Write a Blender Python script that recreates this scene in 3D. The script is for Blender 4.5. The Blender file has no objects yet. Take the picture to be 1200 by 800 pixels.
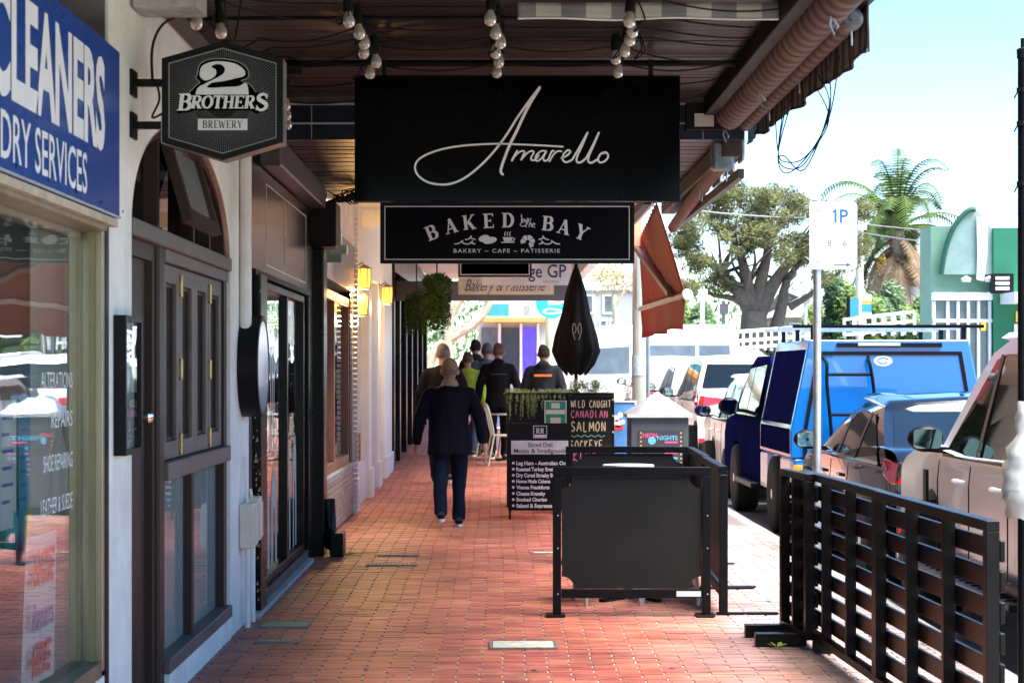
import bpy, bmesh, math, random
from mathutils import Matrix, Vector, noise as mnoise
random.seed(7)
R = math.radians
SC = bpy.context.scene
COL = SC.collection

# ---------------------------------------------------------------- camera
F, XV, YV, EYE = 2300.0, 580.0, 435.0, 1.5
cam_d = bpy.data.cameras.new('camera')
cam = bpy.data.objects.new('camera', cam_d); COL.objects.link(cam)
cam.location = (0, 0, EYE); cam.rotation_euler = (R(90), 0, 0)
cam_d.sensor_width = 36; cam_d.lens = 36 * F / 1200
cam_d.shift_x = (600 - XV) / 1200; cam_d.shift_y = (YV - 400) / 1200
cam_d.clip_start = .1; cam_d.clip_end = 3000
SC.camera = cam
cam_d.dof.use_dof = True; cam_d.dof.focus_distance = 14.0; cam_d.dof.aperture_fstop = 8
# ---------------------------------------------------------------- world and sun
w = bpy.data.worlds.new("World"); SC.world = w; w.use_nodes = True
wn = w.node_tree; wn.nodes.clear()
sky = wn.nodes.new('ShaderNodeTexSky'); sky.sky_type = 'NISHITA'; sky.sun_disc = False
SUN_EL, SUN_AZ = R(66), R(118)          # azimuth clockwise from +Y (street direction)
sky.sun_elevation = SUN_EL; sky.sun_rotation = SUN_AZ
sky.dust_density = .3; sky.air_density = 1.0; sky.ozone_density = 4.0
bg = wn.nodes.new('ShaderNodeBackground'); bg.inputs[1].default_value = .074
wo = wn.nodes.new('ShaderNodeOutputWorld')
hsv = wn.nodes.new('ShaderNodeHueSaturation'); hsv.inputs['Saturation'].default_value = 1.25; wn.links.new(sky.outputs[0], hsv.inputs['Color']); wn.links.new(hsv.outputs[0], bg.inputs[0]); wn.links.new(bg.outputs[0], wo.inputs[0])
sd = bpy.data.lights.new('sun', 'SUN'); sd.energy = 3.7; sd.angle = R(48); sd.color = (1, .95, .88)
so = bpy.data.objects.new('sun', sd); COL.objects.link(so)
dv = Vector((math.sin(SUN_AZ) * math.cos(SUN_EL), math.cos(SUN_AZ) * math.cos(SUN_EL), math.sin(SUN_EL)))
so.rotation_euler = dv.to_track_quat('Z', 'Y').to_euler(); so.location = (20, 10, 30)
SC.view_settings.view_transform = 'Standard'; SC.view_settings.look = 'None'
SC.view_settings.gamma = 1; SC.view_settings.exposure = 2.6
SC.cycles.use_denoising = True
SC.cycles.max_bounces = 8; SC.cycles.diffuse_bounces = 5; SC.cycles.glossy_bounces = 4
SC.cycles.transparent_max_bounces = 12; SC.cycles.transmission_bounces = 4
SC.cycles.caustics_reflective = False; SC.cycles.caustics_refractive = False
SC.cycles.sample_clamp_indirect = 6

# ---------------------------------------------------------------- helpers
def PX(px, Y): return (px - XV) * Y / F
def PZ(py, Y): return EYE + (YV - py) * Y / F
def G(Y): return max(0.0, .02 * (Y - 24))      # the street climbs gently farther on
WX = -1.49                                     # the shopfront line
def WY(px, X=WX): return F * X / (px - XV)

class MB:
    def __init__(s): s.v = []; s.f = []; s.c = []
    def add(s, vs, fs, col=None):
        n = len(s.v); s.v += [tuple(p) for p in vs]; s.f += [tuple(i + n for i in f) for f in fs]
        if col is not None: s.c += [col] * len(fs)
        return s
    def box(s, x0, x1, y0, y1, z0, z1, col=None):
        x0, x1 = min(x0, x1), max(x0, x1); y0, y1 = min(y0, y1), max(y0, y1); z0, z1 = min(z0, z1), max(z0, z1)
        v = [(x0, y0, z0), (x1, y0, z0), (x1, y1, z0), (x0, y1, z0), (x0, y0, z1), (x1, y0, z1), (x1, y1, z1), (x0, y1, z1)]
        return s.add(v, [(3, 2, 1, 0), (4, 5, 6, 7), (0, 1, 5, 4), (1, 2, 6, 5), (2, 3, 7, 6), (3, 0, 4, 7)], col)
    def obox(s, M, sx, sy, sz):
        h = [(-1, -1, -1), (1, -1, -1), (1, 1, -1), (-1, 1, -1), (-1, -1, 1), (1, -1, 1), (1, 1, 1), (-1, 1, 1)]
        v = [M @ Vector((a * sx / 2, b * sy / 2, c * sz / 2)) for a, b, c in h]
        return s.add(v, [(3, 2, 1, 0), (4, 5, 6, 7), (0, 1, 5, 4), (1, 2, 6, 5), (2, 3, 7, 6), (3, 0, 4, 7)])
    def bar(s, a, b, wd, th, up=(0, 0, 1)):
        a, b = Vector(a), Vector(b); d = b - a; L = d.length; d.normalize()
        u = Vector(up); sd_ = d.cross(u)
        if sd_.length < 1e-4: sd_ = d.cross(Vector((0, 1, 0)))
        sd_.normalize(); u = sd_.cross(d)
        M = Matrix.Translation((a + b) / 2) @ Matrix((sd_, d, u)).transposed().to_4x4()
        return s.obox(M, wd, L, th)
    def tube(s, pts, r, n=8, cap=True):
        pts = [Vector(p) for p in pts]; rs = r if isinstance(r, (list, tuple)) else [r] * len(pts)
        vs = []; fs = []; ref = None
        for i, p in enumerate(pts):
            d = (pts[min(i + 1, len(pts) - 1)] - pts[max(i - 1, 0)])
            if d.length < 1e-9: d = Vector((0, 0, 1))
            d.normalize()
            if ref is None: ref = Vector((0, 0, 1)) if abs(d.z) < .9 else Vector((1, 0, 0))
            a = d.cross(ref)
            if a.length < 1e-5: a = d.orthogonal()
            a.normalize(); b = d.cross(a).normalized(); ref = -b if False else a.cross(d).normalized()
            for k in range(n):
                t = 2 * math.pi * k / n
                vs.append(p + a * math.cos(t) * rs[i] + b * math.sin(t) * rs[i])
        for i in range(len(pts) - 1):
            for k in range(n):
                fs.append((i * n + k, i * n + (k + 1) % n, (i + 1) * n + (k + 1) % n, (i + 1) * n + k))
        if cap:
            fs.append(tuple(range(n))[::-1]); fs.append(tuple(range((len(pts) - 1) * n, len(pts) * n)))
        return s.add(vs, fs)
    def lathe(s, prof, c=(0, 0, 0), ax='z', n=24):
        vs = []; fs = []
        for (r, h) in prof:
            for k in range(n):
                t = 2 * math.pi * k / n; a, b = r * math.cos(t), r * math.sin(t)
                if ax == 'z': p = (c[0] + a, c[1] + b, c[2] + h)
                elif ax == 'x': p = (c[0] + h, c[1] + a, c[2] + b)
                else: p = (c[0] + a, c[1] + h, c[2] + b)
                vs.append(p)
        for i in range(len(prof) - 1):
            for k in range(n):
                fs.append((i * n + k, i * n + (k + 1) % n, (i + 1) * n + (k + 1) % n, (i + 1) * n + k))
        fs.append(tuple(range(n))[::-1]); m = (len(prof) - 1) * n; fs.append(tuple(range(m, m + n)))
        return s.add(vs, fs)
    def prism(s, poly, d0, d1, ax='x'):
        """poly in (a,b): ax x -> (y,z); ax y -> (x,z); ax z -> (x,y)"""
        n = len(poly)
        def P(a, b, d): return (d, a, b) if ax == 'x' else ((a, d, b) if ax == 'y' else (a, b, d))
        vs = [P(a, b, d0) for a, b in poly] + [P(a, b, d1) for a, b in poly]
        fs = [tuple(range(n))[::-1], tuple(range(n, 2 * n))] + [(i, (i + 1) % n, n + (i + 1) % n, n + i) for i in range(n)]
        return s.add(vs, fs)
    def ring(s, outer, inner, d0, d1, ax='x'):
        n = len(outer)
        def P(q, d): a, b = q; return (d, a, b) if ax == 'x' else ((a, d, b) if ax == 'y' else (a, b, d))
        vs = [P(q, d0) for q in outer] + [P(q, d1) for q in outer] + [P(q, d0) for q in inner] + [P(q, d1) for q in inner]
        fs = []
        for i in range(n):
            j = (i + 1) % n
            fs += [(i, j, n + j, n + i), (2 * n + i, 3 * n + i, 3 * n + j, 2 * n + j), (i, 2 * n + i, 2 * n + j, j), (n + i, n + j, 3 * n + j, 3 * n + i)]
        return s.add(vs, fs)
    def frame(s, a0, a1, b0, b1, t, d0, d1, ax='x'):
        return s.ring([(a0, b0), (a1, b0), (a1, b1), (a0, b1)], [(a0 + t, b0 + t), (a1 - t, b0 + t), (a1 - t, b1 - t), (a0 + t, b1 - t)], d0, d1, ax)
    def ribbon(s, pts, wd, M, closed=False):
        """flat ribbon in local xy mapped by M; wd number or list"""
        n = len(pts); vs = []; fs = []
        for i, p in enumerate(pts):
            a = pts[(i - 1) % n] if (i or closed) else p; b = pts[(i + 1) % n] if (i < n - 1 or closed) else p
            d = Vector((b[0] - a[0], b[1] - a[1])); d = d.normalized() if d.length > 1e-9 else Vector((1, 0))
            q = Vector((-d.y, d.x)) * ((wd[i] if isinstance(wd, (list, tuple)) else wd) / 2)
            vs += [M @ Vector((p[0] + q.x, p[1] + q.y, 0)), M @ Vector((p[0] - q.x, p[1] - q.y, 0))]
        for i in range(n if closed else n - 1):
            j = (i + 1) % n; fs.append((2 * i, 2 * i + 1, 2 * j + 1, 2 * j))
        return s.add(vs, fs)
    def flat(s, poly, M):
        return s.add([M @ Vector((a, b, 0)) for a, b in poly], [tuple(range(len(poly)))])
    def build(s, name, m, parent=None, smooth=False, bevel=0, local=False, seg=1, ang=40):
        me = bpy.data.meshes.new(name); me.from_pydata(s.v, [], s.f)
        if s.c:
            at = me.attributes.new('tone', 'FLOAT', 'FACE')
            at.data.foreach_set('value', s.c)
        me.validate(); me.update()
        if m: me.materials.append(m)
        return link(name, me, parent, smooth, bevel, local, seg, ang)

def link(name, me, parent=None, smooth=False, bevel=0, local=False, seg=1, ang=40):
    o = bpy.data.objects.new(name, me); COL.objects.link(o)
    if smooth:
        for p in me.polygons: p.use_smooth = True
        if ang < 180:
            try: me.set_sharp_from_angle(angle=R(ang))
            except Exception: pass
    if parent is not None:
        o.parent = parent
        if parent.type == 'EMPTY' and not local: o.matrix_parent_inverse = Matrix.Translation(-parent.location)
    if bevel:
        b = o.modifiers.new('bevel', 'BEVEL'); b.width = bevel; b.segments = seg; b.limit_method = 'ANGLE'; b.angle_limit = R(45)
    return o
def thing(name, label, cat, loc=(0, 0, 0), group=None):
    o = bpy.data.objects.new(name, None); COL.objects.link(o); o.location = loc; o.empty_display_size = .1
    o['label'] = label; o['category'] = cat
    if group: o['group'] = group
    return o
def tag(o, label, cat, group=None):
    o['label'] = label; o['category'] = cat
    if group: o['group'] = group
    return o
def struct(o): o['kind'] = 'structure'; return o
def stuff(o): o['kind'] = 'stuff'; return o
def copy_tree(o, parent=None):
    c = o.copy(); COL.objects.link(c)
    if parent: c.parent = parent
    for ch in [x for x in KIDS(o)]: copy_tree(ch, c)
    return c
def KIDS(o): return list(o.children)
def place(o, loc, rz=0, label=None):
    o.location = loc; o.rotation_euler = (0, 0, rz)
    if label: o['label'] = label
    return o
TMP = bpy.data.scenes.new('workbench')
def evalmesh(o, extra=()):
    for q in (o, *extra): TMP.collection.objects.link(q)
    with bpy.context.temp_override(scene=TMP, view_layer=TMP.view_layers[0]):
        dg = bpy.context.evaluated_depsgraph_get(); me = bpy.data.meshes.new_from_object(o.evaluated_get(dg))
    for q in (o, *extra): TMP.collection.objects.unlink(q)
    return me

# ---------------------------------------------------------------- materials
def srgb(h):
    h = h.lstrip('#'); c = [int(h[i:i + 2], 16) / 255 for i in (0, 2, 4)]
    return tuple(((x + .055) / 1.055) ** 2.4 if x > .04 else x / 12.92 for x in c)
MATS = {}
def mat(name, col, rough=.6, metal=0, var=.15, scale=3.0, bump=0, bscale=60, coat=0, tone=0, spec=.5, emit=0, col2=None, stretch=None, rvar=.1):
    if name in MATS: return MATS[name]
    if isinstance(col, str): col = srgb(col)
    m = bpy.data.materials.new(name); m.use_nodes = True; nt = m.node_tree; N = nt.nodes; L = nt.links
    b = N['Principled BSDF']; b.inputs['Metallic'].default_value = metal
    if sum(col) < .09 and not coat and metal < .25 and 'glass' not in name: spec *= .3
    b.inputs['Specular IOR Level'].default_value = spec
    if coat: b.inputs['Coat Weight'].default_value = coat; b.inputs['Coat Roughness'].default_value = .03
    tc = N.new('ShaderNodeTexCoord'); src = tc.outputs['Object']
    if stretch:
        mp = N.new('ShaderNodeMapping'); mp.inputs['Scale'].default_value = stretch; L.new(src, mp.inputs[0]); src = mp.outputs[0]
    nz = N.new('ShaderNodeTexNoise'); nz.inputs['Scale'].default_value = scale; nz.inputs['Detail'].default_value = 6; nz.inputs['Roughness'].default_value = .65
    L.new(src, nz.inputs['Vector'])
    rp = N.new('ShaderNodeValToRGB'); rp.color_ramp.elements[0].position = .32; rp.color_ramp.elements[1].position = .68
    c2 = col2 if col2 is not None else tuple(min(1, x * (1 + var)) for x in col)
    if isinstance(c2, str): c2 = srgb(c2)
    c1 = col if col2 is not None else tuple(x * (1 - var) for x in col)
    rp.color_ramp.elements[0].color = (*c1, 1); rp.color_ramp.elements[1].color = (*c2, 1)
    L.new(nz.outputs['Fac'], rp.inputs[0]); out = rp.outputs[0]
    if tone:
        at = N.new('ShaderNodeAttribute'); at.attribute_name = 'tone'
        hs = N.new('ShaderNodeHueSaturation'); L.new(out, hs.inputs['Color'])
        ma = N.new('ShaderNodeMath'); ma.operation = 'MULTIPLY_ADD'; ma.inputs[1].default_value = tone * 2; ma.inputs[2].default_value = 1 - tone
        L.new(at.outputs['Fac'], ma.inputs[0]); L.new(ma.outputs[0], hs.inputs['Value'])
        m2 = N.new('ShaderNodeMath'); m2.operation = 'MULTIPLY_ADD'; m2.inputs[1].default_value = .03; m2.inputs[2].default_value = .488
        L.new(at.outputs['Fac'], m2.inputs[0]); L.new(m2.outputs[0], hs.inputs['Hue']); out = hs.outputs[0]
    L.new(out, b.inputs['Base Color'])
    rr = N.new('ShaderNodeMapRange'); rr.inputs['To Min'].default_value = max(.02, rough - rvar * rough); rr.inputs['To Max'].default_value = min(1, rough + rvar * rough)
    L.new(nz.outputs['Fac'], rr.inputs[0]); L.new(rr.outputs[0], b.inputs['Roughness'])
    if bump:
        n2 = N.new('ShaderNodeTexNoise'); n2.inputs['Scale'].default_value = bscale; n2.inputs['Detail'].default_value = 4
        L.new(src, n2.inputs['Vector'])
        bp = N.new('ShaderNodeBump'); bp.inputs['Strength'].default_value = 1; bp.inputs['Distance'].default_value = bump
        L.new(n2.outputs['Fac'], bp.inputs['Height']); L.new(bp.outputs[0], b.inputs['Normal'])
    if emit:
        b.inputs['Emission Strength'].default_value = emit; L.new(out, b.inputs['Emission Color'])
    MATS[name] = m; return m
def stripes(name, ca, cb, period, axis='x', rough=.8, bump=0, duty=.5, off=0):
    ca, cb = (srgb(c) if isinstance(c, str) else c for c in (ca, cb))
    m = bpy.data.materials.new(name); m.use_nodes = True; N = m.node_tree.nodes; L = m.node_tree.links; b = N['Principled BSDF']
    tc = N.new('ShaderNodeTexCoord'); sx = N.new('ShaderNodeSeparateXYZ'); L.new(tc.outputs['Object'], sx.inputs[0])
    a = N.new('ShaderNodeMath'); a.operation = 'MULTIPLY_ADD'; a.inputs[1].default_value = 1 / period; a.inputs[2].default_value = off + 100; L.new(sx.outputs['xyz'.index(axis)], a.inputs[0])
    f = N.new('ShaderNodeMath'); f.operation = 'FRACT'; L.new(a.outputs[0], f.inputs[0])
    g = N.new('ShaderNodeMath'); g.operation = 'GREATER_THAN'; g.inputs[1].default_value = duty; L.new(f.outputs[0], g.inputs[0])
    nz = N.new('ShaderNodeTexNoise'); nz.inputs['Scale'].default_value = 4; nz.inputs['Detail'].default_value = 5; L.new(tc.outputs['Object'], nz.inputs[0])
    mx = N.new('ShaderNodeMix'); mx.data_type = 'RGBA'; mx.inputs[6].default_value = (*ca, 1); mx.inputs[7].default_value = (*cb, 1); L.new(g.outputs[0], mx.inputs[0])
    mr = N.new('ShaderNodeMapRange'); mr.inputs[3].default_value = .7; mr.inputs[4].default_value = 1.2; L.new(nz.outputs[0], mr.inputs[0])
    vm = N.new('ShaderNodeVectorMath'); vm.operation = 'SCALE'; L.new(mx.outputs[2], vm.inputs[0]); L.new(mr.outputs[0], vm.inputs[3])
    L.new(vm.outputs[0], b.inputs['Base Color']); b.inputs['Roughness'].default_value = rough
    MATS[name] = m; return m
def glassmat(name, tint=(.75, .8, .8), ior=1.55, rough=.0, body=None, bodyfac=0):
    m = bpy.data.materials.new(name); m.use_nodes = True; N = m.node_tree.nodes; L = m.node_tree.links
    N.remove(N['Principled BSDF']); out = N['Material Output']
    tr = N.new('ShaderNodeBsdfTransparent'); tr.inputs[0].default_value = (*tint, 1)
    gl = N.new('ShaderNodeBsdfGlossy'); gl.inputs['Roughness'].default_value = rough; gl.inputs[0].default_value = (.95, .97, 1, 1)
    fr = N.new('ShaderNodeFresnel'); 
    ge = N.new('ShaderNodeNewGeometry'); mi = N.new('ShaderNodeMapRange'); mi.inputs[3].default_value = ior; mi.inputs[4].default_value = 1 / ior
    L.new(ge.outputs['Backfacing'], mi.inputs[0]); L.new(mi.outputs[0], fr.inputs[0])
    tc = N.new('ShaderNodeTexCoord'); nz = N.new('ShaderNodeTexNoise'); nz.inputs['Scale'].default_value = 1.3; L.new(tc.outputs['Object'], nz.inputs[0])
    bp = N.new('ShaderNodeBump'); bp.inputs['Strength'].default_value = .25; bp.inputs['Distance'].default_value = .01; L.new(nz.outputs[0], bp.inputs['Height'])
    L.new(bp.outputs[0], gl.inputs['Normal'])
    base = tr.outputs[0]
    if body:
        df = N.new('ShaderNodeBsdfDiffuse'); df.inputs[0].default_value = (*body, 1)
        m0 = N.new('ShaderNodeMixShader'); m0.inputs[0].default_value = bodyfac; L.new(tr.outputs[0], m0.inputs[1]); L.new(df.outputs[0], m0.inputs[2]); base = m0.outputs[0]
    mx = N.new('ShaderNodeMixShader'); L.new(fr.outputs[0], mx.inputs[0]); L.new(base, mx.inputs[1]); L.new(gl.outputs[0], mx.inputs[2])
    L.new(mx.outputs[0], out.inputs[0]); MATS[name] = m; return m

M_GLASS = glassmat('window_glass', (.88, .91, .90), 1.5)
M_DGLASS = glassmat('dark_glass', (.12, .13, .14), 1.7)
M_PALEGLASS = glassmat('pale_film_glass', (.6, .7, .66), 1.5, body=(.34, .42, .39), bodyfac=.75)
M_CARGLASS = mat('car_glass', (.006, .009, .010), .03, 0, .1, spec=.5)
M_BLACK = mat('black_paint', (.006, .006, .0065), .42, 0, .25, 5, .0006, 90)
M_BLACKM = mat('black_powder_steel', (.006, .0065, .0075), .45, .1, .2, 8, .0004, 140, spec=.3)
M_BLACKS = mat('gloss_black_sign', (.0015, .0015, .0022), .10, 0, .2, 2, spec=.22)
M_SIGNDK = mat('dark_plum_sign_face', (.0035, .0026, .0055), .30, 0, .15, 2, spec=.15)
M_WHITE = mat('white_sign_paint', (.74, .74, .74), .5, 0, .04, 8)
M_OFFWHITE = mat('off_white_letter', (.66, .67, .64), .5, 0, .08, 8)
M_PLASTER = mat('white_rough_plaster', (.64, .64, .58), .85, 0, .12, 3.2, .006, 38, col2=(.84, .86, .80))
M_BROWN = mat('dark_brown_timber', (.040, .026, .020), .42, 0, .35, 6, .0008, 40, stretch=(1, 1, .2))
M_BROWN2 = mat('weathered_brown_timber', (.10, .078, .068), .5, 0, .3, 9, .0008, 50, stretch=(1, .3, .6))
M_CEIL = mat('brown_ceiling_board', (.026, .017, .0175), .42, 0, .35, 3, .0008, 60, tone=.3, stretch=(.4, 3, 3))
M_STEEL = mat('navy_steel_beam', (.014, .020, .032), .38, .2, .4, 3, .001, 40)
M_GALV = mat('galvanised_steel', (.42, .44, .45), .42, .7, .15, 12)
M_CHROME = mat('polished_metal', (.7, .7, .7), .15, 1, .1, 8)
M_BRASS = mat('worn_brass', (.28, .2, .1), .35, .9, .3, 20)
M_RUBBER = mat('tyre_rubber', (.018, .018, .018), .75, 0, .2, 20, .001, 120)
M_RED = mat('red_lamp', (.55, .01, .015), .12, 0, .2, 12, coat=1)
M_ALU = mat('aluminium_bronze_frame', (.24, .20, .13), .35, .5, .3, 10, stretch=(1, 1, .1))
M_CABLE = mat('black_cable', (.010, .010, .010), .5, 0, .2)
M_GREYP = mat('grey_paint', (.30, .31, .32), .5, 0, .15, 4)
M_CONC = mat('concrete', (.42, .40, .37), .85, 0, .2, 3, .002, 60)
M_SOFF = mat('white_soffit', (.70, .71, .67), .7, 0, .1, 2, .001, 30)

# ---------------------------------------------------------------- lettering
def TXT(body, M, m, parent, w=None, h=.1, name='lettering', off=0, align='CENTER', shear=0, sp=1, depth=.0008):
    cu = bpy.data.curves.new('t', 'FONT'); cu.body = body; cu.size = 1; cu.offset = off; cu.shear = shear; cu.space_character = sp
    cu.resolution_u = 3
    o = bpy.data.objects.new('t', cu); COL.objects.link(o)
    me = evalmesh(o); COL.objects.unlink(o); bpy.data.objects.remove(o)
    xs = [v.co.x for v in me.vertices]; ys = [v.co.y for v in me.vertices]
    x0, x1, y0, y1 = min(xs), max(xs), min(ys), max(ys)
    if any(c in 'gjpqy,;' for c in body) or not any(c.isupper() or c.isdigit() for c in body): y0, y1 = 0, .729
    sy = h / (y1 - y0); sx = (w / (x1 - x0)) if w else sy
    ox = {'CENTER': (x0 + x1) / 2, 'LEFT': x0, 'RIGHT': x1}[align]
    for v in me.vertices: v.co = M @ Vector(((v.co.x - ox) * sx, (v.co.y - y0) * sy, 0))
    me.materials.clear(); me.materials.append(m); me.update()
    return link(name, me, parent)
def MF(x, y, z, rot=0):      # sign plane facing the camera (-Y); local x -> +X, y -> +Z
    return Matrix.Translation((x, y, z)) @ Matrix(((1, 0, 0, 0), (0, 0, -1, 0), (0, 1, 0, 0), (0, 0, 0, 1))) @ Matrix.Rotation(rot, 4, 'Z')
def ML(x, y, z, rot=0):      # plane on the left wall facing +X; local x -> +Y, y -> +Z
    return Matrix.Translation((x, y, z)) @ Matrix(((0, 0, 1, 0), (1, 0, 0, 0), (0, 1, 0, 0), (0, 0, 0, 1))) @ Matrix.Rotation(rot, 4, 'Z')
def cr(pts, n=8, closed=False):
    out = []; N = len(pts)
    rng = range(N) if closed else range(N - 1)
    for i in rng:
        g = lambda k: Vector(pts[k % N] if closed else pts[max(0, min(N - 1, k))])
        p0, p1, p2, p3 = g(i - 1), g(i), g(i + 1), g(i + 2)
        for k in range(n):
            t = k / n
            out.append(tuple(.5 * ((2 * p1) + (p2 - p0) * t + (2 * p0 - 5 * p1 + 4 * p2 - p3) * t * t + (3 * p1 - p0 - 3 * p2 + p3) * t ** 3)))
    if not closed: out.append(tuple(pts[-1]))
    return out
TK, TN = .19, .075
def arc(cx, cy, rx, ry, a0, a1, n=14): return [(cx + rx * math.cos(R(a0 + (a1 - a0) * i / n)), cy + ry * math.sin(R(a0 + (a1 - a0) * i / n))) for i in range(n + 1)]
def bowl(cx, cy, rx, ry, a0=90, a1=-90):
    p = arc(cx, cy, rx, ry, a0, a1); return p, [TN + (TK - TN) * abs(math.cos(R(a0 + (a1 - a0) * i / 14))) for i in range(15)]
def serif_letter(ch):
    S = []                      # (points, width)
    def stem(x, t=TK): S.append(([(x, 0), (x, 1)], t))
    def ser(x, y, w_=.36): S.append(([(x - w_ / 2, y), (x + w_ / 2, y)], .055))
    if ch in 'BDPRKEH':
        stem(.2); ser(.17, .027, .34); ser(.17, .973, .34)
    if ch == 'B':
        S.append(([(.2, .963), (.42, .963)], TN)); S.append(bowl(.42, .745, .22, .218)); S.append(([(.2, .527), (.42, .527)], TN))
        S.append(bowl(.44, .282, .26, .245)); S.append(([(.2, .037), (.44, .037)], TN)); W = .82
    elif ch == 'D':
        S.append(([(.2, .963), (.38, .963)], TN)); S.append(bowl(.38, .5, .36, .463)); S.append(([(.2, .037), (.38, .037)], TN)); W = .88
    elif ch == 'P' or ch == 'R':
        S.append(([(.2, .963), (.42, .963)], TN)); S.append(bowl(.42, .73, .22, .233)); S.append(([(.2, .497), (.42, .497)], TN)); W = .76
        if ch == 'R': S.append(([(.40, .5), (.68, 0)], TK)); ser(.72, .027, .24); W = .86
    elif ch == 'K':
        S.append(([(.25, .38), (.72, .96)], TN)); S.append(([(.38, .55), (.74, 0)], TK)); ser(.72, .973, .3); ser(.74, .027, .34); W = .92
    elif ch == 'E':
        for y, l in ((.963, .68), (.5, .52), (.037, .70)): S.append(([(.2, y), (l, y)], TN))
        S.append(([(.67, .78), (.67, 1)], .06)); S.append(([(.69, 0), (.69, .24)], .06)); S.append(([(.52, .38), (.52, .62)], .05)); W = .80
    elif ch == 'A':
        S.append(([(.12, 0), (.42, 1)], TN)); S.append(([(.40, 1), (.72, 0)], TK)); S.append(([(.2, .3), (.6, .3)], TN)); ser(.12, .027, .28); ser(.72, .027, .34); W = .88
    elif ch == 'Y':
        S.append(([(.1, 1), (.42, .45)], TK)); S.append(([(.74, 1), (.44, .45)], TN)); S.append(([(.42, 0), (.42, .5)], TK)); ser(.42, .027); ser(.12, .973, .34); ser(.74, .973, .28); W = .86
    elif ch == 'O':
        p = arc(.42, .5, .33, .463, 0, 360, 28); S.append((p, [TN + (TK - TN) * abs(math.cos(R(360 * i / 28))) for i in range(29)])); W = .86
    elif ch == 'T':
        stem(.4); ser(.4, .027); S.append(([(.05, .963), (.75, .963)], TN + .02)); S.append(([(.07, .76), (.07, 1)], .06)); S.append(([(.73, .76), (.73, 1)], .06)); W = .82
    elif ch == 'H':
        stem(.68); ser(.66, .027, .34); ser(.66, .973, .34); S.append(([(.2, .5), (.68, .5)], TN)); W = .92
    elif ch == 'W':
        S.append(([(.05, 1), (.28, 0)], TK)); S.append(([(.28, 0), (.5, .8)], TN)); S.append(([(.48, .9), (.72, 0)], TK)); S.append(([(.72, 0), (.95, 1)], TN)); ser(.08, .973, .3); ser(.92, .973, .26); W = 1.05
    elif ch == 'S':
        p = cr([(.62, .8), (.5, .95), (.32, .95), (.17, .83), (.2, .66), (.4, .53), (.6, .4), (.65, .2), (.5, .05), (.28, .04), (.13, .2)], 4)
        S.append((p, [TN + (TK - TN) * math.sin(math.pi * i / (len(p) - 1)) for i in range(len(p))])); S.append(([(.63, .7), (.63, .98)], .06)); S.append(([(.12, .02), (.12, .3)], .06)); W = .76
    else: W = .5
    return S, W
def serif_into(mb, ch, M, h, fat=1):
    S, W = serif_letter(ch)
    for k, (p, wd) in enumerate(S):
        q = [(a * h, b * h) for a, b in p]
        ww = [x * h * fat for x in wd] if isinstance(wd, (list, tuple)) else wd * h * fat
        mb.ribbon(q, ww, M @ Matrix.Translation((0, 0, .0001 * k)))
    return W
def serif_text(s, M, h, wtot=None, fat=1, caps1=1.0):
    mb = MB(); Ws = [serif_letter(c)[1] for c in s]; sp = 1.04
    tot = sum(Ws) * sp * h; kx = (wtot / tot) if wtot else 1; x = -tot / 2
    for c, W in zip(s, Ws):
        serif_into(mb, c, M @ Matrix.Diagonal((kx, 1, 1, 1)) @ Matrix.Translation((x, 0, 0)), h, fat); x += W * sp * h
    return mb
# ================================================================ SETTING
M_ROAD = mat('asphalt', (.085, .085, .09), .85, 0, .25, 1.5, .004, 90, col2=(.15, .15, .155))
M_LAND = mat('far_ground', (.16, .15, .11), .9, 0, .3, .2)
def strip(mb, x0, x1, ys, dz, f=G):
    for a, b in zip(ys[:-1], ys[1:]):
        mb.add([(x0, a, f(a) + dz), (x1, a, f(a) + dz), (x1, b, f(b) + dz), (x0, b, f(b) + dz)], [(0, 1, 2, 3)])
YS = [-12, 0, 24] + [24 + 4 * i for i in range(1, 12)]
GE = lambda Y: G(min(Y, 68))
mb = MB(); strip(mb, -700, 700, [-80, -12, 24, 68, 1500], -.40, GE); struct(mb.build('ground', M_LAND))
mb = MB(); strip(mb, 2.745, 11.5, YS + [200], -.13, GE); struct(mb.build('road', M_ROAD))
mb = MB(); strip(mb, -8, 2.44, YS + [90], -.007, GE)
M_SAND = mat('pale_joint_sand', (.40, .36, .31), .95, 0, .3, 8)
pv = struct(mb.build('footpath', M_SAND))
mb = MB()
for a, b in zip(YS[:-1], YS[1:]):
    n = max(1, int((b - a) / 2))
    for k in range(n):
        y0 = a + (b - a) * k / n + .006; y1 = a + (b - a) * (k + 1) / n - .006
        za, zb = G(y0), G(y1)
        mb.add([(2.45, y0, za - .3), (2.60, y0, za - .3), (2.60, y1, zb - .3), (2.45, y1, zb - .3), (2.45, y0, za + .004), (2.585, y0, za + .004), (2.585, y1, zb + .004), (2.45, y1, zb + .004)],
               [(3, 2, 1, 0), (4, 5, 6, 7), (0, 1, 5, 4), (1, 2, 6, 5), (2, 3, 7, 6), (3, 0, 4, 7)])
struct(mb.build('kerb', M_CONC, bevel=.012))
mb = MB(); strip(mb, 2.60, 2.75, YS, -.122); struct(mb.build('gutter', mat('gutter_concrete', (.30, .29, .27), .85, 0, .3, 3, .002, 60)))
# far side footpath
mb = MB()
for a, b in zip(YS[:-1], YS[1:]):
    mb.add([(11.5, a, G(a) - .3), (16, a, G(a) - .3), (16, b, G(b) - .3), (11.5, b, G(b) - .3), (11.5, a, G(a)), (16, a, G(a)), (16, b, G(b)), (11.5, b, G(b))],
           [(3, 2, 1, 0), (4, 5, 6, 7), (0, 1, 5, 4), (1, 2, 6, 5), (2, 3, 7, 6), (3, 0, 4, 7)])
struct(mb.build('far_footpath', M_CONC))
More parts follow.
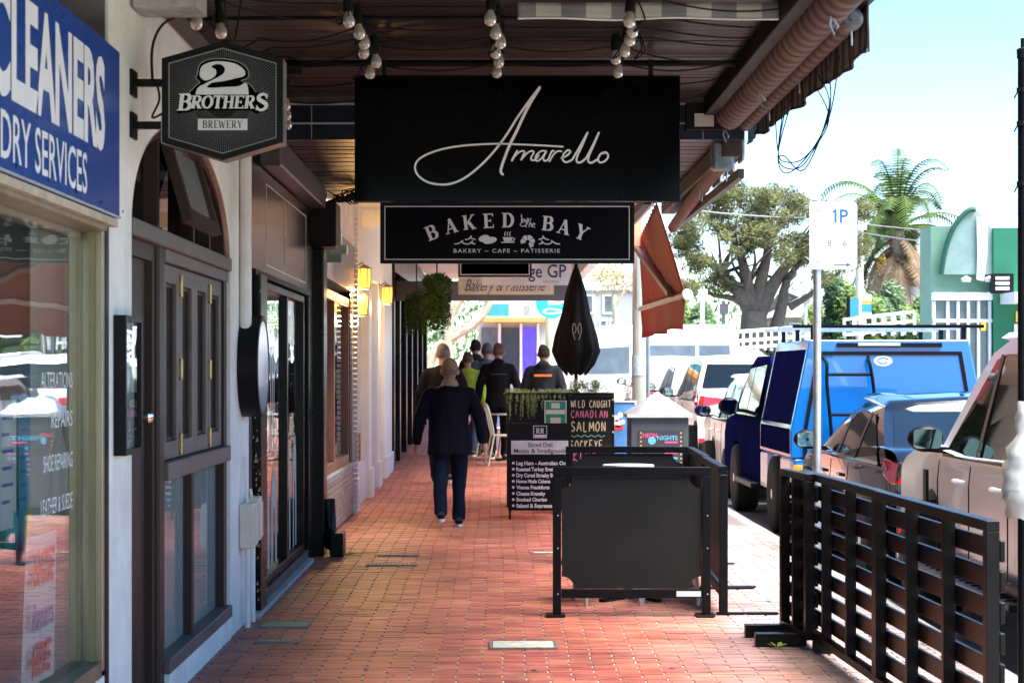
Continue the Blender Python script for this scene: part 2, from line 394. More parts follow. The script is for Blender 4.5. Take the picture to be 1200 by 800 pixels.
# road markings
M_LINE = mat('road_line_paint', (.75, .75, .72), .7, 0, .15, 6)
mb = MB()
for k in range(9):
    y = 14 + k * 5.2; mb.add([(5.05, y, G(y) - .126), (5.15, y, G(y) - .126), (5.15, y + 1.2, G(y + 1.2) - .126), (5.05, y + 1.2, G(y + 1.2) - .126)], [(0, 1, 2, 3)])
struct(mb.build('road_marking', M_LINE))

# ---- brick paving
M_BRICK = mat('clay_paver', '#a65647', .50, 0, .1, 2.5, .0008, 120, tone=.24, col2='#b66c59', spec=.55, rvar=.3)
M_BRICK.node_tree.nodes['Principled BSDF'].inputs['Specular IOR Level'].default_value = .6
def sheen_and_stains(m):
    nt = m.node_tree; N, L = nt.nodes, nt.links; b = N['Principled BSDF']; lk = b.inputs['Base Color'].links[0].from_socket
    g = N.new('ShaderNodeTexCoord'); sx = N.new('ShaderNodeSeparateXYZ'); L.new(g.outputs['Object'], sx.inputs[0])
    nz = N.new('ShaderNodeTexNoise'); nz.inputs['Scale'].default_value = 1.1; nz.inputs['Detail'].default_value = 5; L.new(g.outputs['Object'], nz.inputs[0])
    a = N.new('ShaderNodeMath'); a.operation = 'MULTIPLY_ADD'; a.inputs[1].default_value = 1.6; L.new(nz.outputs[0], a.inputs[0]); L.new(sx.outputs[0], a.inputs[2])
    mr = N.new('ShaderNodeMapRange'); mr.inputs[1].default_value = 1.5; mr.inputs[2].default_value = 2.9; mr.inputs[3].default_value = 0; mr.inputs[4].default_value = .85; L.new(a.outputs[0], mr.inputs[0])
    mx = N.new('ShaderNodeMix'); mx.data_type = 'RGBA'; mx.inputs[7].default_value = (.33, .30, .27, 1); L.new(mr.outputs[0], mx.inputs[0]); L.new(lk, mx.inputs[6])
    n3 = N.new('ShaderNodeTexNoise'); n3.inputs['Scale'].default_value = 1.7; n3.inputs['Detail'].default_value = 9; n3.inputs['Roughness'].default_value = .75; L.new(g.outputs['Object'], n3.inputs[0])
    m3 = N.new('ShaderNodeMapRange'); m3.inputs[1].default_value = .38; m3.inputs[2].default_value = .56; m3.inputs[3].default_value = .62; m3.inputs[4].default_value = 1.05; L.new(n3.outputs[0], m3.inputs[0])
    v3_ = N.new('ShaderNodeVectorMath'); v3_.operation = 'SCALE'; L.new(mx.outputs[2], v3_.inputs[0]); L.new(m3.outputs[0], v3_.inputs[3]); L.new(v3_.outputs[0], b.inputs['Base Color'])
sheen_and_stains(M_BRICK)        # paler towards the kerb: outdoor glare put into the colour; dark stains too
COVERS = [  # px,py centre, width m, depth m
    (613, 756, .37, .30, 'concrete'), (334, 732, .30, .26, 'mossy'), (326, 752, .25, .10, 'metal'), (467, 651, .34, .10, 'metal'), (459, 662, .40, .15, 'metal'), (637, 648, .2, .16, 'concrete')]
CB = []
for px, py, w_, d_, k_ in COVERS:
    Y = EYE * F / (py - YV); X = PX(px, Y); CB.append((X - w_ / 2, X + w_ / 2, Y - d_ / 2, Y + d_ / 2))
BW, BD = .230, .080
rows = []
y = 7.0; r = 0
while y < 66:
    rows.append((r, y)); y += BD if y < 40 else .12; r += 1
bricks = []
for r, y in rows:
    bd = BD if y < 40 else .12
    sh = (.5 if r % 2 else 0) * BW + mnoise.noise(Vector((r * .045, 3.3, 0))) * .035 + random.uniform(-.003, .003)
    x = -1.9 - (BW - sh); 
    while x < 2.44:
        x0, x1 = x + .004, min(x + BW - .004, 2.44); x += BW
        if x1 - x0 < .03 or x1 < -1.62: continue
        if any(x1 > c[0] and x0 < c[1] and y + bd > c[2] and y < c[3] for c in CB): 
            pass
        bricks.append((x0, x1, y + .0015, y + bd - .0015))
def brick_geo(x0, x1, y0, y1, g0, g1, h, tl):
    e = .003
    v = [(x0, y0, g0 - .04), (x1, y0, g0 - .04), (x1, y1, g1 - .04), (x0, y1, g1 - .04),
         (x0 + e, y0 + e, g0 + h), (x1 - e, y0 + e, g0 + h + tl), (x1 - e, y1 - e, g1 + h + tl), (x0 + e, y1 - e, g1 + h)]
    return v, [(4, 5, 6, 7), (0, 1, 5, 4), (1, 2, 6, 5), (2, 3, 7, 6), (3, 0, 4, 7)]
def bricktone(x, y):
    n = mnoise.noise(Vector((x * .8, y * .5, 1.7)))
    return min(1, max(0, .5 + n * .35 + random.gauss(0, .20) + (.2 if random.random() < .05 else 0)))
inview = lambda b: b[1] > -.27 * b[2] * 1.0 and 580 + F * b[0] / b[2] < 1200 and 435 + EYE * F / b[2] < 803
order = [b for b in bricks if inview(b) and (b[1] > -1.49)]
order.sort(key=lambda b: b[2]); near = set(order[:300])
pave = stuff_mb = MB()
for b in bricks:
    if b in near: continue
    x0, x1, y0, y1 = b
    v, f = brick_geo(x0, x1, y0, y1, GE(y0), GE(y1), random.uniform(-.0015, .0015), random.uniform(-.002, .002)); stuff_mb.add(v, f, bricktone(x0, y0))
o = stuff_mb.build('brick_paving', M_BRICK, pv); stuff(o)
for b in sorted(near, key=lambda b: (b[2], b[0])):
    x0, x1, y0, y1 = b
    m_ = MB(); v, f = brick_geo(x0, x1, y0, y1, 0, 0, random.uniform(-.0015, .0015), random.uniform(-.002, .002)); m_.add(v, f, bricktone(x0, y0))
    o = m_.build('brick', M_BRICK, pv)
M_COVC = mat('cover_concrete', (.42, .40, .33), .85, 0, .3, 14, .002, 80)
M_COVM = mat('cover_moss', (.38, .38, .28), .9, 0, .2, 10, .003, 60, col2=(.22, .30, .05))
M_COVI = mat('cover_iron', (.20, .20, .17), .6, .5, .3, 20, .001, 80)
# chewing gum spots and small stains trodden into the pavers
gum_r = random.Random(9)
M_GUM = mat('old_gum', (.10, .085, .075), .8, 0, .2, 20)
gum = MB()
for k in range(120):
    gy = gum_r.uniform(9.5, 24); gx = gum_r.uniform(-1.3, 2.2); gr = gum_r.uniform(.008, .018); a0_ = gum_r.random() * 6
    gum.add([(gx + gr * gum_r.uniform(.7, 1.1) * math.cos(a0_ + 2 * math.pi * q / 9), gy + gr * gum_r.uniform(.7, 1.1) * math.sin(a0_ + 2 * math.pi * q / 9), .0065) for q in range(9)], [tuple(range(9))])
stuff(gum.build('gum_spot', M_GUM, pv))
CL = ['concrete service cover with a dark frame nearest the black barrier feet', 'mossy concrete pit cover in the bricks nearest the downpipe', 'narrow ribbed metal cover just before the mossy pit cover',
      'ribbed metal cover set in the bricks, the farther of the pair behind the walking man', 'wider ribbed metal cover, the nearer of the pair behind the walking man', 'pale cement patch in the bricks beside the black barrier']
for (px, py, w_, d_, k_), (x0, x1, y0, y1), lb in zip(COVERS, CB, CL):
    t = thing('access_cover', lb, 'access cover', ((x0 + x1) / 2, y0, 0))
    m_ = {'concrete': M_COVC, 'mossy': M_COVM, 'metal': M_COVI}[k_]
    MB().box(x0 + .018, x1 - .018, y0 + .018, y1 - .018, .001, .008).build('lid', m_, t, bevel=.002)
    MB().frame(x0, x1, y0, y1, .016, .001, .010, 'z').build('rim', M_COVI, t)
    if k_ == 'metal':
        rb = MB()
        n = int((x1 - x0 - .05) / .03)
        for k in range(n): rb.box(x0 + .025 + k * .03, x0 + .043 + k * .03, y0 + .025, y1 - .025, .008, .012)
        rb.build('rib', mat('cover_rib', (.4, .39, .34), .6, .5, .3, 20), t)
# leaf litter: a few fallen leaves
leaf = mat('fallen_leaf', (.42, .25, .04), .7, 0, .3, 9)
for i, (px, py, lb) in enumerate([(358, 658, 'yellow fallen leaf by the foot of the black pilaster'), (409, 652, 'curled brown leaf on the bricks near the paired covers'), (910, 760, 'small yellow green weed on the bricks by the slatted fence foot')]):
    Y = EYE * F / (py - YV); X = PX(px, Y); m_ = MB()
    for k in range(5):
        a = k * 1.3 + i; p = Vector((X, Y, .012)); q = Matrix.Rotation(a, 3, 'Z')
        m_.add([p, p + q @ Vector((.035, .012, .018)), p + q @ Vector((.06, 0, .02)), p + q @ Vector((.035, -.012, .01))], [(0, 1, 2, 3)])
    tag(m_.build('leaf' if i < 2 else 'weed', leaf if i < 2 else mat('weed_green', (.2, .26, .03), .7)), lb, 'leaf' if i < 2 else 'weed')

# ================================================================ LEFT SIDE BUILDINGS
T = .3
# ---- dry cleaner's shop ------------------------------------------------------
cl = thing('cleaners_shop', 'dry cleaner shopfront with wide glass window under the blue sign', 'shop', (-3.5, 4, 0))
MB().box(WX - T, WX, 7.56, 8.045, -.1, 3.6).build('wall_pier', M_PLASTER, cl)
MB().box(WX - T, WX, 2, 7.50, 2.10, 3.6).build('upper_wall', mat('dark_upper_panel', (.03, .03, .035), .3, 0, .2), cl)
MB().box(WX - T, WX - .002, 2, 7.55, -.1, .34).build('stall_riser', M_PLASTER, cl)
MB().box(WX - .02, WX + .003, 7.50, 7.562, .0, 2.12).build('gap_filler', M_BLACK, cl)
wf = MB().box(WX - .13, WX + .0, 7.46, 7.5, .36, 2.08).box(WX - .13, WX + .0, 2.2, 7.44, .34, .40).box(WX - .13, WX + .02, 2.2, 7.44, 2.03, 2.098).box(WX - .13, WX, 4.2, 4.26, .4, 2.03).build('window_frame', M_ALU, cl, bevel=.004)
for (z0, x0, x1) in ((2.0, WX - .125, WX - .08),): MB().box(x0, x1, 2.3, 7.44, z0, 2.03).build('head_bead', mat('pale_timber', (.45, .36, .26), .5, 0, .25, 8), wf)
MB().box(WX - .05, WX - .03, 7.44, 7.459, .4, 2.03).build('jamb_bead', mat('olive_bead', (.20, .17, .08), .4, .3, .2), wf)
MB().box(WX - .073, WX - .065, 2.2, 7.455, .40, 2.03).build('pane', M_GLASS, wf)
MB().box(WX + .002, WX + .05, 2.2, 7.50, 2.05, 2.078).build('sill_flashing', mat('pale_timber', None), cl)
# interior
MB().box(-4.6, -4.55, 1.5, 12, -.1, 3.2).build('interior_wall', mat('interior_grey', (.16, .16, .155), .8, 0, .3), cl)
MB().box(-4.6, WX - T, 7.6, 7.66, -.1, 3.2).build('partition', mat('interior_grey', None), cl)
MB().box(-4.6, WX - T, 1.5, 7.6, -.1, -.05).build('interior_floor', mat('interior_floor', (.22, .16, .13), .5), cl)
MB().box(-4.6, WX - T, 1.5, 7.6, 3.1, 3.2).build('interior_ceiling', mat('interior_grey', None), cl)
MB().box(WX - .6, WX - T, 2, 7.5, -.05, .36).build('display_ledge', M_CONC, cl)
bs = thing('shop_sign', 'blue sign with white lettering for the dry cleaner above the window', 'sign', (WX + .05, 6, 2.1))
MB().box(WX + .003, WX + .055, 3.2, 7.505, 2.082, 2.72).build('sign_panel', mat('blue_enamel', (.012, .055, .26), .22, 0, .12, 2, col2=(.016, .075, .33)), bs, bevel=.003)
MB().box(WX + .055, WX + .061, 3.2, 7.505, 2.082, 2.09).build('trim', M_GALV, bs)
for k in range(9): MB().lathe([(.006, 0), (.006, .003)], (WX + .0555, 4.2 + k * .42, 2.115), 'x', 8).build('screw', M_BLACKM, bs)
SXF = WX + .0565
TXT('DRYCLEANERS', ML(SXF, 7.215, 2.30), M_WHITE, bs, w=2.33, h=.345, off=.035, align='RIGHT', sp=.98)
TXT('LAUNDRY SERVICES', ML(SXF, 6.90, 2.12), M_WHITE, bs, w=1.72, h=.145, off=.008, align='RIGHT')
# decals and posters in the cleaner's window
dm = MB_ = None
for i, (t_, z_) in enumerate((('ALTERATIONS', 1.44), ('REPAIRS', 1.30), ('SHOE REPAIRING', 1.15), ('LEATHER & SUEDE', 1.00), ('WEDDING', .86))):
    if i == 4: continue
    TXT(t_, ML(WX - .0642, 7.22, z_), M_OFFWHITE, wf, w=(.5, .34, .46, .5)[i], h=.058, off=.0, align='RIGHT', name='window_lettering')
M_PAPER = mat('paper_white', (.72, .72, .70), .7, 0, .06)
M_SIGNRED = mat('poster_red', (.62, .05, .03), .6); M_PBLUE = mat('poster_blue', (.05, .13, .45), .6); M_TEAL = mat('poster_teal', (.05, .35, .45), .6)
ps = thing('poster', 'white shoe repairs poster with red and blue handwriting low in the cleaner window', 'poster', (-1.66, 7.0, .4))
MB().add([(-1.60, 6.62, .42), (-1.578, 7.02, .42), (-1.578, 7.07, .93), (-1.60, 6.70, .93)], [(0, 1, 2, 3)]).build('paper', M_PAPER, ps)
TXT('SHOE', ML(-1.574, 6.86, .76), M_SIGNRED, ps, w=.33, h=.12, off=.03, shear=.2)
TXT('Repairs', ML(-1.574, 6.84, .61), M_PBLUE, ps, w=.34, h=.10, off=.01, shear=.3)
TXT('HERE', ML(-1.574, 6.82, .45), M_SIGNRED, ps, w=.30, h=.11, off=.03, shear=.2)
for i, (y0, z0, w_, h_, m_, lb) in enumerate([(6.75, .95, .22, .45, M_PAPER, 'upper white notice taped inside the cleaner window'), (7.02, .96, .16, .38, M_TEAL, 'teal product card standing inside the cleaner window'),
                                          (6.56, .40, .18, .62, mat('poster_pale_blue', (.22, .4, .6), .6), 'tall pale blue card at the left of the shoe poster')]):
    t = thing('window_card', lb, 'card', (-1.70, y0, z0))
    MB().box(-1.705, -1.70, y0, y0 + w_, z0, z0 + h_).build('card', m_, t)
    lm = MB()
    for k in range(6): lm.box(-1.6998, -1.699, y0 + .02, y0 + w_ * random.uniform(.5, .9), z0 + h_ * (.85 - k * .13), z0 + h_ * (.85 - k * .13) + .012)
    lm.build('print', M_PBLUE, t)
for i, (y0, z0, c) in enumerate([(7.05, .86, (.03, .3, .42)), (7.16, .86, (.6, .45, .04)), (6.95, .86, (.02, .4, .35))]):
    b_ = MB().lathe([(.03, 0), (.032, .12), (.02, .15), (.012, .17), (.012, .19)], (-1.72, y0, z0), 'z', 12).build('spray_bottle', mat('bottle_%d' % i, c, .4), smooth=True)
    tag(b_, ['teal shoe care bottle inside the cleaner window, nearest the camera but one', 'yellow shoe care bottle inside the cleaner window beside the jamb', 'green shoe care bottle inside the cleaner window, farthest left'][i], 'bottle')
tag(MB().box(-1.85, -1.68, 6.9, 7.25, .83, .858).build('shelf', M_GREYP), 'thin grey shelf carrying bottles inside the cleaner window', 'shelf')
mbx = thing('menu_case', 'slim black framed notice case on the white pier by the brown door', 'notice case', (WX, 7.9, 1.2))
MB().frame(7.66, 8.02, 1.17, 1.72, .022, WX + .002, WX + .05, 'x').build('frame', M_BLACK, mbx)
MB().box(WX + .002, WX + .02, 7.68, 8.0, 1.19, 1.70).build('backing', mat('pale_paper', (.5, .56, .58), .6), mbx)
MB().box(WX + .036, WX + .040, 7.682, 7.998, 1.192, 1.698).build('pane', M_GLASS, mbx)

# ---- white plaster building with brown arched shopfront ----------------------
ar = thing('arched_shop', 'white rough plaster shop with a brown timber arched window', 'shop', (-3.5, 9.5, 0))
AC, AA, AB, AZ = 9.55, 1.5, .56, 2.11
arcp = [(AC - AA * math.cos(math.pi * i / 40), AZ + AB * math.sin(math.pi * i / 40)) for i in range(41)]
poly = [(8.046, -.1), (8.05, -.1)] + arcp + [(11.05, -.1), (11.88, -.1), (11.88, 3.6), (8.046, 3.6)]
MB().prism(poly, WX - .26, WX, 'x').build('wall', M_PLASTER, ar)
MB().box(WX - .2, WX + .006, 8.95, 11.049, -.1, .12).build('plinth', M_PLASTER, ar)
for t_, a, b in ((cl, 1.5, 8.04), (ar, 8.046, 11.88)): MB().box(-5, WX - .01, a, b, 3.6, 3.75).build('flat_roof', M_GREYP, t_)
# reveal lining (brick coloured soffit)
inn = [(AC - (AA - .012) * math.cos(math.pi * i / 40), AZ + (AB - .012) * math.sin(math.pi * i / 40)) for i in range(41)]
m_ = MB(); n = 41
for i in range(40):
    a, b, c, d = arcp[i], arcp[i + 1], inn[i + 1], inn[i]
    m_.add([(WX - .24, *a), (WX - .24, *b), (WX - .24, *c), (WX - .24, *d), (WX - .002, *a), (WX - .002, *b), (WX - .002, *c), (WX - .002, *d)],
           [(0, 1, 2, 3), (4, 7, 6, 5), (3, 2, 6, 7), (0, 4, 5, 1)])
m_.build('arch_soffit', mat('pinkish_soffit', (.42, .27, .22), .8, 0, .25, 10, .003, 50), ar)
WXF = WX - .055
# door
dr = MB().box(WXF - .05, WXF - .01, 8.13, 8.72, .03, 2.0).build('door', M_BROWN, ar, bevel=.004)
MB().frame(8.051, 8.80, .01, 2.06, .07, WXF - .08, WXF + .02, 'x').build('frame', M_BROWN, dr)
MB().lathe([(.0, 0), (.028, .004), (.032, .03), (.02, .045), (0, .05)], (WXF - .01, 8.66, 1.30), 'x', 16).build('knob', M_CHROME, dr, smooth=True)
MB().box(WXF - .08, WXF + .04, 8.80, 8.95, .01, 2.08).build('door_post', M_BROWN, ar, bevel=.012)
MB().box(WXF - .09, WXF + .065, 8.052, 11.048, 2.06, 2.135).build('transom', M_BROWN2, ar, bevel=.006)
MB().box(WXF - .08, WXF + .045, 8.955, 11.048, 2.0, 2.06).build('head_panel', M_BROWN2, ar, bevel=.004)
# main window
MB().box(WXF - .06, WXF + .068, 8.955, 11.045, .121, .19).build('sill', M_BROWN2, ar, bevel=.005)
MB().box(WXF - .06, WXF + .06, 8.955, 11.045, 1.0, 1.085).build('mid_rail', M_BROWN2, ar, bevel=.005)
MB().box(WXF - .07, WXF + .035, 10.93, 11.045, .19, 2.0).build('jamb', M_BROWN, ar); MB().box(WXF - .07, WXF + .03, 8.955, 9.0, .19, 2.0).build('jamb', M_BROWN, ar)
MB().box(WXF - .05, WXF + .03, 9.80, 9.88, .19, 1.0).build('mullion', M_BROWN, ar)
for a, b in ((9.0, 9.80), (9.88, 10.93)): MB().box(WXF - .02, WXF - .012, a, b, .19, 1.0).build('pane', M_PALEGLASS, ar)
lv = [9.0, 9.48, 9.96, 10.44, 10.93]
for i, (a, b) in enumerate(zip(lv[:-1], lv[1:])):
    s_ = MB().frame(a + .004, b - .004, 1.089, 1.997, .085, WXF - .03, WXF + .022, 'x').build('sash', M_BROWN2, ar, bevel=.004)
    MB().frame(a + .088, b - .088, 1.176, 1.910, .014, WXF - .016, WXF + .004, 'x').build('bead', M_BROWN, s_)
    MB().box(WXF - .012, WXF - .004, a + .084, b - .084, 1.173, 1.913).build('pane', M_GLASS, s_)
    if i in (0, 2):
        for z_ in (1.10, 1.46, 1.86): MB().lathe([(.009, 0), (.009, .10)], (WXF + .03, b, z_), 'z', 8).box(WXF + .022, WXF + .026, b - .03, b + .03, z_ + .01, z_ + .09).build('hinge', M_BRASS, s_)
# fanlight in the arch with an open hopper sash
m_ = MB()
fr_o = [(AC - (AA - .014) * math.cos(math.pi * i / 40), AZ + .03 + (AB - .044) * math.sin(math.pi * i / 40)) for i in range(41)]
fr_i = [(AC - (AA - .09) * math.cos(math.pi * i / 40), AZ + .06 + (AB - .12) * math.sin(math.pi * i / 40)) for i in range(41)]
for i in range(40):
    a, b, c, d = fr_o[i], fr_o[i + 1], fr_i[i + 1], fr_i[i]
    m_.add([(WXF - .07, *a), (WXF - .07, *b), (WXF - .07, *c), (WXF - .07, *d), (WXF + .03, *a), (WXF + .03, *b), (WXF + .03, *c), (WXF + .03, *d)], [(0, 1, 2, 3), (4, 7, 6, 5), (3, 2, 6, 7), (0, 4, 5, 1)])
m_.build('fanlight_frame', M_BROWN, ar)
for y_ in (8.9, 9.95, 10.5): 
    h_ = AB * math.sqrt(max(0, 1 - ((y_ - AC) / AA) ** 2))
    MB().box(WXF - .06, WXF + .02, y_ - .025, y_ + .025, 2.136, AZ + h_ - .03).build('fanlight_bar', M_BROWN, ar)
MB().prism([(p[0], p[1]) for p in fr_i] , WXF - .05, WXF - .045, 'x').build('fanlight_pane', M_DGLASS, ar)
hs = MB(); tl = Matrix.Translation((WXF + .03, 0, 2.60)) @ Matrix.Rotation(R(-16), 4, 'Y') @ Matrix.Translation((-(WXF + .03), 0, -2.60))
y0_, y1_, z0_, z1_ = 8.98, 9.93, 2.17, 2.60
for (a, b, c, d) in ((y0_, y0_ + .06, z0_, z1_), (y1_ - .06, y1_, z0_, z1_), (y0_ + .06, y1_ - .06, z0_, z0_ + .06), (y0_ + .06, y1_ - .06, z1_ - .05, z1_)):
    mm = MB().box(WXF + .0, WXF + .045, a, b, c, d); hs.add([tl @ Vector(v) for v in mm.v], mm.f)
hp = hs.build('hopper_sash', M_BROWN, ar)
mm = MB().box(WXF + .015, WXF + .02, y0_ + .05, y1_ - .05, z0_ + .05, z1_ - .04); mm.v = [tuple(tl @ Vector(v)) for v in mm.v]; mm.build('pane', mat('dusty_grey_pane', (.20, .21, .20), .25, 0, .1, 2), hp)
MB().box(-3.9, -3.85, 7.7, 17.5, -.1, 3.2).build('interior_wall', mat('interior_grey', None), ar)
MB().box(-3.85, WX - .26, 7.7, 11.8, -.1, -.05).build('interior_floor', mat('interior_floor', None), ar)
# downpipe, conduits and meter boxes on the wall end
dp = tag(MB().tube([(WX + .035, 11.45, 3.3), (WX + .035, 11.45, 1.70)], .036, 10).build('downpipe', mat('white_pipe_paint', (.72, .71, .68), .45), smooth=True), 'white downpipe on the plaster wall above the round black sign', 'pipe')
for i, (yy, lb) in enumerate(((11.42, 'cream meter box nearer the brown window'), (11.66, 'second cream meter box, against the black post'))):
    t = thing('meter_box', lb, 'meter box', (WX, yy, .5))
    MB().box(WX + .002, WX + .085, yy, yy + .19, .47 + .02 * i, .73 + .02 * i).build('case', mat('cream_enamel', (.66, .60, .48), .45, 0, .1), t, bevel=.006)
    MB().box(WX + .085, WX + .092, yy + .01, yy + .18, .49 + .02 * i, .70 + .02 * i).build('lid', mat('cream_enamel', None), t)
    MB().tube([(WX + .04, yy + .09, .47 + .02 * i), (WX + .04, yy + .09, -.0)], .016, 8).build('conduit', mat('white_pipe_paint', None), t, smooth=True)
    MB().tube([(WX + .04, yy + .06, .73), (WX + .03, yy + .06, 1.0 - .2 * i)], .01, 6).build('upper_conduit', mat('white_pipe_paint', None), t)
rd = thing('round_sign', 'round black drum sign fixed to the white plaster wall', 'sign', (WX, 11.55, 1.2))
MB().lathe([(.0, 0), (.30, .0), (.30, .115), (.285, .12), (.27, .115)], (WX + .003, 11.62, 1.53), 'x', 48).build('drum', M_BLACK, rd, smooth=True)
MB().lathe([(.268, 0), (.265, .006), (0, .008)], (WX + .112, 11.62, 1.53), 'x', 48).build('face', mat('pale_sign_face', (.45, .52, .58), .15, 0, .1), rd, smooth=True)

# ---- black restaurant shopfront ---------------------------------------------
M_BFR = mat('black_shop_frame', (.006, .006, .0065), .28, 0, .35, 4, .0008, 30)
M_GRNL = mat('pale_green_decal', (.34, .44, .41), .5)
bk = thing('black_shopfront', 'black framed restaurant shopfront between white plaster shop and brown window', 'shop', (-3, 14, 0))
MB().box(WX - .2, WX + .004, 11.885, 12.02, -.1, 2.12).build('tiled_edge', mat('purple_tile', (.05, .03, .05), .3), bk)
ps_ = MB().box(WX - .2, WX + .05, 12.08, 12.42, 0, 2.11).build('post', M_BFR, bk, bevel=.008)
gm = MB()
for k in range(60):
    z_ = random.uniform(.05, 1.25) if k < 52 else random.uniform(1.25, 2.05); yy = 12.08 if random.random() < .6 else 12.43
    x_ = WX + random.uniform(.0, .05); s = random.uniform(.004, .016)
    if yy == 12.08: gm.add([(x_ - s / 2, 12.0785, z_), (x_ + s / 2, 12.0785, z_), (x_ + s / 3, 12.0785, z_ + s * 2)], [(0, 1, 2)])
    else: gm.add([(WX + .0515, 12.4 - random.random() * .3, z_)] * 1 + [(WX + .0515, 12.4 - s, z_), (WX + .0515, 12.4, z_ + s)], [(0, 1, 2)])
gm.build('chipped_paint', mat('gold_chip', (.5, .42, .2), .5), ps_)
MB().box(WX - .2, WX - .02, 12.42, 12.62, -.1, 2.11).build('dark_recess', M_BFR, bk)
wf2 = MB().frame(12.62, 15.22, .12, 2.08, .05, WX - .06, WX + .012, 'x').box(WX - .055, WX + .01, 13.98, 14.06, .17, 2.03).build('window_frame', M_BFR, bk, bevel=.004)
MB().box(WX - .03, WX - .022, 12.67, 13.98, .17, 2.03).build('pane', M_GLASS, wf2)
MB().box(WX - .03, WX - .022, 14.06, 15.17, .17, 2.03).build('pane', M_GLASS, wf2)
MB().box(WX - .15, WX + .02, 12.55, 15.45, -.05, .10).build('kick_plate', mat('worn_dark_plinth', (.08, .075, .07), .5, 0, .4, 6, .001, 30), bk)
MB().box(WX - .2, WX + .06, 11.9, 15.5, -.06, .03).build('step', M_CONC, bk)
sp = MB().box(WX - .05, WX + .016, 11.90, 15.5, 2.125, 2.78).build('sign_panel', mat('brushed_dark_steel', (.10, .095, .09), .22, .75, .3, 3, stretch=(1, 1, .15)), bk)
MB().box(WX - .055, WX + .04, 11.90, 15.5, 2.09, 2.124).build('rail', M_BLACKM, bk)
ln = MB()
for a in ((12.64, 15.3, 2.18, 2.19), (12.64, 15.3, 2.70, 2.71), (12.64, 12.65, 2.19, 2.70), (15.29, 15.3, 2.19, 2.70)): ln.box(WX + .017, WX + .019, *a)
ln.build('pinstripe', M_OFFWHITE, sp)
def fork(mb, M, s=1):
    for k in range(4): mb.ribbon([((k - 1.5) * .035 * s, .16 * s), ((k - 1.5) * .035 * s, .42 * s)], .014 * s, M)
    mb.flat([(-.06 * s, .17 * s), (-.045 * s, .10 * s), (0, .06 * s), (.045 * s, .10 * s), (.06 * s, .17 * s)], M); mb.flat([(-.012 * s, .09 * s), (.012 * s, .09 * s), (.016 * s, -.28 * s), (-.016 * s, -.28 * s)][::-1], M)
m_ = MB(); fork(m_, ML(WX + .0185, 13.75, 2.36), .8); m_.build('fork_emblem', mat('silver_decal', (.5, .5, .48), .3, .5), sp)
TXT('31', ML(WX + .0185, 13.75, 2.24), mat('silver_decal', None), sp, h=.09)
m_ = MB()
for k in range(3): m_.ribbon([(k * .10, 0), (k * .10 + .03, .62), (k * .10, .75)], .026, ML(WX - .0205, 13.2, .92))
m_.build('fork_decal', M_OFFWHITE, wf2)
for (cx, w_, h_) in ((12.95, .42, .55), (13.42, .36, .66), (14.35, .3, .78), (14.8, .26, .85)):
    m_ = MB(); o_ = cr([(-w_ / 2, 0), (-w_ / 2.3, h_ * .75), (0, h_), (w_ / 2.3, h_ * .75), (w_ / 2, 0)], 6); i_ = [(a * .35, b * .6) for a, b in o_]
    for k in range(len(o_) - 1): m_.flat([o_[k], o_[k + 1], i_[k + 1], i_[k]], ML(WX - .0205, cx, .19))
    m_.build('window_decal', M_GRNL, wf2)
MB().box(-3.84, WX - .2, 12.0, 17.4, -.1, -.05).build('interior_floor', mat('interior_floor', None), bk)
MB().box(-3.84, WX - .1, 15.5, 15.7, -.1, 3.0).build('partition', M_BFR, bk)
MB().box(WX - .3, WX - .03, 11.885, 16.95, 2.782, 3.6).build('upper_wall', M_BFR, bk)
MB().box(-5, WX - .01, 11.885, 16.95, 3.6, 3.75).build('flat_roof', M_GREYP, bk)
# pilaster and its base, bracket box at the top
MB().box(WX - .3, WX + .02, 15.5, 16.95, -.1, 2.5).build('pilaster', M_BFR, bk, bevel=.006)
MB().box(WX - .1, WX + .10, 15.95, 16.25, .0, 2.5).build('drain_cover', M_BFR, bk, bevel=.01)
m_ = MB().tube([(WX + .12, 16.1, .46), (WX + .12, 16.1, .2), (WX + .16, 16.0, .1), (WX + .22, 15.98, .08)], [.06, .07, .065, .06], 14); m_.build('drain_elbow', M_BFR, bk, smooth=True)
MB().box(WX + .15, WX + .26, 15.9, 16.2, 0, .19).build('drain_shoe', M_BFR, bk, bevel=.01)
MB().box(WX - .1, WX + .22, 15.7, 16.15, 2.50, 2.86).build('bracket_box', M_BLACK, bk, bevel=.01)
cdm = MB()
rr_ = random.Random(3)
for k in range(26):
    a = Vector((WX + .12 + rr_.random() * .2, 15.8, 2.86)); cdm.tube([a, a + Vector((rr_.uniform(0, .15), rr_.uniform(-.05, .1), rr_.uniform(.02, .10))), a + Vector((rr_.uniform(.05, .26), 0, rr_.uniform(-.02, .12)))], .006, 5)
cdm.build('cable_tangle', M_CABLE, bk)

# ---- brown window shop with tiled riser --------------------------------------
br = thing('brown_shopfront', 'narrow shop with red brown timber window over a riser of small tiles', 'shop', (-3, 19, 0))
M_RB = mat('red_brown_timber', (.20, .07, .035), .4, 0, .25, 8, stretch=(1, 1, .2))
MB().box(WX - .3, WX - .012, 16.96, 20.68, -.1, .50).build('riser', mat('grout_dark', (.10, .09, .08), .8), br)
tm = MB(); tm2 = MB(); cols = int((20.6 - 17.0) / .10); tiles = []
for j in range(9):
    for i in range(cols):
        y0 = 17.0 + i * .10 + (.05 if j % 2 else 0); tiles.append((y0, .02 + j * .053))
M_TILE = mat('small_beige_tile', (.40, .35, .30), .35, 0, .3, 9, tone=.3)
td = [MB().box(-.002, .012, .004, .096, .003, .050, random.random()) for _ in range(6)]
tme = []
for t_ in td:
    o = t_.build('tile', M_TILE); tme.append(o.data); bpy.data.objects.remove(o)
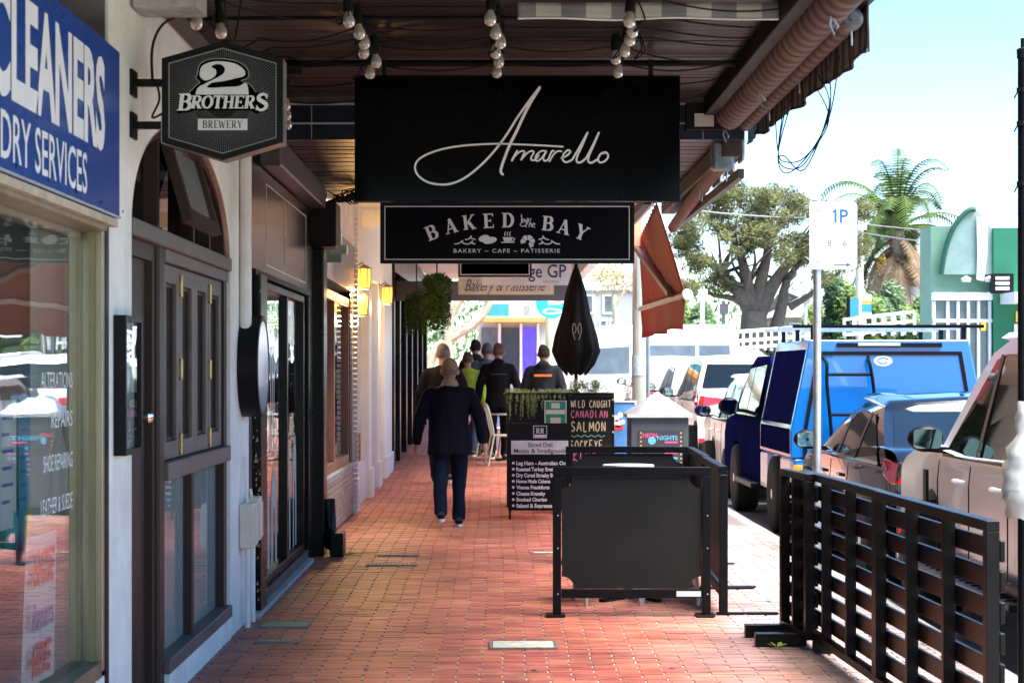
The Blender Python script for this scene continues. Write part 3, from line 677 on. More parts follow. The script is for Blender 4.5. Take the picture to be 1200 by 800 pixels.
for k, (y0, z0) in enumerate(tiles):
    if k < 296:
        o = bpy.data.objects.new('tile', random.choice(tme)); COL.objects.link(o); o.parent = br; o.matrix_parent_inverse = Matrix.Translation(-br.location); o.location = (WX - .012, y0, z0)
    else: tm.box(WX - .014, WX, y0 + .004, y0 + .096, z0 + .003, z0 + .05, random.random())
stuff(tm.build('tile_field', M_TILE, br))
MB().box(WX - .3, WX + .03, 16.96, 20.65, .501, .56).build('sill', M_GREYP, br, bevel=.005)
f3 = MB().frame(17.15, 20.35, .56, 2.25, .09, WX - .1, WX - .02, 'x').box(WX - .1, WX - .025, 18.5, 18.6, .65, 2.16).build('window_frame', M_RB, br, bevel=.006)
MB().box(WX - .065, WX - .06, 17.24, 20.26, .65, 2.16).build('pane', M_GLASS, f3)
MB().box(WX - .3, WX - .01, 20.35, 20.60, .56, 2.32).build('end_post', M_BFR, br)
sp3 = MB().box(WX - .3, WX + .02, 16.96, 20.6, 2.32, 2.80).build('sign_panel', mat('grey_blackboard', (.14, .13, .12), .35, 0, .3, 4), br)
TXT('PIZZA CAFE', ML(WX + .0215, 19.0, 2.45), M_OFFWHITE, sp3, w=2.2, h=.16) if False else None
MB().box(WX - .3, WX + .01, 16.96, 20.6, 2.80, 3.4).build('upper_wall', M_PLASTER, br)
zz = MB()
for k in range(60): zz.box(WX + .002, WX + .05, 20.60, 20.68, k * .055, k * .055 + .04)
zz.build('serrated_edge', mat('white_pipe_paint', None), br)
MB().box(-4, WX - .3, 17.3, 20.6, -.1, -.05).build('interior_floor', mat('interior_floor', None), br)
MB().box(-4.1, -4, 17.3, 20.6, -.1, 3.2).build('interior_wall', mat('interior_grey', None), br)
MB().box(-5, WX - .01, 16.955, 20.68, 3.6, 3.75).build('flat_roof', M_GREYP, br)
m_ = MB().box(WX + .02, WX + .16, 17.3, 17.36, 2.42, 2.78).box(WX + .02, WX + .14, 17.3, 17.36, 2.72, 2.78)
g_ = tag(MB().box(WX + .022, WX + .15, 17.1, 17.18, 2.45, 2.74).box(WX + .05, WX + .2, 17.08, 17.2, 2.52, 2.6).build('wall_clamp', mat('grey_green_enamel', (.20, .27, .25), .5)), 'grey green metal bracket on the blackboard panel over the brown window', 'bracket')

# ---- white shop --------------------------------------------------------------
wh = thing('white_shopfront', 'white painted shopfront with pilasters and panelled door under two lit lanterns', 'shop', (-3, 24, 0))
M_WP = mat('white_gloss_paint', (.74, .76, .72), .45, 0, .06, 3, .0008, 20)
MB().box(WX - .4, WX - .10, 20.70, 28.4, -.1, 3.6).build('wall', M_WP, wh)
MB().box(WX - .3, WX, 20.70, 28.4, 2.62, 3.6).build('upper_wall', M_WP, wh)
for (a, b) in ((20.75, 21.25), (23.3, 23.75), (25.1, 25.5), (26.6, 28.4)):
    p = MB().box(WX - .2, WX + .0, a, b, .35, 2.62).build('pilaster', M_WP, wh, bevel=.01)
    MB().box(WX - .2, WX + .03, a - .04, min(b + .04, 28.4), -.05, .35).build('base', M_WP, p, bevel=.008)
for k in range(6): MB().box(WX - .14, WX - .09, 23.8 + k * .21, 23.93 + k * .21, .1, 2.5).build('door_board', M_WP, wh, bevel=.008)
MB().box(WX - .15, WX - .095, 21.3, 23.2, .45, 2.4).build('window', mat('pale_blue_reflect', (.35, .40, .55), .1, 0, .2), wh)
MB().box(WX - .15, WX - .04, 21.26, 23.3, -.05, .44).build('stall_riser', M_WP, wh)
tag(MB().box(WX + .0, WX + .06, 20.85, 20.95, .55, .85).build('letter_box', mat('tan_wood', (.42, .30, .15), .5)), 'small tan wooden box on the white pilaster beside the tiles', 'box')
def lantern(x, y, z, lb, s=1):
    t = thing('wall_lantern', lb, 'wall lantern', (x, y, z), 'lit wall lanterns on the white shop')
    MB().box(x - .10, x - .09, y - .05, y + .05, z - .08, z + .14).tube([(x - .09, y, z + .11), (x - .02, y, z + .16), (x, y, z + .13)], .008, 6).build('bracket', M_BRASS, t)
    MB().lathe([(.02, .13), (.075, .10), (.07, .09)], (x, y, z), 'z', 16).lathe([(.055, -.13), (.058, -.115)], (x, y, z), 'z', 16).build('cap', M_BRASS, t, smooth=True)
    cg = MB()
    for q_ in range(6): cg.tube([(x + .07 * math.cos(q_ * 1.047), y + .07 * math.sin(q_ * 1.047), z + .10), (x + .062 * math.cos(q_ * 1.047), y + .062 * math.sin(q_ * 1.047), z - .12)], .005, 5)
    cg.build('cage', M_BRASS, t)
    MB().lathe([(.055, -.11), (.066, -.02), (.064, .09)], (x, y, z), 'z', 16).build('glass', mat('amber_glow_glass', (.9, .33, .04), .3, emit=.55, var=.3), t, smooth=True)
    MB().lathe([(.0, -.085), (.032, -.06), (.034, -.02), (.02, .02)], (x, y, z), 'z', 12).build('bulb', mat('warm_bulb', (1, .75, .35), .3, emit=30, var=.02), t, smooth=True)
    ld = bpy.data.lights.new('lantern_light', 'POINT'); ld.energy = 9; ld.color = (1, .55, .2); ld.shadow_soft_size = .07
    lo = bpy.data.objects.new('lantern_light', ld); COL.objects.link(lo); lo.parent = t; lo.location = (.0, 0, -.17)
lantern(WX + .10, 20.9, 2.50, 'large lit amber wall lantern beside the blackboard panel')
lantern(WX + .10, 25.3, 2.49, 'lit amber wall lantern farther along the white shop')
lantern(WX + .06, 21.0, 2.22, 'smaller lit amber lantern just under the large one')

# ---- far black shop ----------------------------------------------------------
fb = thing('far_black_shopfront', 'farther black framed shop with tall glass panes past the white shop', 'shop', (-3, 33, 0))
MB().box(WX - .5, WX - .25, 28.42, 46, -.1, 4).build('wall', mat('interior_grey', None), fb)
for y_ in (28.45, 30.2, 32.4, 34.6, 37, 39.5, 42): MB().box(WX - .2, WX + .03, y_, y_ + .3, G(y_) - .1, 2.9).build('post', M_BFR, fb)
for y_ in (28.75, 30.5, 32.7, 34.9, 37.3, 39.8):
    MB().box(WX - .16, WX - .15, y_, y_ + 1.9 - .2, G(y_) + .5, 2.8).build('pane', M_DGLASS, fb)
    MB().box(WX - .2, WX - .05, y_, y_ + 1.7, G(y_) - .1, G(y_) + .5).build('riser', M_SOFF, fb)
MB().box(WX - .2, WX + .04, 28.42, 46, 2.9, 3.5).build('fascia', M_BFR, fb)
MB().add([(WX + .04, 28.6, 2.95), (WX + .04, 31.5, 2.95), (WX + .5, 31.5, 2.62), (WX + .5, 28.6, 2.62)], [(0, 1, 2, 3), (3, 2, 1, 0)]).build('small_awning', mat('slate_canvas', (.12, .17, .22), .8), fb)
# ================================================================ VERANDAHS
M_ROOF = mat('roof_iron', (.25, .24, .23), .5, .4, .2, 4)
def verandah(name, lb, y0, y1, x0, x1, z, bw=.105, m=M_CEIL):
    t = thing(name, lb, 'verandah', ((x0 + x1) / 2, y0, z))
    n = int((y1 - y0) / bw); vs = [MB().box(0, x1 - x0, .004, bw - .004, -.0, .014, .15 + .7 * k / 7) for k in range(8)]; ms = []
    for v in vs:
        o = v.build('board', m); ms.append(o.data); bpy.data.objects.remove(o)
    for k in range(n):
        o = bpy.data.objects.new('ceiling_board', random.choice(ms)); COL.objects.link(o); o.parent = t; o.matrix_parent_inverse = Matrix.Translation(-t.location)
        o.location = (x0, y0 + k * bw, z + random.uniform(-.002, .003)); b = None
    MB().box(x0, x1, y0, y1, z + .03, z + .09).build('roof', M_ROOF, t)
    return t
v1 = verandah('near_verandah', 'brown boarded verandah ceiling nearest the camera, above the string lights', 1.5, 12.28, WX, 1.40, 3.20)
MB().box(1.30, 1.385, 1.5, 12.28, 3.09, 3.195).build('edge_beam', mat('dark_edge_beam', (.004, .004, .004), .5, 0, .3, 4, .001, 30), v1, bevel=.005)
MB().box(1.405, 1.60, 1.5, 12.5, 3.20, 3.29).build('fascia', mat('dark_edge_beam', None), v1)
MB().box(WX + .002, WX + .10, 7.56, 12.2, 3.08, 3.195).build('cornice', M_BROWN, v1, bevel=.01)
bm = MB().box(WX + .1, 1.56, 12.29, 12.37, 2.95, 3.17).build('cross_beam', M_STEEL, v1, bevel=.003)
MB().box(WX + .1, 1.56, 12.276, 12.288, 3.045, 3.055).box(WX + .1, 1.56, 12.26, 12.29, 3.165, 3.175).build('beam_strip', mat('pale_strip', (.35, .40, .5), .4), v1)
for x_ in (-1.15, .9, 1.3): MB().box(x_, x_ + .005, 12.283, 12.289, 2.952, 3.16).build('joint_seam', M_GREYP, v1)
MB().box(WX, 1.62, 12.30, 12.42, 3.172, 3.30).build('closing_board', M_BROWN, v1)
MB().box(1.19, 1.45, 12.20, 12.285, 3.0, 3.17).build('junction_box', M_BLACK, v1, bevel=.004)
MB().box(1.24, 1.36, 12.188, 12.199, 3.02, 3.10).build('box_window', mat('pale_box_lid', (.42, .38, .33), .4), v1)
MB().tube([(WX, 10.62, 3.165), (1.3, 10.62, 3.165)], .017, 10).build('conduit', M_BLACKM, v1, smooth=True)
MB().tube([(WX, 9.35, 3.18), (1.3, 9.35, 3.18)], .010, 8).build('thin_conduit', M_BLACKM, v1)
MB().tube([(-1.12, 10.60, 3.14), (-1.04, 10.60, 3.14)], .04, 12).build('conduit_joint', M_BLACKM, v1, smooth=True)
v2 = verandah('middle_verandah', 'lower brown boarded verandah ceiling just beyond the steel beam', 12.42, 17.0, WX, 1.52, 2.985, .085)
MB().box(WX + .0, WX + .14, 12.4, 15.68, 2.80, 2.98).build('cornice', mat('grey_cornice', (.09, .08, .08), .35, .3, .3, 5, stretch=(1, .2, 1)), v2, bevel=.01)
MB().box(1.44, 1.56, 12.42, 17.0, 2.86, 2.98).build('edge_beam', M_BROWN, v2, bevel=.004)
fb_ = MB()
for k in range(18): fb_.box(1.57, 1.585, 12.45 + k * .25, 12.69 + k * .25, 2.84 + .03 * math.sin(k * 2), 3.03)
fb_.build('fascia_board', mat('peeling_grey_paint', (.16, .16, .16), .6, 0, .5, 7, .002, 20, col2=(.42, .42, .40)), v2)
v3 = thing('far_verandah', 'white lined verandah ceiling over the farther shops', 'verandah', (0, 30, 3.3))
for k in range(16): MB().box(WX, 1.45, 17.3 + k * 1.7, 18.99 + k * 1.7, 3.3 + .02 * k, 3.35 + .02 * k).build('ceiling_panel', M_SOFF, v3)
MB().box(1.35, 1.48, 17.3, 44, 3.05, 3.60).build('fascia', M_SOFF, v3)
MB().box(WX, 1.25, 29.6, 29.8, 2.57, 2.86).build('dark_beam', mat('grey_beam', (.09, .09, .10), .5), v3)
MB().box(WX, 1.25, 22.0, 22.12, 3.12, 3.29).build('white_beam', M_SOFF, v3)
# ---- rolled awnings and valance along the verandah edge
M_ROLL = stripes('brown_striped_canvas', (.15, .092, .075), (.062, .035, .029), .155, 'y', .8, duty=.5)
M_VAL = stripes('olive_striped_canvas', (.17, .16, .12), (.030, .028, .024), .155, 'y', .85, duty=.5)
ra = thing('rolled_awning', 'thick roll of brown striped canvas under the verandah edge', 'awning', (1.45, 8.3, 3.1))
pr = [];
M_ = MB()
for seg in range(3):
    y_a = 8.0 + seg * 1.45; y_b = min(y_a + 1.43, 12.28)
    M_.lathe([(.0, y_a), (.08, y_a), (.088, y_a + .05), (.088, y_b - .05), (.08, y_b), (0, y_b)], (1.46, 0, 3.09), 'y', 20)
M_.build('roll', M_ROLL, ra, smooth=True)
for y_, s_ in ((8.35, 1), (12.25, -1), (10.6, 1)):
    MB().tube([(1.43, y_, 3.02), (1.425, y_, 2.97), (1.445, y_, 2.93), (1.46, y_, 2.965), (1.44, y_, 3.0)], .006, 6).build('snap_hook', M_GALV, ra, smooth=True)
    MB().tube([(1.44, y_, 3.2), (1.44, y_ - .02, 3.02)], .007, 6).build('strap', M_CABLE, ra)
rb = thing('rolled_awning', 'thinner roll of brown striped canvas with a metal end cap, outside the thick roll', 'awning', (1.55, 8.6, 3.05))
MB().lathe([(.0, 8.66), (.045, 8.66), (.047, 12.26), (0, 12.26)], (1.565, 0, 3.045), 'y', 18).build('roll', M_ROLL, rb, smooth=True)
MB().lathe([(.0, 8.60), (.035, 8.60), (.052, 8.615), (.052, 8.65), (.03, 8.66)], (1.565, 0, 3.045), 'y', 20).lathe([(.012, 8.585), (.012, 8.6)], (1.565, 0, 3.045), 'y', 10).build('end_cap', mat('dull_cast_metal', (.12, .11, .11), .5, .4, .4, 20), rb, smooth=True)
for y_ in (8.62, 10.1, 11.2): MB().tube([(1.565, y_, 3.0), (1.567, y_, 2.93)], .005, 6).build('pull_hook', M_GALV, rb)
vl = thing('striped_valance', 'hanging striped olive canvas valance outside the two rolls', 'valance', (1.62, 8.6, 3.1))
m_ = MB(); ny = 130; nz = 6; L_ = []
for i in range(ny + 1):
    y_ = 8.64 + (12.75 - 8.64) * i / ny
    for j in range(nz + 1):
        t = j / nz; zt = 3.12 + .0 * y_; zb = 2.90 + .010 * math.sin(y_ * 5.2) + .006 * math.sin(y_ * 13) + .018 * (y_ - 8.6)
        L_.append((1.64 + .010 * math.sin(y_ * 9 + t) * t + .006 * math.sin(y_ * 23) * t, y_, zt + (zb - zt) * t))
fs = [(i * (nz + 1) + j, (i + 1) * (nz + 1) + j, (i + 1) * (nz + 1) + j + 1, i * (nz + 1) + j + 1) for i in range(ny) for j in range(nz)]
o = MB().add(L_, fs).build('cloth', M_VAL, vl, smooth=True); sm = o.modifiers.new('thick', 'SOLIDIFY'); sm.thickness = .004
ed = [L_[i * (nz + 1) + nz] for i in range(0, ny + 1)]
MB().tube(ed, .006, 6).build('hem', mat('dark_hem', (.06, .03, .03), .8), vl, smooth=True)
MB().tube([(1.64, 8.64, 3.12), (1.64, 8.62, 3.0), (1.645, 8.64, ed[0][2])], .006, 6).build('end_hem', mat('dark_hem', None), vl)
MB().box(1.60, 1.66, 8.4, 12.75, 3.12, 3.30).build('head_board', M_BROWN, vl)
# small striped drop across the path
M_CROSS = stripes('grey_cream_canvas', (.46, .45, .38), (.20, .195, .185), .23, 'x', .85, duty=.5, off=.18)
cv = thing('cross_valance', 'grey and cream striped canvas strip hanging across the walkway near the camera', 'valance', (.7, 9.0, 3.1))
m_ = MB(); L_ = []; nx = 60
for i in range(nx + 1):
    x_ = .105 + (1.425 - .105) * i / nx
    for j in range(4):
        t = j / 3; L_.append((x_, 9.0 + .01 * math.sin(x_ * 14) * t, 3.19 + (3.115 + .004 * math.sin(x_ * 9) - 3.19) * t))
o = MB().add(L_, [(i * 4 + j, i * 4 + j + 1, (i + 1) * 4 + j + 1, (i + 1) * 4 + j) for i in range(nx) for j in range(3)]).build('cloth', M_CROSS, cv, smooth=True)
o.modifiers.new('thick', 'SOLIDIFY').thickness = .003
MB().tube([L_[i * 4 + 3] for i in range(nx + 1)], .005, 6).build('hem', M_OFFWHITE, cv)
# second, farther roll
rc = thing('rolled_awning', 'farther brown canvas roll hanging under the middle verandah edge', 'awning', (1.5, 12.6, 2.9))
MB().tube([(1.50, 12.6, 2.90), (1.51, 14.0, 2.86), (1.52, 15.4, 2.80), (1.56, 17.2, 2.76)], [.06, .055, .05, .045], 14).build('roll', mat('plain_brown_canvas', (.16, .09, .07), .7, 0, .2, 5), rc, smooth=True)
MB().box(1.56, 1.60, 12.6, 17.2, 2.74, 2.80).build('bottom_bar', M_BROWN, rc)
MB().box(1.38, 1.52, 12.45, 12.6, 2.78, 2.96).build('gear_bracket', mat('worn_verdigris', (.14, .17, .18), .5, .5, .5, 12), rc, bevel=.02, seg=2)
for y_ in (12.6, 14.1): MB().tube([(1.47, y_, 2.80), (1.465, y_, 2.74), (1.485, y_, 2.72), (1.49, y_, 2.78)], .006, 6).build('hook', M_GALV, rc)
# hanging cable loop beside the valance
lp = MB()
for k, (xa, ya, da) in enumerate(((1.60, 9.6, .02), (1.60, 9.8, .0), (1.61, 10.2, .03), (1.60, 9.9, -.03))):
    e0 = Vector((1.64, ya - .25 + .1 * k, 3.0)); e1 = Vector((1.60, ya + 1.0, 2.95))
    lp.tube(cr([tuple(e0), (1.66, 9.75, 2.78 - da), (1.58, 10.0, 2.56 + da), (1.55, 10.5, 2.56 + .03 * k), (1.58, 10.95, 2.72), tuple(e1)], 6), .0035, 5)
tag(lp.build('cable_loop', M_CABLE, smooth=True), 'loose loop of thin black cables dangling below the striped valance', 'cable')
# ---- red drop awning
M_REDC = mat('faded_red_canvas', (.20, .007, .005), .7, 0, .35, 5, .002, 12, col2=(.30, .014, .010), stretch=(1, .5, .15))
rdw = thing('red_drop_awning', 'red canvas drop awning with folding arm hanging at the verandah edge', 'awning', (1.55, 19, 2.6))
m_ = MB(); L_ = []; ny = 40; nz = 14
for i in range(ny + 1):
    y_ = 17.0 + 5.3 * i / ny
    for j in range(nz + 1):
        t = j / nz; L_.append((1.40 + .23 * i / ny + (.25 - .21 * i / ny) * t + .012 * math.sin(y_ * 6 + 2 * t) * t + .012 * math.sin(y_ * 15), y_, 2.97 + (2.17 - 2.97 + .05 * i / ny) * t))
F_ = [(i * (nz + 1) + j, (i + 1) * (nz + 1) + j, (i + 1) * (nz + 1) + j + 1, i * (nz + 1) + j + 1) for i in range(ny) for j in range(nz)]
o = MB().add(L_, F_).build('canvas', M_REDC, rdw, smooth=True); o.modifiers.new('t', 'SOLIDIFY').thickness = .006
m_ = MB(); L_ = []
for i in range(ny + 1):
    y_ = 17.05 + 5.2 * i / ny
    for j in range(7):
        t = j / 6; L_.append((1.65 + .03 * math.sin(y_ * 4) * t, y_, 2.15 + .05 * i / ny - (.27 + .05 * i / ny + .012 * math.sin(y_ * 3)) * t))
o = MB().add(L_, [(i * 7 + j, (i + 1) * 7 + j, (i + 1) * 7 + j + 1, i * 7 + j + 1) for i in range(ny) for j in range(6)]).build('skirt', M_REDC, rdw, smooth=True); o.modifiers.new('t', 'SOLIDIFY').thickness = .006
MB().tube([(1.655, 16.9, 2.16), (1.655, 22.4, 2.21)], .028, 10).build('front_bar', mat('pale_alloy', (.55, .53, .50), .35, .5), rdw, smooth=True)
MB().lathe([(.0, 0), (.045, .0), (.05, .06), (0, .08)], (1.655, 16.83, 2.16), 'y', 14).build('bar_end', M_WHITE, rdw, smooth=True)
MB().bar((1.53, 21.2, 3.1), (1.50, 20.8, 2.80), .09, .06).build('arm', mat('orange_arm', (.42, .09, .03), .4), rdw, bevel=.006)
MB().bar((1.50, 20.8, 2.80), (1.60, 17.9, 2.20), .06, .05).build('forearm', mat('brown_alloy', (.12, .07, .05), .35, .4), rdw, bevel=.006)
MB().box(1.58, 1.61, 22.3, 22.36, 2.2, 3.05).build('side_guide', M_WHITE, rdw)
MB().box(1.29, 1.36, 17.05, 22.3, 2.95, 3.02).build('head_bar', M_BLACKM, rdw)

# ---- string lights
M_SOCK = mat('black_socket', (.012, .012, .012), .5, 0, .2)
M_BULB = bpy.data.materials.new('bulb_glass'); M_BULB.use_nodes = True
_b = M_BULB.node_tree.nodes['Principled BSDF']; _b.inputs['Base Color'].default_value = (.62, .56, .46, 1); _b.inputs['Roughness'].default_value = .12; _b.inputs['Transmission Weight'].default_value = .45; _b.inputs['Coat Weight'].default_value = .5
_n = M_BULB.node_tree.nodes.new('ShaderNodeTexNoise'); _n.inputs['Scale'].default_value = 30; _r = M_BULB.node_tree.nodes.new('ShaderNodeValToRGB')
_r.color_ramp.elements[0].color = (.5, .43, .33, 1); _r.color_ramp.elements[1].color = (.72, .67, .58, 1)
M_BULB.node_tree.links.new(_n.outputs[0], _r.inputs[0]); M_BULB.node_tree.links.new(_r.outputs[0], _b.inputs['Base Color'])
MATS['bulb_glass'] = M_BULB
proto = None
rowsB = [('left', [(205, 5), (231, 27), (258, 38)], 8.4), ('centre left', [(408, 25), (420, 39), (427, 51), (427, 62), (440, 73), (434, 86)], 8.85),
         ('centre', [(575, 23), (581, 39), (586, 50), (580, 62), (585, 73), (582, 85)], 8.85), ('right', [(738, 25), (741, 37), (738, 47), (733, 60), (721, 69), (725, 85)], 8.85)]
rn = {'left': 'in the leftmost row of unlit string bulbs, above the hexagonal sign', 'centre left': 'in the row of unlit bulbs over the left end of the script sign',
      'centre': 'in the middle row of unlit bulbs over the script sign', 'right': 'in the row of unlit bulbs over the right end of the script sign'}
on = ['front', 'second', 'third', 'fourth', 'fifth', 'rearmost']
def mk_bulb():
    t = thing('string_bulb', 'x', 'light bulb', (0, 0, 0), 'unlit string light bulbs under the near verandah')
    MB().lathe([(.012, .105), (.016, .10), (.017, .05), (.022, .04), (.024, -.005), (.0, -.005)], (0, 0, 0), 'z', 14).build('socket', M_SOCK, t, smooth=True, local=True)
    MB().lathe([(.013, .0), (.016, -.012), (.026, -.032), (.029, -.048), (.024, -.066), (.012, -.075), (0, -.077)], (0, 0, 0), 'z', 16).build('globe', M_BULB, t, smooth=True, local=True)
    MB().tube([(0, 0, -.01), (.006, 0, -.03), (0, 0, -.05), (-.006, 0, -.03), (0, 0, -.01)], .0012, 4).build('filament', M_BRASS, t, local=True)
    return t
hang = {}
for rname, pts, Y0 in rowsB:
    for k, (px, py) in enumerate(pts):
        Y = Y0 + k * .275
        o = mk_bulb() if proto is None else copy_tree(proto)
        if proto is None: proto = o
        z = PZ(py, Y) + .045; x = PX(px, Y)
        place(o, (x, Y, z), random.uniform(0, 6), f'{on[k] if not (rname == "left" and k == 2) else "third"} bulb {rn[rname]}')
        o.rotation_euler = (random.uniform(-.08, .08), random.uniform(-.1, .1), 0)
        hang.setdefault(rname, []).append(Vector((x, Y, z + .10)))
for k, (px, py) in enumerate(((335, 124), (336, 135), (337, 146))):
    Y = 11.2 + k * .3; o = copy_tree(proto); z = PZ(py, Y) + .045; x = PX(px, Y); place(o, (x, Y, z), 0, ['upper', 'middle', 'lower'][k] + ' of the three unlit bulbs peeking out right of the hexagonal sign'); hang.setdefault('l2', []).append(Vector((x, Y, z + .1)))
cab = MB()
def droop(a, b, d, r=.0045): 
    return [(a.x + (b.x - a.x) * i / 12, a.y + (b.y - a.y) * i / 12, min(3.19, a.z + (b.z - a.z) * i / 12 - d * 4 * (i / 12) * (1 - i / 12))) for i in range(13)]
rk = ['left', 'centre left', 'centre', 'right']
for k in range(6):
    Y = 8.85 + k * .275; up = lambda v: Vector((v.x, v.y + .03, 3.185))
    seq = [Vector((WX + .05, Y + .1, 3.12))] + [hang[r][min(k, len(hang[r]) - 1)] if not (r == 'left' and k > 2) else Vector((-1.25 + .03 * k, Y, 3.14)) for r in rk] + [Vector((1.35, Y + .1, 3.16))]
    for a, b in zip(seq[:-1], seq[1:]): cab.tube(droop(a, b, random.uniform(.02, .06)), .0045, 5)
for k in range(3):
    Y = 10.5 + k * .6; zc = 3.15
    seq = [Vector((WX + .05, Y, zc)), Vector((-.68, Y, zc)), Vector((.02, Y, zc)), Vector((.66, Y, zc)), Vector((1.25, Y, zc))]
    for a, b in zip(seq[:-1], seq[1:]): cab.tube(droop(a, b, random.uniform(.015, .06)), .0045, 5)
for r in rk + ['l2']:
    for v in hang[r]: cab.tube([v, (v.x + random.uniform(-.01, .01), v.y + .02, 3.19)], .004, 5)
    for a, b in zip(hang[r][:-1], hang[r][1:]): cab.tube(droop(a + Vector((.03, 0, .02)), b + Vector((.03, 0, .02)), .03), .004, 5)
for s_ in range(10):
    x_ = random.choice((-.68, .01, .66)) + random.uniform(-.06, .06); Y = random.uniform(8.8, 10.6)
    cab.tube(cr([(x_, Y, 3.19), (x_ + .03, Y, 3.10), (x_ - .02, Y + .03, 3.06), (x_ + .02, Y + .05, 3.12), (x_, Y + .08, 3.19)], 4), .004, 5)
cab.tube(cr([(-1.33, 8.5, 3.19), (-1.30, 8.4, 3.05), (-1.40, 8.3, 2.97), (-1.44, 8.25, 2.86), (-1.43, 8.2, 2.70)], 5), .006, 6)
cab.tube(cr([(-1.2, 8.7, 3.19), (-1.19, 8.7, 3.05), (-1.17, 8.8, 2.98), (-1.15, 8.9, 3.19)], 5), .004, 5)
tag(cab.build('string_light_cable', M_CABLE, smooth=True), 'black drooping cables of the string lights strung across the verandah ceiling', 'cable')
tag(MB().box(-1.478, -1.21, 8.0, 8.25, 2.985, 3.09).build('junction_box', mat('old_cream_box', (.36, .36, .33), .6, 0, .3, 12), bevel=.004), 'pale junction box on the white pier above the hexagonal sign', 'junction box')

# ================================================================ HANGING SIGNS
# hexagonal brewery sign
hx = thing('hexagonal_sign', 'black hexagonal projecting brewery sign with a big number 2', 'sign', (-1.11, 8.0, 2.6))
Yh = 8.0; c_ = (PX(261, Yh)); hw = PX(332, Yh) - c_
HT, HU, HL, HB = PZ(49, Yh), PZ(69, Yh), PZ(167, Yh), PZ(188, Yh)
hexp = [(c_ - hw, HL), (c_, HB), (c_ + hw, HL), (c_ + hw, HU), (c_, HT), (c_ - hw, HU)]
cz = (HT + HB) / 2
sc_ = lambda q, k: [(c_ + (a - c_) * k, cz + (b - cz) * k) for a, b in q]
MB().prism(hexp, Yh, Yh + .12, 'y').build('case', mat('silver_case', (.30, .28, .25), .35, .6, .3, 10), hx)
MB().ring(hexp, sc_(hexp, .90), Yh - .012, Yh, 'y').build('frame', M_BLACK, hx, bevel=.002)
fc = MB().prism(sc_(hexp, .901), Yh - .004, Yh, 'y').build('face', mat('charcoal_face', (.008, .008, .009), .4), hx)
MB().ring(sc_(hexp, .89), sc_(hexp, .876), Yh - .0055, Yh - .0045, 'y').build('border_line', mat('grey_line', (.30, .31, .31), .5), fc)
ry = MB(); M0 = MF(c_, Yh - .0046, cz)
def hexr(a):
    best = 9
    pts = [(x - c_, z - cz) for x, z in sc_(hexp, .87)]
    for i in range(6):
        p, q = Vector(pts[i]), Vector(pts[(i + 1) % 6]); d = Vector((math.cos(a), math.sin(a))); e = q - p
        den = d.x * e.y - d.y * e.x
        if abs(den) > 1e-9:
            t = (p.x * e.y - p.y * e.x) / den; s = (p.x * d.y - p.y * d.x) / den
            if t > 0 and -.001 <= s <= 1.001: best = min(best, t)
    return best
for k in range(144):
    a = 2 * math.pi * k / 144; r1 = hexr(a); r0 = .07 if k % 2 else .12
    ry.ribbon([(math.cos(a) * r0, math.sin(a) * r0), (math.cos(a) * r1, math.sin(a) * r1)], .0014, M0)
ry.build('ray', mat('grey_line_dim', (.16, .16, .16), .5), fc)
u = lambda px, py, d: None
def hp_(px, py): return (PX(px, Yh) - c_, PZ(py, Yh) - cz)     # sign drawing in sign-local metres
S5 = 155 / 855
def q_(x, y): return hp_(185 + x * S5, 45 + y * S5)
two_o = cr([(270, 235), (285, 180), (340, 152), (420, 148), (510, 165), (565, 205), (570, 255), (530, 275), (585, 300), (590, 368), (240, 368), (255, 310), (285, 285), (262, 260)], 4, True)
two_bk = [q_(415 + (x - 415) * 1.06, 262 + (y - 262) * 1.08) for x, y in two_o]
MB().flat(two_bk, MF(c_, Yh - .0062, cz)).build('two_outline', M_BLACKS, fc)
rim_ = [q_(415 + (x - 415) * 1.10, 262 + (y - 262) * 1.12) for x, y in two_o]
MB().ribbon(rim_, .0025, MF(c_, Yh - .0056, cz), True).build('two_halo', mat('grey_line', None), fc)
top = cr([(272, 238), (285, 185), (345, 156), (420, 152), (505, 168), (560, 208), (560, 245), (500, 262), (420, 280), (350, 290), (310, 320), (300, 300), (360, 270), (420, 235), (435, 200), (410, 172), (370, 172), (348, 188), (375, 205), (378, 235), (350, 262), (310, 275), (285, 262)], 4, True)
foot_ = cr([(245, 366), (258, 325), (300, 300), (330, 322), (420, 318), (520, 312), (570, 290), (585, 330), (588, 366)], 4)
tw = MB().flat([q_(*p) for p in top], MF(c_, Yh - .0070, cz)).flat([q_(*p) for p in foot_], MF(c_, Yh - .0068, cz)); tw.build('number_two', M_OFFWHITE, fc)
tr_ = MB().flat([q_(x, y) for x, y in [(125, 475), (150, 365), (235, 355), (245, 372), (600, 372), (625, 350), (690, 358), (708, 470), (640, 490), (600, 470), (235, 465), (200, 480), (130, 490)]], MF(c_, Yh - .0074, cz)); tr_.build('name_backing', M_BLACKS, fc)
def slab_word(s, M, h, wt, m, par, off=.02, fs=1.0):
    mb = serif_text(s, M, h, wt, 1.15 * fs); return mb.build('lettering', m, par)
xl, zl = q_(175, 468); xr, _ = q_(600, 468)
lw = MB(); Ws = [serif_letter(c)[1] for c in 'BROTHERS']; hs_ = [1.32, 1, 1, 1, 1, 1, 1, 1.32]; tot = sum(a * b for a, b in zip(Ws, hs_)) * .94
x0_ = q_(125, 0)[0]; x1_ = q_(705, 0)[0]; kx = (x1_ - x0_) / (tot * .0165 * 1); hh = abs(q_(0, 370)[1] - q_(0, 452)[1]); xx = x0_
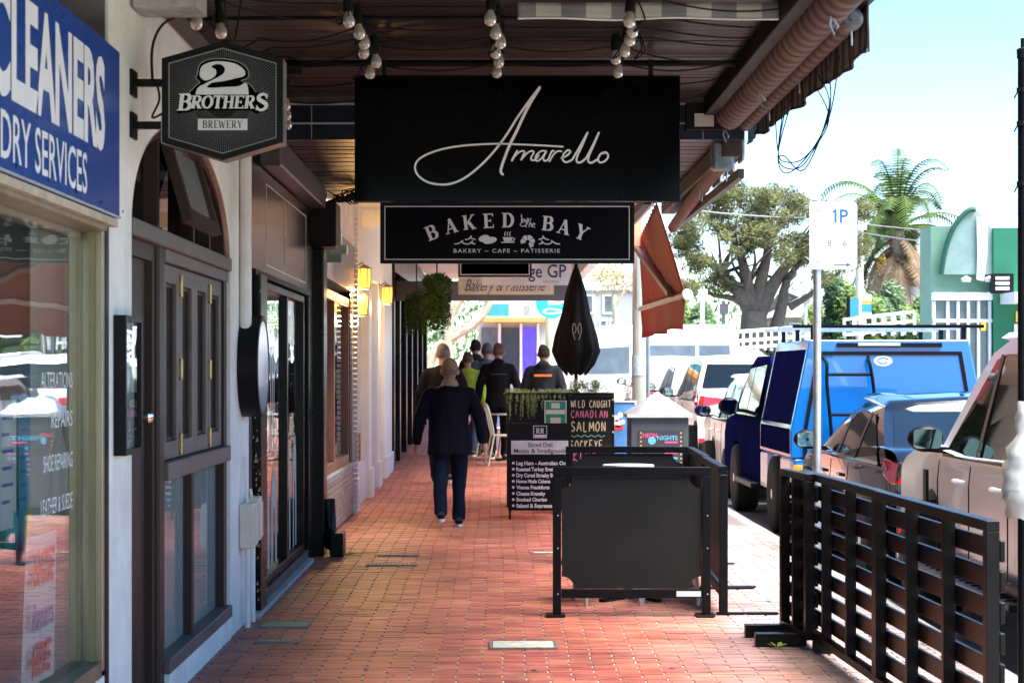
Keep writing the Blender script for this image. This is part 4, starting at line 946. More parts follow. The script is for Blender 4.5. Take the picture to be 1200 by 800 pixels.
for c, W, hm in zip('BROTHERS', Ws, hs_):
    k_ = (x1_ - x0_) / tot
    Mx = MF(c_, Yh - .0080, cz) @ Matrix.Translation((xx, q_(0, 455 if hm == 1 else 468)[1], 0)) @ Matrix.Diagonal((k_ / (hh) * 1.0, 1, 1, 1)) @ Matrix(((1, .12, 0, 0), (0, 1, 0, 0), (0, 0, 1, 0), (0, 0, 0, 1)))
    Mx = Mx @ Matrix.Diagonal((hm, hm, 1, 1)); serif_into(lw, c, Mx, hh, 1.25); xx += W * hm * .94 * k_
lw.build('lettering', M_OFFWHITE, fc)
bx0, bz0 = q_(260, 595); bx1, bz1 = q_(580, 522)
MB().flat([(bx0, bz0), (bx1, bz0), (bx1, bz1), (bx0, bz1)], MF(c_, Yh - .0062, cz)).build('word_panel', M_OFFWHITE, fc)
serif_text('BREWERY', MF(c_ + (bx0 + bx1) / 2, Yh - .0068, cz + bz0 + .008) , .031, .165, .9).build('lettering', mat('ink_black', (.01, .01, .01), .5), fc)
for z_ in (PZ(95, Yh), PZ(145, Yh)):
    MB().bar((WX, Yh + .06, z_), (c_ - hw, Yh + .06, z_), .03, .03).build('arm', M_BLACK, hx)
    MB().box(WX, WX + .012, Yh + .0, Yh + .12, z_ - .055, z_ + .05).build('wall_plate', M_BLACK, hx)
MB().box(c_ - hw - .004, c_ - hw + .006, Yh + .0, Yh + .1, HL, HL + .11).build('scuffed_edge', M_OFFWHITE, hx)
MB().tube(cr([(c_ - hw, Yh + .05, PZ(130, Yh)), (c_ - hw - .05, Yh + .05, PZ(136, Yh)), (c_ - hw - .02, Yh + .05, PZ(115, Yh)), (c_ - hw - .03, Yh + .05, PZ(97, Yh))], 5), .005, 5).build('cable', M_CABLE, hx)

# Amarello sign
Ya = 10.5
am = thing('script_sign', 'large glossy black sign with white script lettering hanging under the verandah', 'sign', (0.1, Ya, 3.0))
ax0, ax1, az0, az1 = PX(415.5, Ya), PX(797, Ya), PZ(236, Ya), PZ(88.5, Ya)
MB().box(ax0, ax1, Ya, Ya + .05, az0, az1).build('panel', M_BLACKS, am, bevel=.003)
MB().frame(ax0 - .003, ax1 + .003, az0 - .003, az1 + .003, .008, Ya + .052, Ya + .058, 'y').build('edge_trim', M_BLACKM, am)
S6 = 260 / 1200
def a_(x, y): return (PX(470 + x * S6, Ya), PZ(90 + y * S6, Ya))
MA = MF(0, Ya - .0015, 0); MA = Matrix.Translation((0, 0, 0)) @ MA
let = MB()
ov = Matrix(((1, 0, 0, 0), (0, 0, -1, Ya - .0015), (0, 1, 0, 0), (0, 0, 0, 1)))
def script(pts, wpx, n=8):
    global zk_
    zk_ += .0002
    q = cr([a_(*p) for p in pts], n); N = len(q)
    wd = [wpx * S6 * Ya / F] * N if not isinstance(wpx, tuple) else [(wpx[0] + (wpx[1] - wpx[0]) * i / (N - 1)) * S6 * Ya / F for i in range(N)]
    let.ribbon(q, wd, Matrix.Translation((0, -zk_, 0)) @ ov)
    for p, w_ in ((q[0], wd[0]), (q[-1], wd[-1])): let.flat(arc(p[0], p[1], w_ / 2, w_ / 2, 0, 360, 10)[:-1], Matrix.Translation((0, -zk_ - .0001, 0)) @ ov)
zk_ = 0
script([(875, 379), (780, 373), (650, 367), (530, 363), (430, 366), (330, 374), (240, 388), (160, 412), (105, 440), (80, 470), (77, 505), (98, 540), (140, 568), (190, 581), (250, 582), (310, 565), (370, 530), (430, 480), (480, 430), (530, 370), (580, 300), (630, 220), (690, 135), (750, 57)], (9, 12))
script([(748, 62), (700, 140), (664, 210), (625, 295), (590, 365), (560, 440), (543, 490), (540, 515), (550, 528)], (17, 13))
script([(600, 453), (614, 425), (628, 402)], 11); script([(604, 445), (630, 415), (655, 402), (668, 408), (657, 430), (650, 450)], 9)
script([(654, 444), (680, 415), (705, 402), (718, 410), (706, 432), (704, 450), (722, 452)], 9)
script([(722, 452), (735, 440), (745, 425)], 8)
script([(783, 404), (760, 402), (736, 420), (726, 445), (738, 456), (760, 440), (785, 405)], 9); script([(785, 405), (770, 437), (775, 455), (795, 450)], 10)
script([(795, 450), (815, 405), (828, 402)], 9); script([(803, 458), (822, 425), (845, 405), (866, 404)], 9)
script([(868, 440), (895, 428), (915, 408), (902, 398), (880, 418), (874, 448), (893, 463), (925, 450)], 10)
script([(925, 450), (960, 390), (1008, 304)], 10); script([(1008, 304), (980, 370), (955, 425), (950, 458), (970, 464), (1000, 442)], 11)
script([(1000, 442), (1030, 385), (1069, 304)], 10); script([(1069, 304), (1042, 370), (1017, 425), (1012, 458), (1032, 465), (1065, 445)], 11)
script([(1105, 408), (1080, 418), (1066, 445), (1075, 464), (1100, 458), (1119, 435), (1112, 412), (1092, 416)], 10)
let.build('lettering', M_WHITE, am)
for x_ in (PX(763, Ya), PX(450, Ya)): MB().box(x_ - .012, x_ + .012, Ya + .02, Ya + .04, az1, 3.17).lathe([(.012, Ya + .005), (.012, Ya + .02)], (x_, 0, az1 - .02), 'y', 8).build('hanger', M_BLACKM, am)

# Baked by the Bay sign
Yb = 13.5
bb = thing('bakery_sign', 'dark plum bakery cafe sign with white border hanging behind the script sign', 'sign', (.05, Yb, 2.4))
bx0, bx1, bz0, bz1 = PX(446, Yb), PX(743, Yb), PZ(308.5, Yb), PZ(238, Yb)
MB().box(bx0, bx1, Yb, Yb + .06, bz0, bz1).build('panel', M_SIGNDK, bb, bevel=.003)
MB().frame(bx0 - .002, bx1 + .002, bz0 - .002, bz1 + .002, .02, Yb - .012, Yb - .0, 'y').build('frame', M_BLACK, bb)
MB().frame(PX(450.5, Yb), PX(738, Yb), PZ(304.5, Yb), PZ(241.5, Yb), .0065, Yb - .003, Yb - .0005, 'y').build('border', M_WHITE, bb)
S7 = 230 / 1200
def b_(x, y): return (PX(480 + x * S7, Yb), PZ(240 + y * S7, Yb))
def BM(x, y, rot=0, dz=.002): p = b_(x, y); return MF(p[0], Yb - dz, p[1], rot)
lb_ = MB(); uh = 88 * S7 * Yb / F
for c, x, y, rot in (('B', 152, 210, 22), ('A', 262, 172, 13), ('K', 370, 150, 7), ('E', 487, 142, 3), ('D', 603, 138, 0), ('B', 842, 158, -6), ('A', 935, 178, -14), ('Y', 1035, 210, -24)):
    W = serif_letter(c)[1]; serif_into(lb_, c, BM(x, y, R(rot)) @ Matrix.Translation((-W / 2 * uh * 1.0, 0, 0)), uh, 1.15)
lb_.build('lettering', M_WHITE, bb)
def bline(pts, wpx, mb, n=5, closed=False): mb.ribbon(cr([b_(*p) for p in pts], n, closed), wpx * S7 * Yb / F, Matrix(((1, 0, 0, 0), (0, 0, -1, Yb - .002), (0, 1, 0, 0), (0, 0, 0, 1))))
sm_ = MB()
bline([(683, 58), (686, 85), (684, 105), (695, 88), (703, 95), (690, 108)], 6, sm_); bline([(710, 88), (706, 104), (720, 102), (730, 82), (718, 118), (690, 132), (676, 118), (700, 100)], 5, sm_)
bline([(722, 80), (712, 120), (712, 138)], 6, sm_); bline([(705, 98), (732, 94)], 4, sm_); bline([(742, 82), (728, 138)], 5, sm_); bline([(728, 138), (742, 112), (746, 138)], 5, sm_); bline([(750, 128), (766, 118), (757, 112), (752, 132), (768, 138)], 5, sm_)
sm_.build('small_script', M_WHITE, bb)
wv = MB()
for dx in (0, 518):
    f_ = (lambda x: x) if dx == 0 else (lambda x: 1192 - x)
    bline([(f_(272), 240), (f_(300), 236), (f_(325), 218), (f_(322), 230), (f_(345), 240), (f_(370), 236), (f_(385), 220), (f_(382), 234), (f_(402), 240)], 7, wv)
    bline([(f_(340), 213), (f_(362), 208), (f_(378), 190), (f_(376), 204), (f_(402), 212)], 7, wv)
wv.build('wave_emblem', M_WHITE, bb)
FM = Matrix(((1, 0, 0, 0), (0, 0, -1, Yb - .002), (0, 1, 0, 0), (0, 0, 0, 1)))
em = MB()
def bell(cx, cy, rx, ry, rot=0, n=20): return [b_(cx + rx * math.cos(t) * math.cos(rot) - ry * math.sin(t) * math.sin(rot), cy + rx * math.cos(t) * math.sin(rot) + ry * math.sin(t) * math.cos(rot)) for t in [2 * math.pi * k / n for k in range(n)]][::-1]
em.flat(bell(455, 205, 34, 20, -.3), FM); em.flat(bell(490, 218, 44, 20, -.2), Matrix.Translation((0, -.0004, 0)) @ FM)
em.build('bread_emblem', M_WHITE, bb)
cu_ = MB(); cu_.flat([b_(568, 198), b_(578, 222), b_(592, 230), (b_(608, 230)), b_(622, 222), b_(632, 198)][::-1][::-1], FM); cu_.flat([b_(*p) for p in [(560, 233), (560, 226), (642, 226), (642, 233)]], FM)
bline([(630, 205), (642, 205), (638, 218), (624, 220)], 5, cu_)
for x in (586, 601, 616): bline([(x, 190), (x - 5, 178), (x + 2, 165)], 5, cu_)
cu_.build('cup_emblem', M_WHITE, bb)
cs = MB()
for a0 in range(5):
    a = R(200 - a0 * 55); b__ = a - R(48)
    cs.flat([b_(722 + r_ * math.cos(t_) * 1.05, 226 - r_ * math.sin(t_) * 1.0) for r_, t_ in ((12, a), (40, a), (43, (a + b__) / 2), (40, b__), (12, b__))], FM)
cs.build('croissant_emblem', M_WHITE, bb)
p = b_(594, 293); TXT('BAKERY ~ CAFE ~ PATISSERIE', MF(p[0], Yb - .002, p[1]), M_WHITE, bb, w=650 * S7 * Yb / F, h=24 * S7 * Yb / F, off=.006, sp=1.25)
for x_ in (470, 720): MB().tube([(PX(x_, Yb), Yb + .03, bz1), (PX(x_, Yb), Yb + .03, 2.98)], .01, 8).build('hanger', M_BLACKM, bb)
# farther signs
def simple_sign(name, lb, x0, x1, y0, y1, Y, m, top=None, border=None):
    t = thing(name, lb, 'sign', (PX((x0 + x1) / 2, Y), Y, PZ(y1, Y)))
    MB().box(PX(x0, Y), PX(x1, Y), Y, Y + .05, PZ(y1, Y), PZ(y0, Y)).build('panel', m, t)
    if border: MB().frame(PX(x0 + 2, Y), PX(x1 - 2, Y), PZ(y1 - 2, Y), PZ(y0 + 2, Y), .012, Y - .003, Y - .0005, 'y').build('border', border, t)
    for x_ in (x0 + 8, x1 - 8): MB().tube([(PX(x_, Y), Y + .025, PZ(y0, Y)), (PX(x_, Y), Y + .025, top or 3.3)], .012, 6).build('hanger', M_BLACKM, t)
    return t
simple_sign('small_black_sign', 'small plain black sign with a pale border just below the bakery sign', 537, 623, 296, 324.5, 20, M_BLACKS, 3.0, M_OFFWHITE)
gp = simple_sign('clinic_sign', 'pale grey doctor sign with navy lettering right of the small black sign', 565, 670, 304, 334, 24, mat('pale_sign', (.62, .64, .68), .5))
TXT('Village GP', MF(PX(626, 24), 23.996, PZ(325, 24)), mat('navy_ink', (.02, .03, .12), .5), gp, w=PX(657, 24) - PX(582, 24), h=PZ(309, 24) - PZ(325, 24), off=.01)
TXT('BLACK ROCK', MF(PX(646, 24), 23.996, PZ(331, 24)), mat('navy_ink', None), gp, w=.2, h=.02)
p3 = simple_sign('script_bakery_sign', 'aged cream bakery and patisserie sign in script behind the doctor sign', 537, 649, 316, 345, 27, mat('aged_cream_sign', (.42, .40, .34), .6, 0, .1, 3), None, mat('thin_border', (.55, .45, .3), .5))
TXT('Bakery & Patisserie', MF(PX(592, 27), 26.994, PZ(341, 27)), mat('navy_ink', None), p3, w=PX(641, 27) - PX(546, 27), h=.17, shear=.5, off=-.005)
# hanging plants
M_LEAF = mat('fern_green', (.015, .032, .008), .7, 0, .5, 6, col2=(.045, .075, .018), spec=.2)
def leafball(mb, c, rx, ry, rz, n, s, rr=random):
    for _ in range(n):
        u_ = Vector((rr.gauss(0, 1), rr.gauss(0, 1), rr.gauss(0, 1))).normalized() * rr.random() ** .4
        p = Vector((c[0] + u_.x * rx, c[1] + u_.y * ry, c[2] + u_.z * rz))
        a = Vector((rr.gauss(0, 1), rr.gauss(0, 1), rr.gauss(0, 1))).normalized() * s * rr.uniform(.6, 1.4); b = a.orthogonal().normalized() * s * rr.uniform(.25, .5)
        mb.add([p - a * .5, p + b * .5, p + a * .5, p - b * .5], [(0, 1, 2, 3)])
for i, (px, py, Y, r_, dl, lb) in enumerate([(512, 352, 26.5, .20, .75, 'large trailing fern hanging basket nearest the script bakery sign'), (488, 372, 28, .16, .5, 'smaller trailing hanging plant against the dark shop posts')]):
    t = thing('hanging_plant', lb, 'hanging plant', (PX(px, Y), Y, PZ(py, Y)))
    x, z = PX(px, Y), PZ(py, Y)
    MB().lathe([(.05, -.08), (r_ * .6, .0), (r_ * .62, .04)], (x, Y, z + .2), 'z', 12).build('basket', M_BROWN, t)
    MB().tube([(x, Y, z + .25), (x, Y, 3.3)], .01, 5).build('wire', M_CABLE, t)
    m_ = MB(); leafball(m_, (x, Y, z + .25), r_, r_, r_ * .6, 1100, .07)
    for k in range(60):
        a = random.uniform(0, 6.3); px_ = x + math.cos(a) * r_ * random.uniform(.4, 1); py_ = Y + math.sin(a) * r_; l_ = random.uniform(.2, dl)
        leafball(m_, (px_, py_, z + .2 - l_ / 2), .03, .03, l_ / 2, int(l_ * 130), .05)
    m_.build('foliage', M_LEAF, t)
# ================================================================ BARRIERS AND CAFE THINGS
def scoop(a0, a1, b0, b1, r, n=8):
    out = []
    for (cx, cy, s0) in ((a0, b0, 90), (a1, b0, 180), (a1, b1, 270), (a0, b1, 360)):
        out += [(cx + r * math.cos(R(s0 - 90 * i / n)), cy + r * math.sin(R(s0 - 90 * i / n))) for i in range(n + 1)]
    return out
def cafe_barrier(lb, x0, x1, Y, H=.915, panel=M_BLACK, logo=False):
    t = thing('cafe_barrier', lb, 'barrier', ((x0 + x1) / 2, Y, 0), 'black cafe barriers')
    for x in (x0, x1 - .05): 
        p = MB().box(x, x + .05, Y, Y + .05, .012, H - .052).build('post', M_BLACKM, t, bevel=.003)
        MB().box(x - .04, x + .075, Y - .05, Y + .12, .006, .014).build('foot_plate', M_BLACKM, p, bevel=.002)
        for z in (.14, .42, .62): MB().lathe([(.005, Y - .003), (.005, Y + .001)], (x + .03, 0, z), 'y', 8).build('screw', M_GALV, p)
    MB().box(x0, x1, Y, Y + .05, H - .05, H).build('top_rail', M_BLACKM, t, bevel=.003)
    MB().box(x0 + .052, x1 - .052, Y + .003, Y + .045, .115, .168).build('bottom_rail', M_BLACKM, t, bevel=.002)
    MB().prism(scoop(x0 + .055, x1 - .055, .172, H - .056, .075), Y + .018, Y + .026, 'y').build('panel', panel, t)
    if logo: MB().box(x1 - .21, x1 - .06, Y + .0, Y + .002, .125, .158).build('maker_label', mat('label_pale_blue', (.5, .6, .65), .5), t)
    return t
Y1 = 12.0
M_PANEL = mat('charcoal_board', (.014, .015, .0145), .5, 0, .2, 3, .0005, 120)
cafe_barrier('front black framed barrier with a charcoal panel and scooped corners', PX(648, Y1), PX(833, Y1), Y1, .915, M_PANEL, True)
cafe_barrier('second black framed barrier, behind the front one', PX(663, 15.3), PX(808, 15.3), 15.3, .915, M_PANEL)
sb = thing('cafe_barrier', 'long black side barrier joining the two framed ones on the street side', 'barrier', (1.45, 13.6, 0), 'black cafe barriers')
def edgebar(x, y): return (x, y)
for (xa, ya, xb, yb) in ((1.41, 12.12, 1.45, 13.55), (1.47, 13.62, 1.52, 15.25)):
    MB().bar((xa, ya, .89), (xb, yb, .89), .05, .05).build('top_rail', M_BLACKM, sb, bevel=.003)
    MB().bar((xa, ya, .14), (xb, yb, .14), .05, .05).build('bottom_rail', M_BLACKM, sb, bevel=.003)
    MB().bar((xa, ya + .05, .52), (xb, yb - .05, .52), .012, .66).build('panel', M_PANEL, sb)
    for x, y in ((xa, ya), (xb, yb)):
        MB().box(x - .026, x + .026, y - .026, y + .026, .0, .862).build('post', M_BLACKM, sb, bevel=.003)
        MB().box(x - .04, x + .34, y - .03, y + .03, .006, .014).build('foot_plate', M_BLACKM, sb)
# folding chairs and a table inside the barriers
M_CHW = mat('cream_cane', (.52, .55, .42), .5, 0, .2, 10)
def chair(lb, x, y, rz, m, grp='cafe chairs'):
    t = thing('cafe_chair', lb, 'chair', (0, 0, 0), grp)
    MB().lathe([(.0, .43), (.19, .43), (.2, .445), (.19, .46), (0, .46)], (0, 0, 0), 'z', 20).build('seat', m, t, smooth=True, local=True)
    for sx in (-1, 1):
        MB().tube([(.20 * sx, .20, 0), (.16 * sx, .15, .44)], .013, 8).build('leg', m, t, smooth=True, local=True)
        MB().tube([(.20 * sx, -.24, 0), (.165 * sx, -.15, .45)], .013, 8).build('leg', m, t, smooth=True, local=True)
    MB().tube(cr([(-.17, -.15, .45), (-.20, -.20, .68), (-.15, -.24, .86), (0, -.255, .91), (.15, -.24, .86), (.20, -.20, .68), (.17, -.15, .45)], 5), .014, 8).build('back_hoop', m, t, smooth=True, local=True)
    b = MB()
    for k in range(5): b.tube([((k - 2) * .05, -.16, .46), ((k - 2) * .06, -.235, .87)], .006, 5)
    b.build('back_slat', m, t, local=True)
    MB().tube([(-.18, .17, .2), (.18, .17, .2)], .009, 6).tube([(-.18, -.2, .2), (.18, -.2, .2)], .009, 6).build('stretcher', m, t, local=True)
    place(t, (x, y, G(y)), rz); return t
chair('dark metal cafe chair behind the front barrier, left of centre', .72, 12.75, R(10), M_GALV, 'chairs inside the black barriers').scale = (.9, .9, .88)
chair('dark metal cafe chair behind the front barrier, nearest the side barrier', 1.18, 12.8, R(-15), M_GALV, 'chairs inside the black barriers').scale = (.9, .9, .88)
chair('cream cane cafe chair nearest the walking man, left of the planter', PX(589, 29.2), 29.2, R(-82), M_CHW)
chair('cream cane cafe chair one place farther, left of the planter', PX(577, 31.4), 31.4, R(-98), M_CHW)
chair('cream cane cafe chair partly hidden by the planter', PX(602, 30.6), 30.6, R(70), M_CHW)
def table(lb, x, y, m, h=.73, r=.33):
    t = thing('cafe_table', lb, 'table', (x, y, G(y)))
    MB().lathe([(0, h - .025), (r, h - .025), (r, h), (0, h)], (x, y, G(y)), 'z', 28).build('table_top', m, t)
    MB().tube([(x, y, G(y) + .02), (x, y, G(y) + h - .02)], .025, 10).build('column', M_BLACKM, t)
    b = MB()
    for k in range(4): a = R(45 + 90 * k); b.bar((x, y, G(y) + .03), (x + math.cos(a) * .27, y + math.sin(a) * .27, G(y) + .012), .04, .02)
    b.build('foot', M_BLACKM, t)
table('round white cafe table just inside the front barrier', .88, 12.95, M_OFFWHITE, .885, .17)
table('round pale cafe table among the cream chairs', PX(596, 30.3), 30.3, M_OFFWHITE)

# ---- slatted fence ------------------------------------------------------------
M_FEN = mat('dark_aluminium_slat', (.008, .0068, .007), .36, .2, .25, 6, .0005, 80)
fe = thing('slatted_fence', 'row of dark slatted metal screens between footpath and parked cars', 'fence', (1.75, 9, 0))
def fence_panel(a, b, nv, gap_first=False, slats=7, H=.95, front=-.04):
    a, b = Vector(a), Vector(b); d = (b - a).normalized(); n_ = Vector((d.y, -d.x))      # n_ points to the road
    def P(s, off, z): q = a + d * s + n_ * off; return (q.x, q.y, z)
    L = (b - a).length
    MB().bar(P(0, 0, H - .02), P(L, 0, H - .02), .05, .04).build('top_rail', M_FEN, fe, bevel=.002)
    MB().bar(P(0, 0, .075), P(L, 0, .075), .05, .04).build('bottom_rail', M_FEN, fe, bevel=.002)
    for k in range(nv):
        s = .025 + (L - .05) * k / (nv - 1); MB().bar(P(s, 0, .095), P(s, 0, H - .04), .05, .036 if 0 < k < nv - 1 else .05, up=(d.x, d.y, 0)).build('post', M_FEN, fe, bevel=.002)
    for j in range(slats):
        z = .155 + j * (H - .04 - .155 + .04) / slats
        MB().bar(P(0.0, -.036, z), P(L, -.036, z), .018, .078).build('slat', M_FEN, fe, bevel=.002)
fence_panel((1.64, 11.15), (1.695, 10.55), 3)
fence_panel((1.725, 10.95), (1.785, 9.12), 4)
fence_panel((1.775, 9.08), (1.835, 7.23), 4)
for (x, y, l) in ((1.66, 11.08, .25), (1.64, 10.72, .22), (1.82, 8.78, .28), (1.85, 7.4, .3)):
    MB().box(x - l - .0, x + .06, y - .03, y + .03, .004, .075).build('foot', M_FEN, fe, bevel=.003)
MB().box(1.70, 1.80, 10.42, 10.52, .004, .075).build('foot_block', M_FEN, fe, bevel=.003)

# ---- signs on the footpath ------------------------------------------------------
def aframe(name, lb, px0, px1, py0, py1, Y, m, cat='A-frame sign', depth=.5, legs=.05):
    t = thing(name, lb, cat, (PX((px0 + px1) / 2, Y), Y, G(Y)))
    x0, x1, z0, z1 = PX(px0, Y), PX(px1, Y), PZ(py1, Y), PZ(py0, Y)
    f = MB().box(x0, x1, Y, Y + .02, z0 + .03, z1).build('board', m, t)
    MB().add([(x0 + .01, Y + .03, z1 - .01), (x1 - .01, Y + .03, z1 - .01), (x1 - .01, Y + depth, z0 + .04), (x0 + .01, Y + depth, z0 + .04)], [(0, 1, 2, 3), (3, 2, 1, 0)]).build('rear_board', m, t)
    MB().frame(x0 - .012, x1 + .012, z0 + .018, z1 + .012, .02, Y - .006, Y + .024, 'y').build('frame', M_BLACK, t, bevel=.002)
    for x in (x0 - .005, x1 - .015): MB().box(x, x + .02, Y, Y + .02, G(Y), z0 + .03).build('leg', M_BLACK, t)
    return t, f, x0, x1, z0, z1
Yd = 19.9
t, f, x0, x1, z0, z1 = aframe('deli_sign', 'tall black deli sandwich board listing hams and sausages in white', 597, 668, 497, 600, Yd, mat('sign_black', (.005, .005, .005), .45), 'sandwich board')
s_ = Yd / F
MB().box(PX(599, Yd), PX(666, Yd), Yd - .002, Yd - .0005, PZ(532, Yd), PZ(516, Yd)).build('heading_band', M_OFFWHITE, f)
INK = mat('ink_black', None)
TXT('Sliced Deli', MF(PX(633, Yd), Yd - .004, PZ(523.6, Yd)), INK, f, w=29 * s_, h=5.2 * s_, off=.004, name='heading')
TXT('Meats & Smallgoods', MF(PX(633, Yd), Yd - .004, PZ(530.4, Yd)), INK, f, w=61 * s_, h=5.2 * s_, off=.004, name='heading')
MB().frame(PX(625, Yd), PX(641, Yd), PZ(513, Yd), PZ(498.5, Yd), .006, Yd - .002, Yd - .0005, 'y').build('emblem_frame', M_OFFWHITE, f)
MB().box(PX(626, Yd), PX(640, Yd), Yd - .002, Yd - .0006, PZ(512, Yd), PZ(509, Yd)).build('emblem_bar', M_OFFWHITE, f)
serif_text('RR', MF(PX(633, Yd), Yd - .002, PZ(507.5, Yd)), 6 * s_, 10 * s_, 1.1).build('emblem', M_OFFWHITE, f)
for k, tx in enumerate(('Leg Ham - Australian Only', 'Roasted Turkey Breast', 'Dry Cured Streaky Bacon', 'Home Made Cabana', 'Vienna Frankfurts', 'Cheese Kransky', 'Smoked Chorizo', 'Salami & Sopressa')):
    py = 544.5 + k * 7.12
    ww = [62, 47, 52, 40, 39, 34, 36, 42][k]
    TXT(tx, MF(PX(605, Yd), Yd - .001, PZ(py, Yd)), M_WHITE, f, w=ww * s_, h=4.6 * s_, off=.035, align='LEFT', name='list_line')
    MB().lathe([(1.6 * s_, Yd - .0012), (1.6 * s_, Yd - .0004)], (PX(601.5, Yd), 0, PZ(py - 2.3, Yd)), 'y', 10).build('bullet', M_WHITE, f)
Yc = 20.6
t, f, x0, x1, z0, z1 = aframe('chalkboard', 'black chalkboard about wild caught canadian salmon right of the deli board', 668, 718.5, 465, 585, Yc, mat('chalk_black', (.014, .013, .013), .8, 0, .3, 6), 'chalkboard')
s_ = Yc / F; CH1 = mat('chalk_yellow', (.62, .52, .30), .9); CH2 = mat('chalk_pink', (.60, .16, .24), .9); CH3 = mat('chalk_green', (.2, .45, .35), .9)
chalk = {'W': [[(0, 1), (.2, 0), (.45, .8), (.7, 0), (.95, 1)]], 'I': [[(.2, 1), (.2, 0)]], 'L': [[(.1, 1), (.1, 0), (.6, .03)]], 'D': [[(.1, 1), (.1, 0), (.5, .1), (.7, .5), (.5, .95), (.05, 1)]],
         'C': [[(.7, .85), (.4, 1), (.1, .6), (.15, .15), (.45, 0), (.75, .15)]], 'A': [[(0, 0), (.35, 1), (.7, 0)], [(.15, .38), (.58, .38)]], 'U': [[(.05, 1), (.1, .2), (.35, 0), (.6, .2), (.62, 1)]],
         'G': [[(.7, .85), (.4, 1), (.1, .6), (.15, .15), (.45, 0), (.72, .15), (.72, .45), (.45, .45)]], 'H': [[(.05, 1), (.05, 0)], [(.6, 1), (.6, 0)], [(.05, .5), (.6, .5)]], 'T': [[(0, 1), (.7, 1)], [(.35, 1), (.35, 0)]],
         'N': [[(.05, 0), (.08, 1), (.6, 0), (.62, 1)]], 'S': [[(.6, .85), (.35, 1), (.1, .8), (.3, .55), (.6, .3), (.4, 0), (.05, .1)]], 'M': [[(0, 0), (.1, 1), (.4, .3), (.7, 1), (.8, 0)]], 'O': [[(.35, 1), (.05, .6), (.15, .1), (.45, 0), (.7, .4), (.6, .9), (.35, 1)]],
         'K': [[(.05, 1), (.05, 0)], [(.6, 1), (.08, .45), (.6, 0)]], 'E': [[(.6, 1), (.05, 1), (.05, 0), (.62, 0)], [(.05, .5), (.5, .5)]], 'Y': [[(0, 1), (.3, .5), (.6, 1)], [(.3, .5), (.28, 0)]], 'P': [[(.05, 0), (.05, 1), (.55, .9), (.5, .5), (.05, .45)]], 'R': [[(.05, 0), (.05, 1), (.55, .9), (.5, .55), (.05, .5), (.6, 0)]], ' ': []}
def chalkline(tx, xa, xb, ya, yb, m, par, Y, lw=1.0):
    mb = MB(); n = len(tx); cw = (xb - xa) / n
    for i, c in enumerate(tx):
        for st in chalk.get(c, []):
            pts = [(PX(xa + i * cw + a * cw * .95 + random.uniform(-.2, .2), Y), PZ(yb - b * (yb - ya) + random.uniform(-.25, .25), Y)) for a, b in st]
            mb.ribbon(cr(pts, 4), lw * Y / F, Matrix(((1, 0, 0, 0), (0, 0, -1, Y - .0012), (0, 1, 0, 0), (0, 0, 0, 1))))
    mb.build('chalk_writing', m, par)
chalkline('WILD CAUGHT', 669, 717, 469, 477, CH1, f, Yc); chalkline('CANADIAN', 669, 714, 481, 489, CH2, f, Yc, 1.1); chalkline('SALMON', 669, 712, 494, 505, CH1, f, Yc, 1.2)
chalkline('SOCKEYE', 668, 708, 516, 526, CH1, f, Yc); chalkline('KING', 672, 700, 530, 540, CH2, f, Yc, 1.1)
MB().ribbon(cr([(PX(669 + k * 4, Yc), PZ(510.5 + (1.2 if k % 2 else -.8), Yc)) for k in range(11)], 4), .8 * s_, Matrix(((1, 0, 0, 0), (0, 0, -1, Yc - .0012), (0, 1, 0, 0), (0, 0, 0, 1)))).build('chalk_line', CH3, f)
for k in range(5):
    MB().tube([(PX(718.5, Yc), Yc - .004, PZ(468 + k * 19, Yc)), (PX(718.5, Yc), Yc - .009, PZ(468 + k * 19, Yc))], .012, 8).build('edge_light', mat('yellow_stud', (.6, .45, .1), .4), f)
Ye = 22.6
t, f, x0, x1, z0, z1 = aframe('ice_cream_sign', 'blue and white poster board on the kerb left of the bin', 715, 745, 470, 560, Ye, mat('poster_sky_blue', (.10, .30, .68), .4, 0, .3, 2), 'poster board')
MB().frame(PX(714, Ye), PX(746, Ye), PZ(560, Ye), PZ(469, Ye), .022, Ye - .012, Ye - .007, 'y').build('white_frame', M_WHITE, f)
for (a, b, r) in ((722, 490, 4), (727, 486, 3.5), (724, 496, 4.5), (730, 494, 3)):
    MB().lathe([(r * Ye / F, Ye - .002), (r * Ye / F, Ye - .001 - a * 1e-6)], (PX(a, Ye), 0, PZ(b, Ye)), 'y', 14).build('cloud_print', M_WHITE, f)
MB().box(PX(717, Ye), PX(730, Ye), Ye - .002, Ye - .001, PZ(504, Ye), PZ(498, Ye)).build('red_print', M_SIGNRED, f)
# ---- planter with trailing greenery --------------------------------------------
Yp = 21.6
pt = thing('planter', 'tall black planter box topped with trailing greenery behind the deli board', 'planter', (PX(656, Yp), Yp, 0))
px0, px1, pz1 = PX(594, Yp), PX(718, Yp), PZ(458, Yp)
MB().box(px0, px1, Yp, Yp + .45, 0, pz1 - .06).build('box', mat('planter_charcoal', (.013, .013, .014), .55, 0, .2, 4), pt, bevel=.006)
MB().frame(px0 - .015, px1 + .015, Yp - .015, Yp + .465, .03, pz1 - .06, pz1 - .02, 'z').build('rim', M_BLACK, pt)
MB().box(px0 + .02, px1 - .02, Yp + .02, Yp + .43, pz1 - .10, pz1 - .05).build('soil', mat('potting_soil', (.06, .04, .03), .95), pt)
gm = MB(); M_TRAIL = mat('silver_green_trailer', (.36, .42, .22), .6, 0, .4, 9, col2=(.16, .30, .05))
for k in range(60): leafball(gm, (random.uniform(px0, px1), Yp + random.uniform(.02, .4), pz1 - .02), .06, .05, .05, 26, .028)
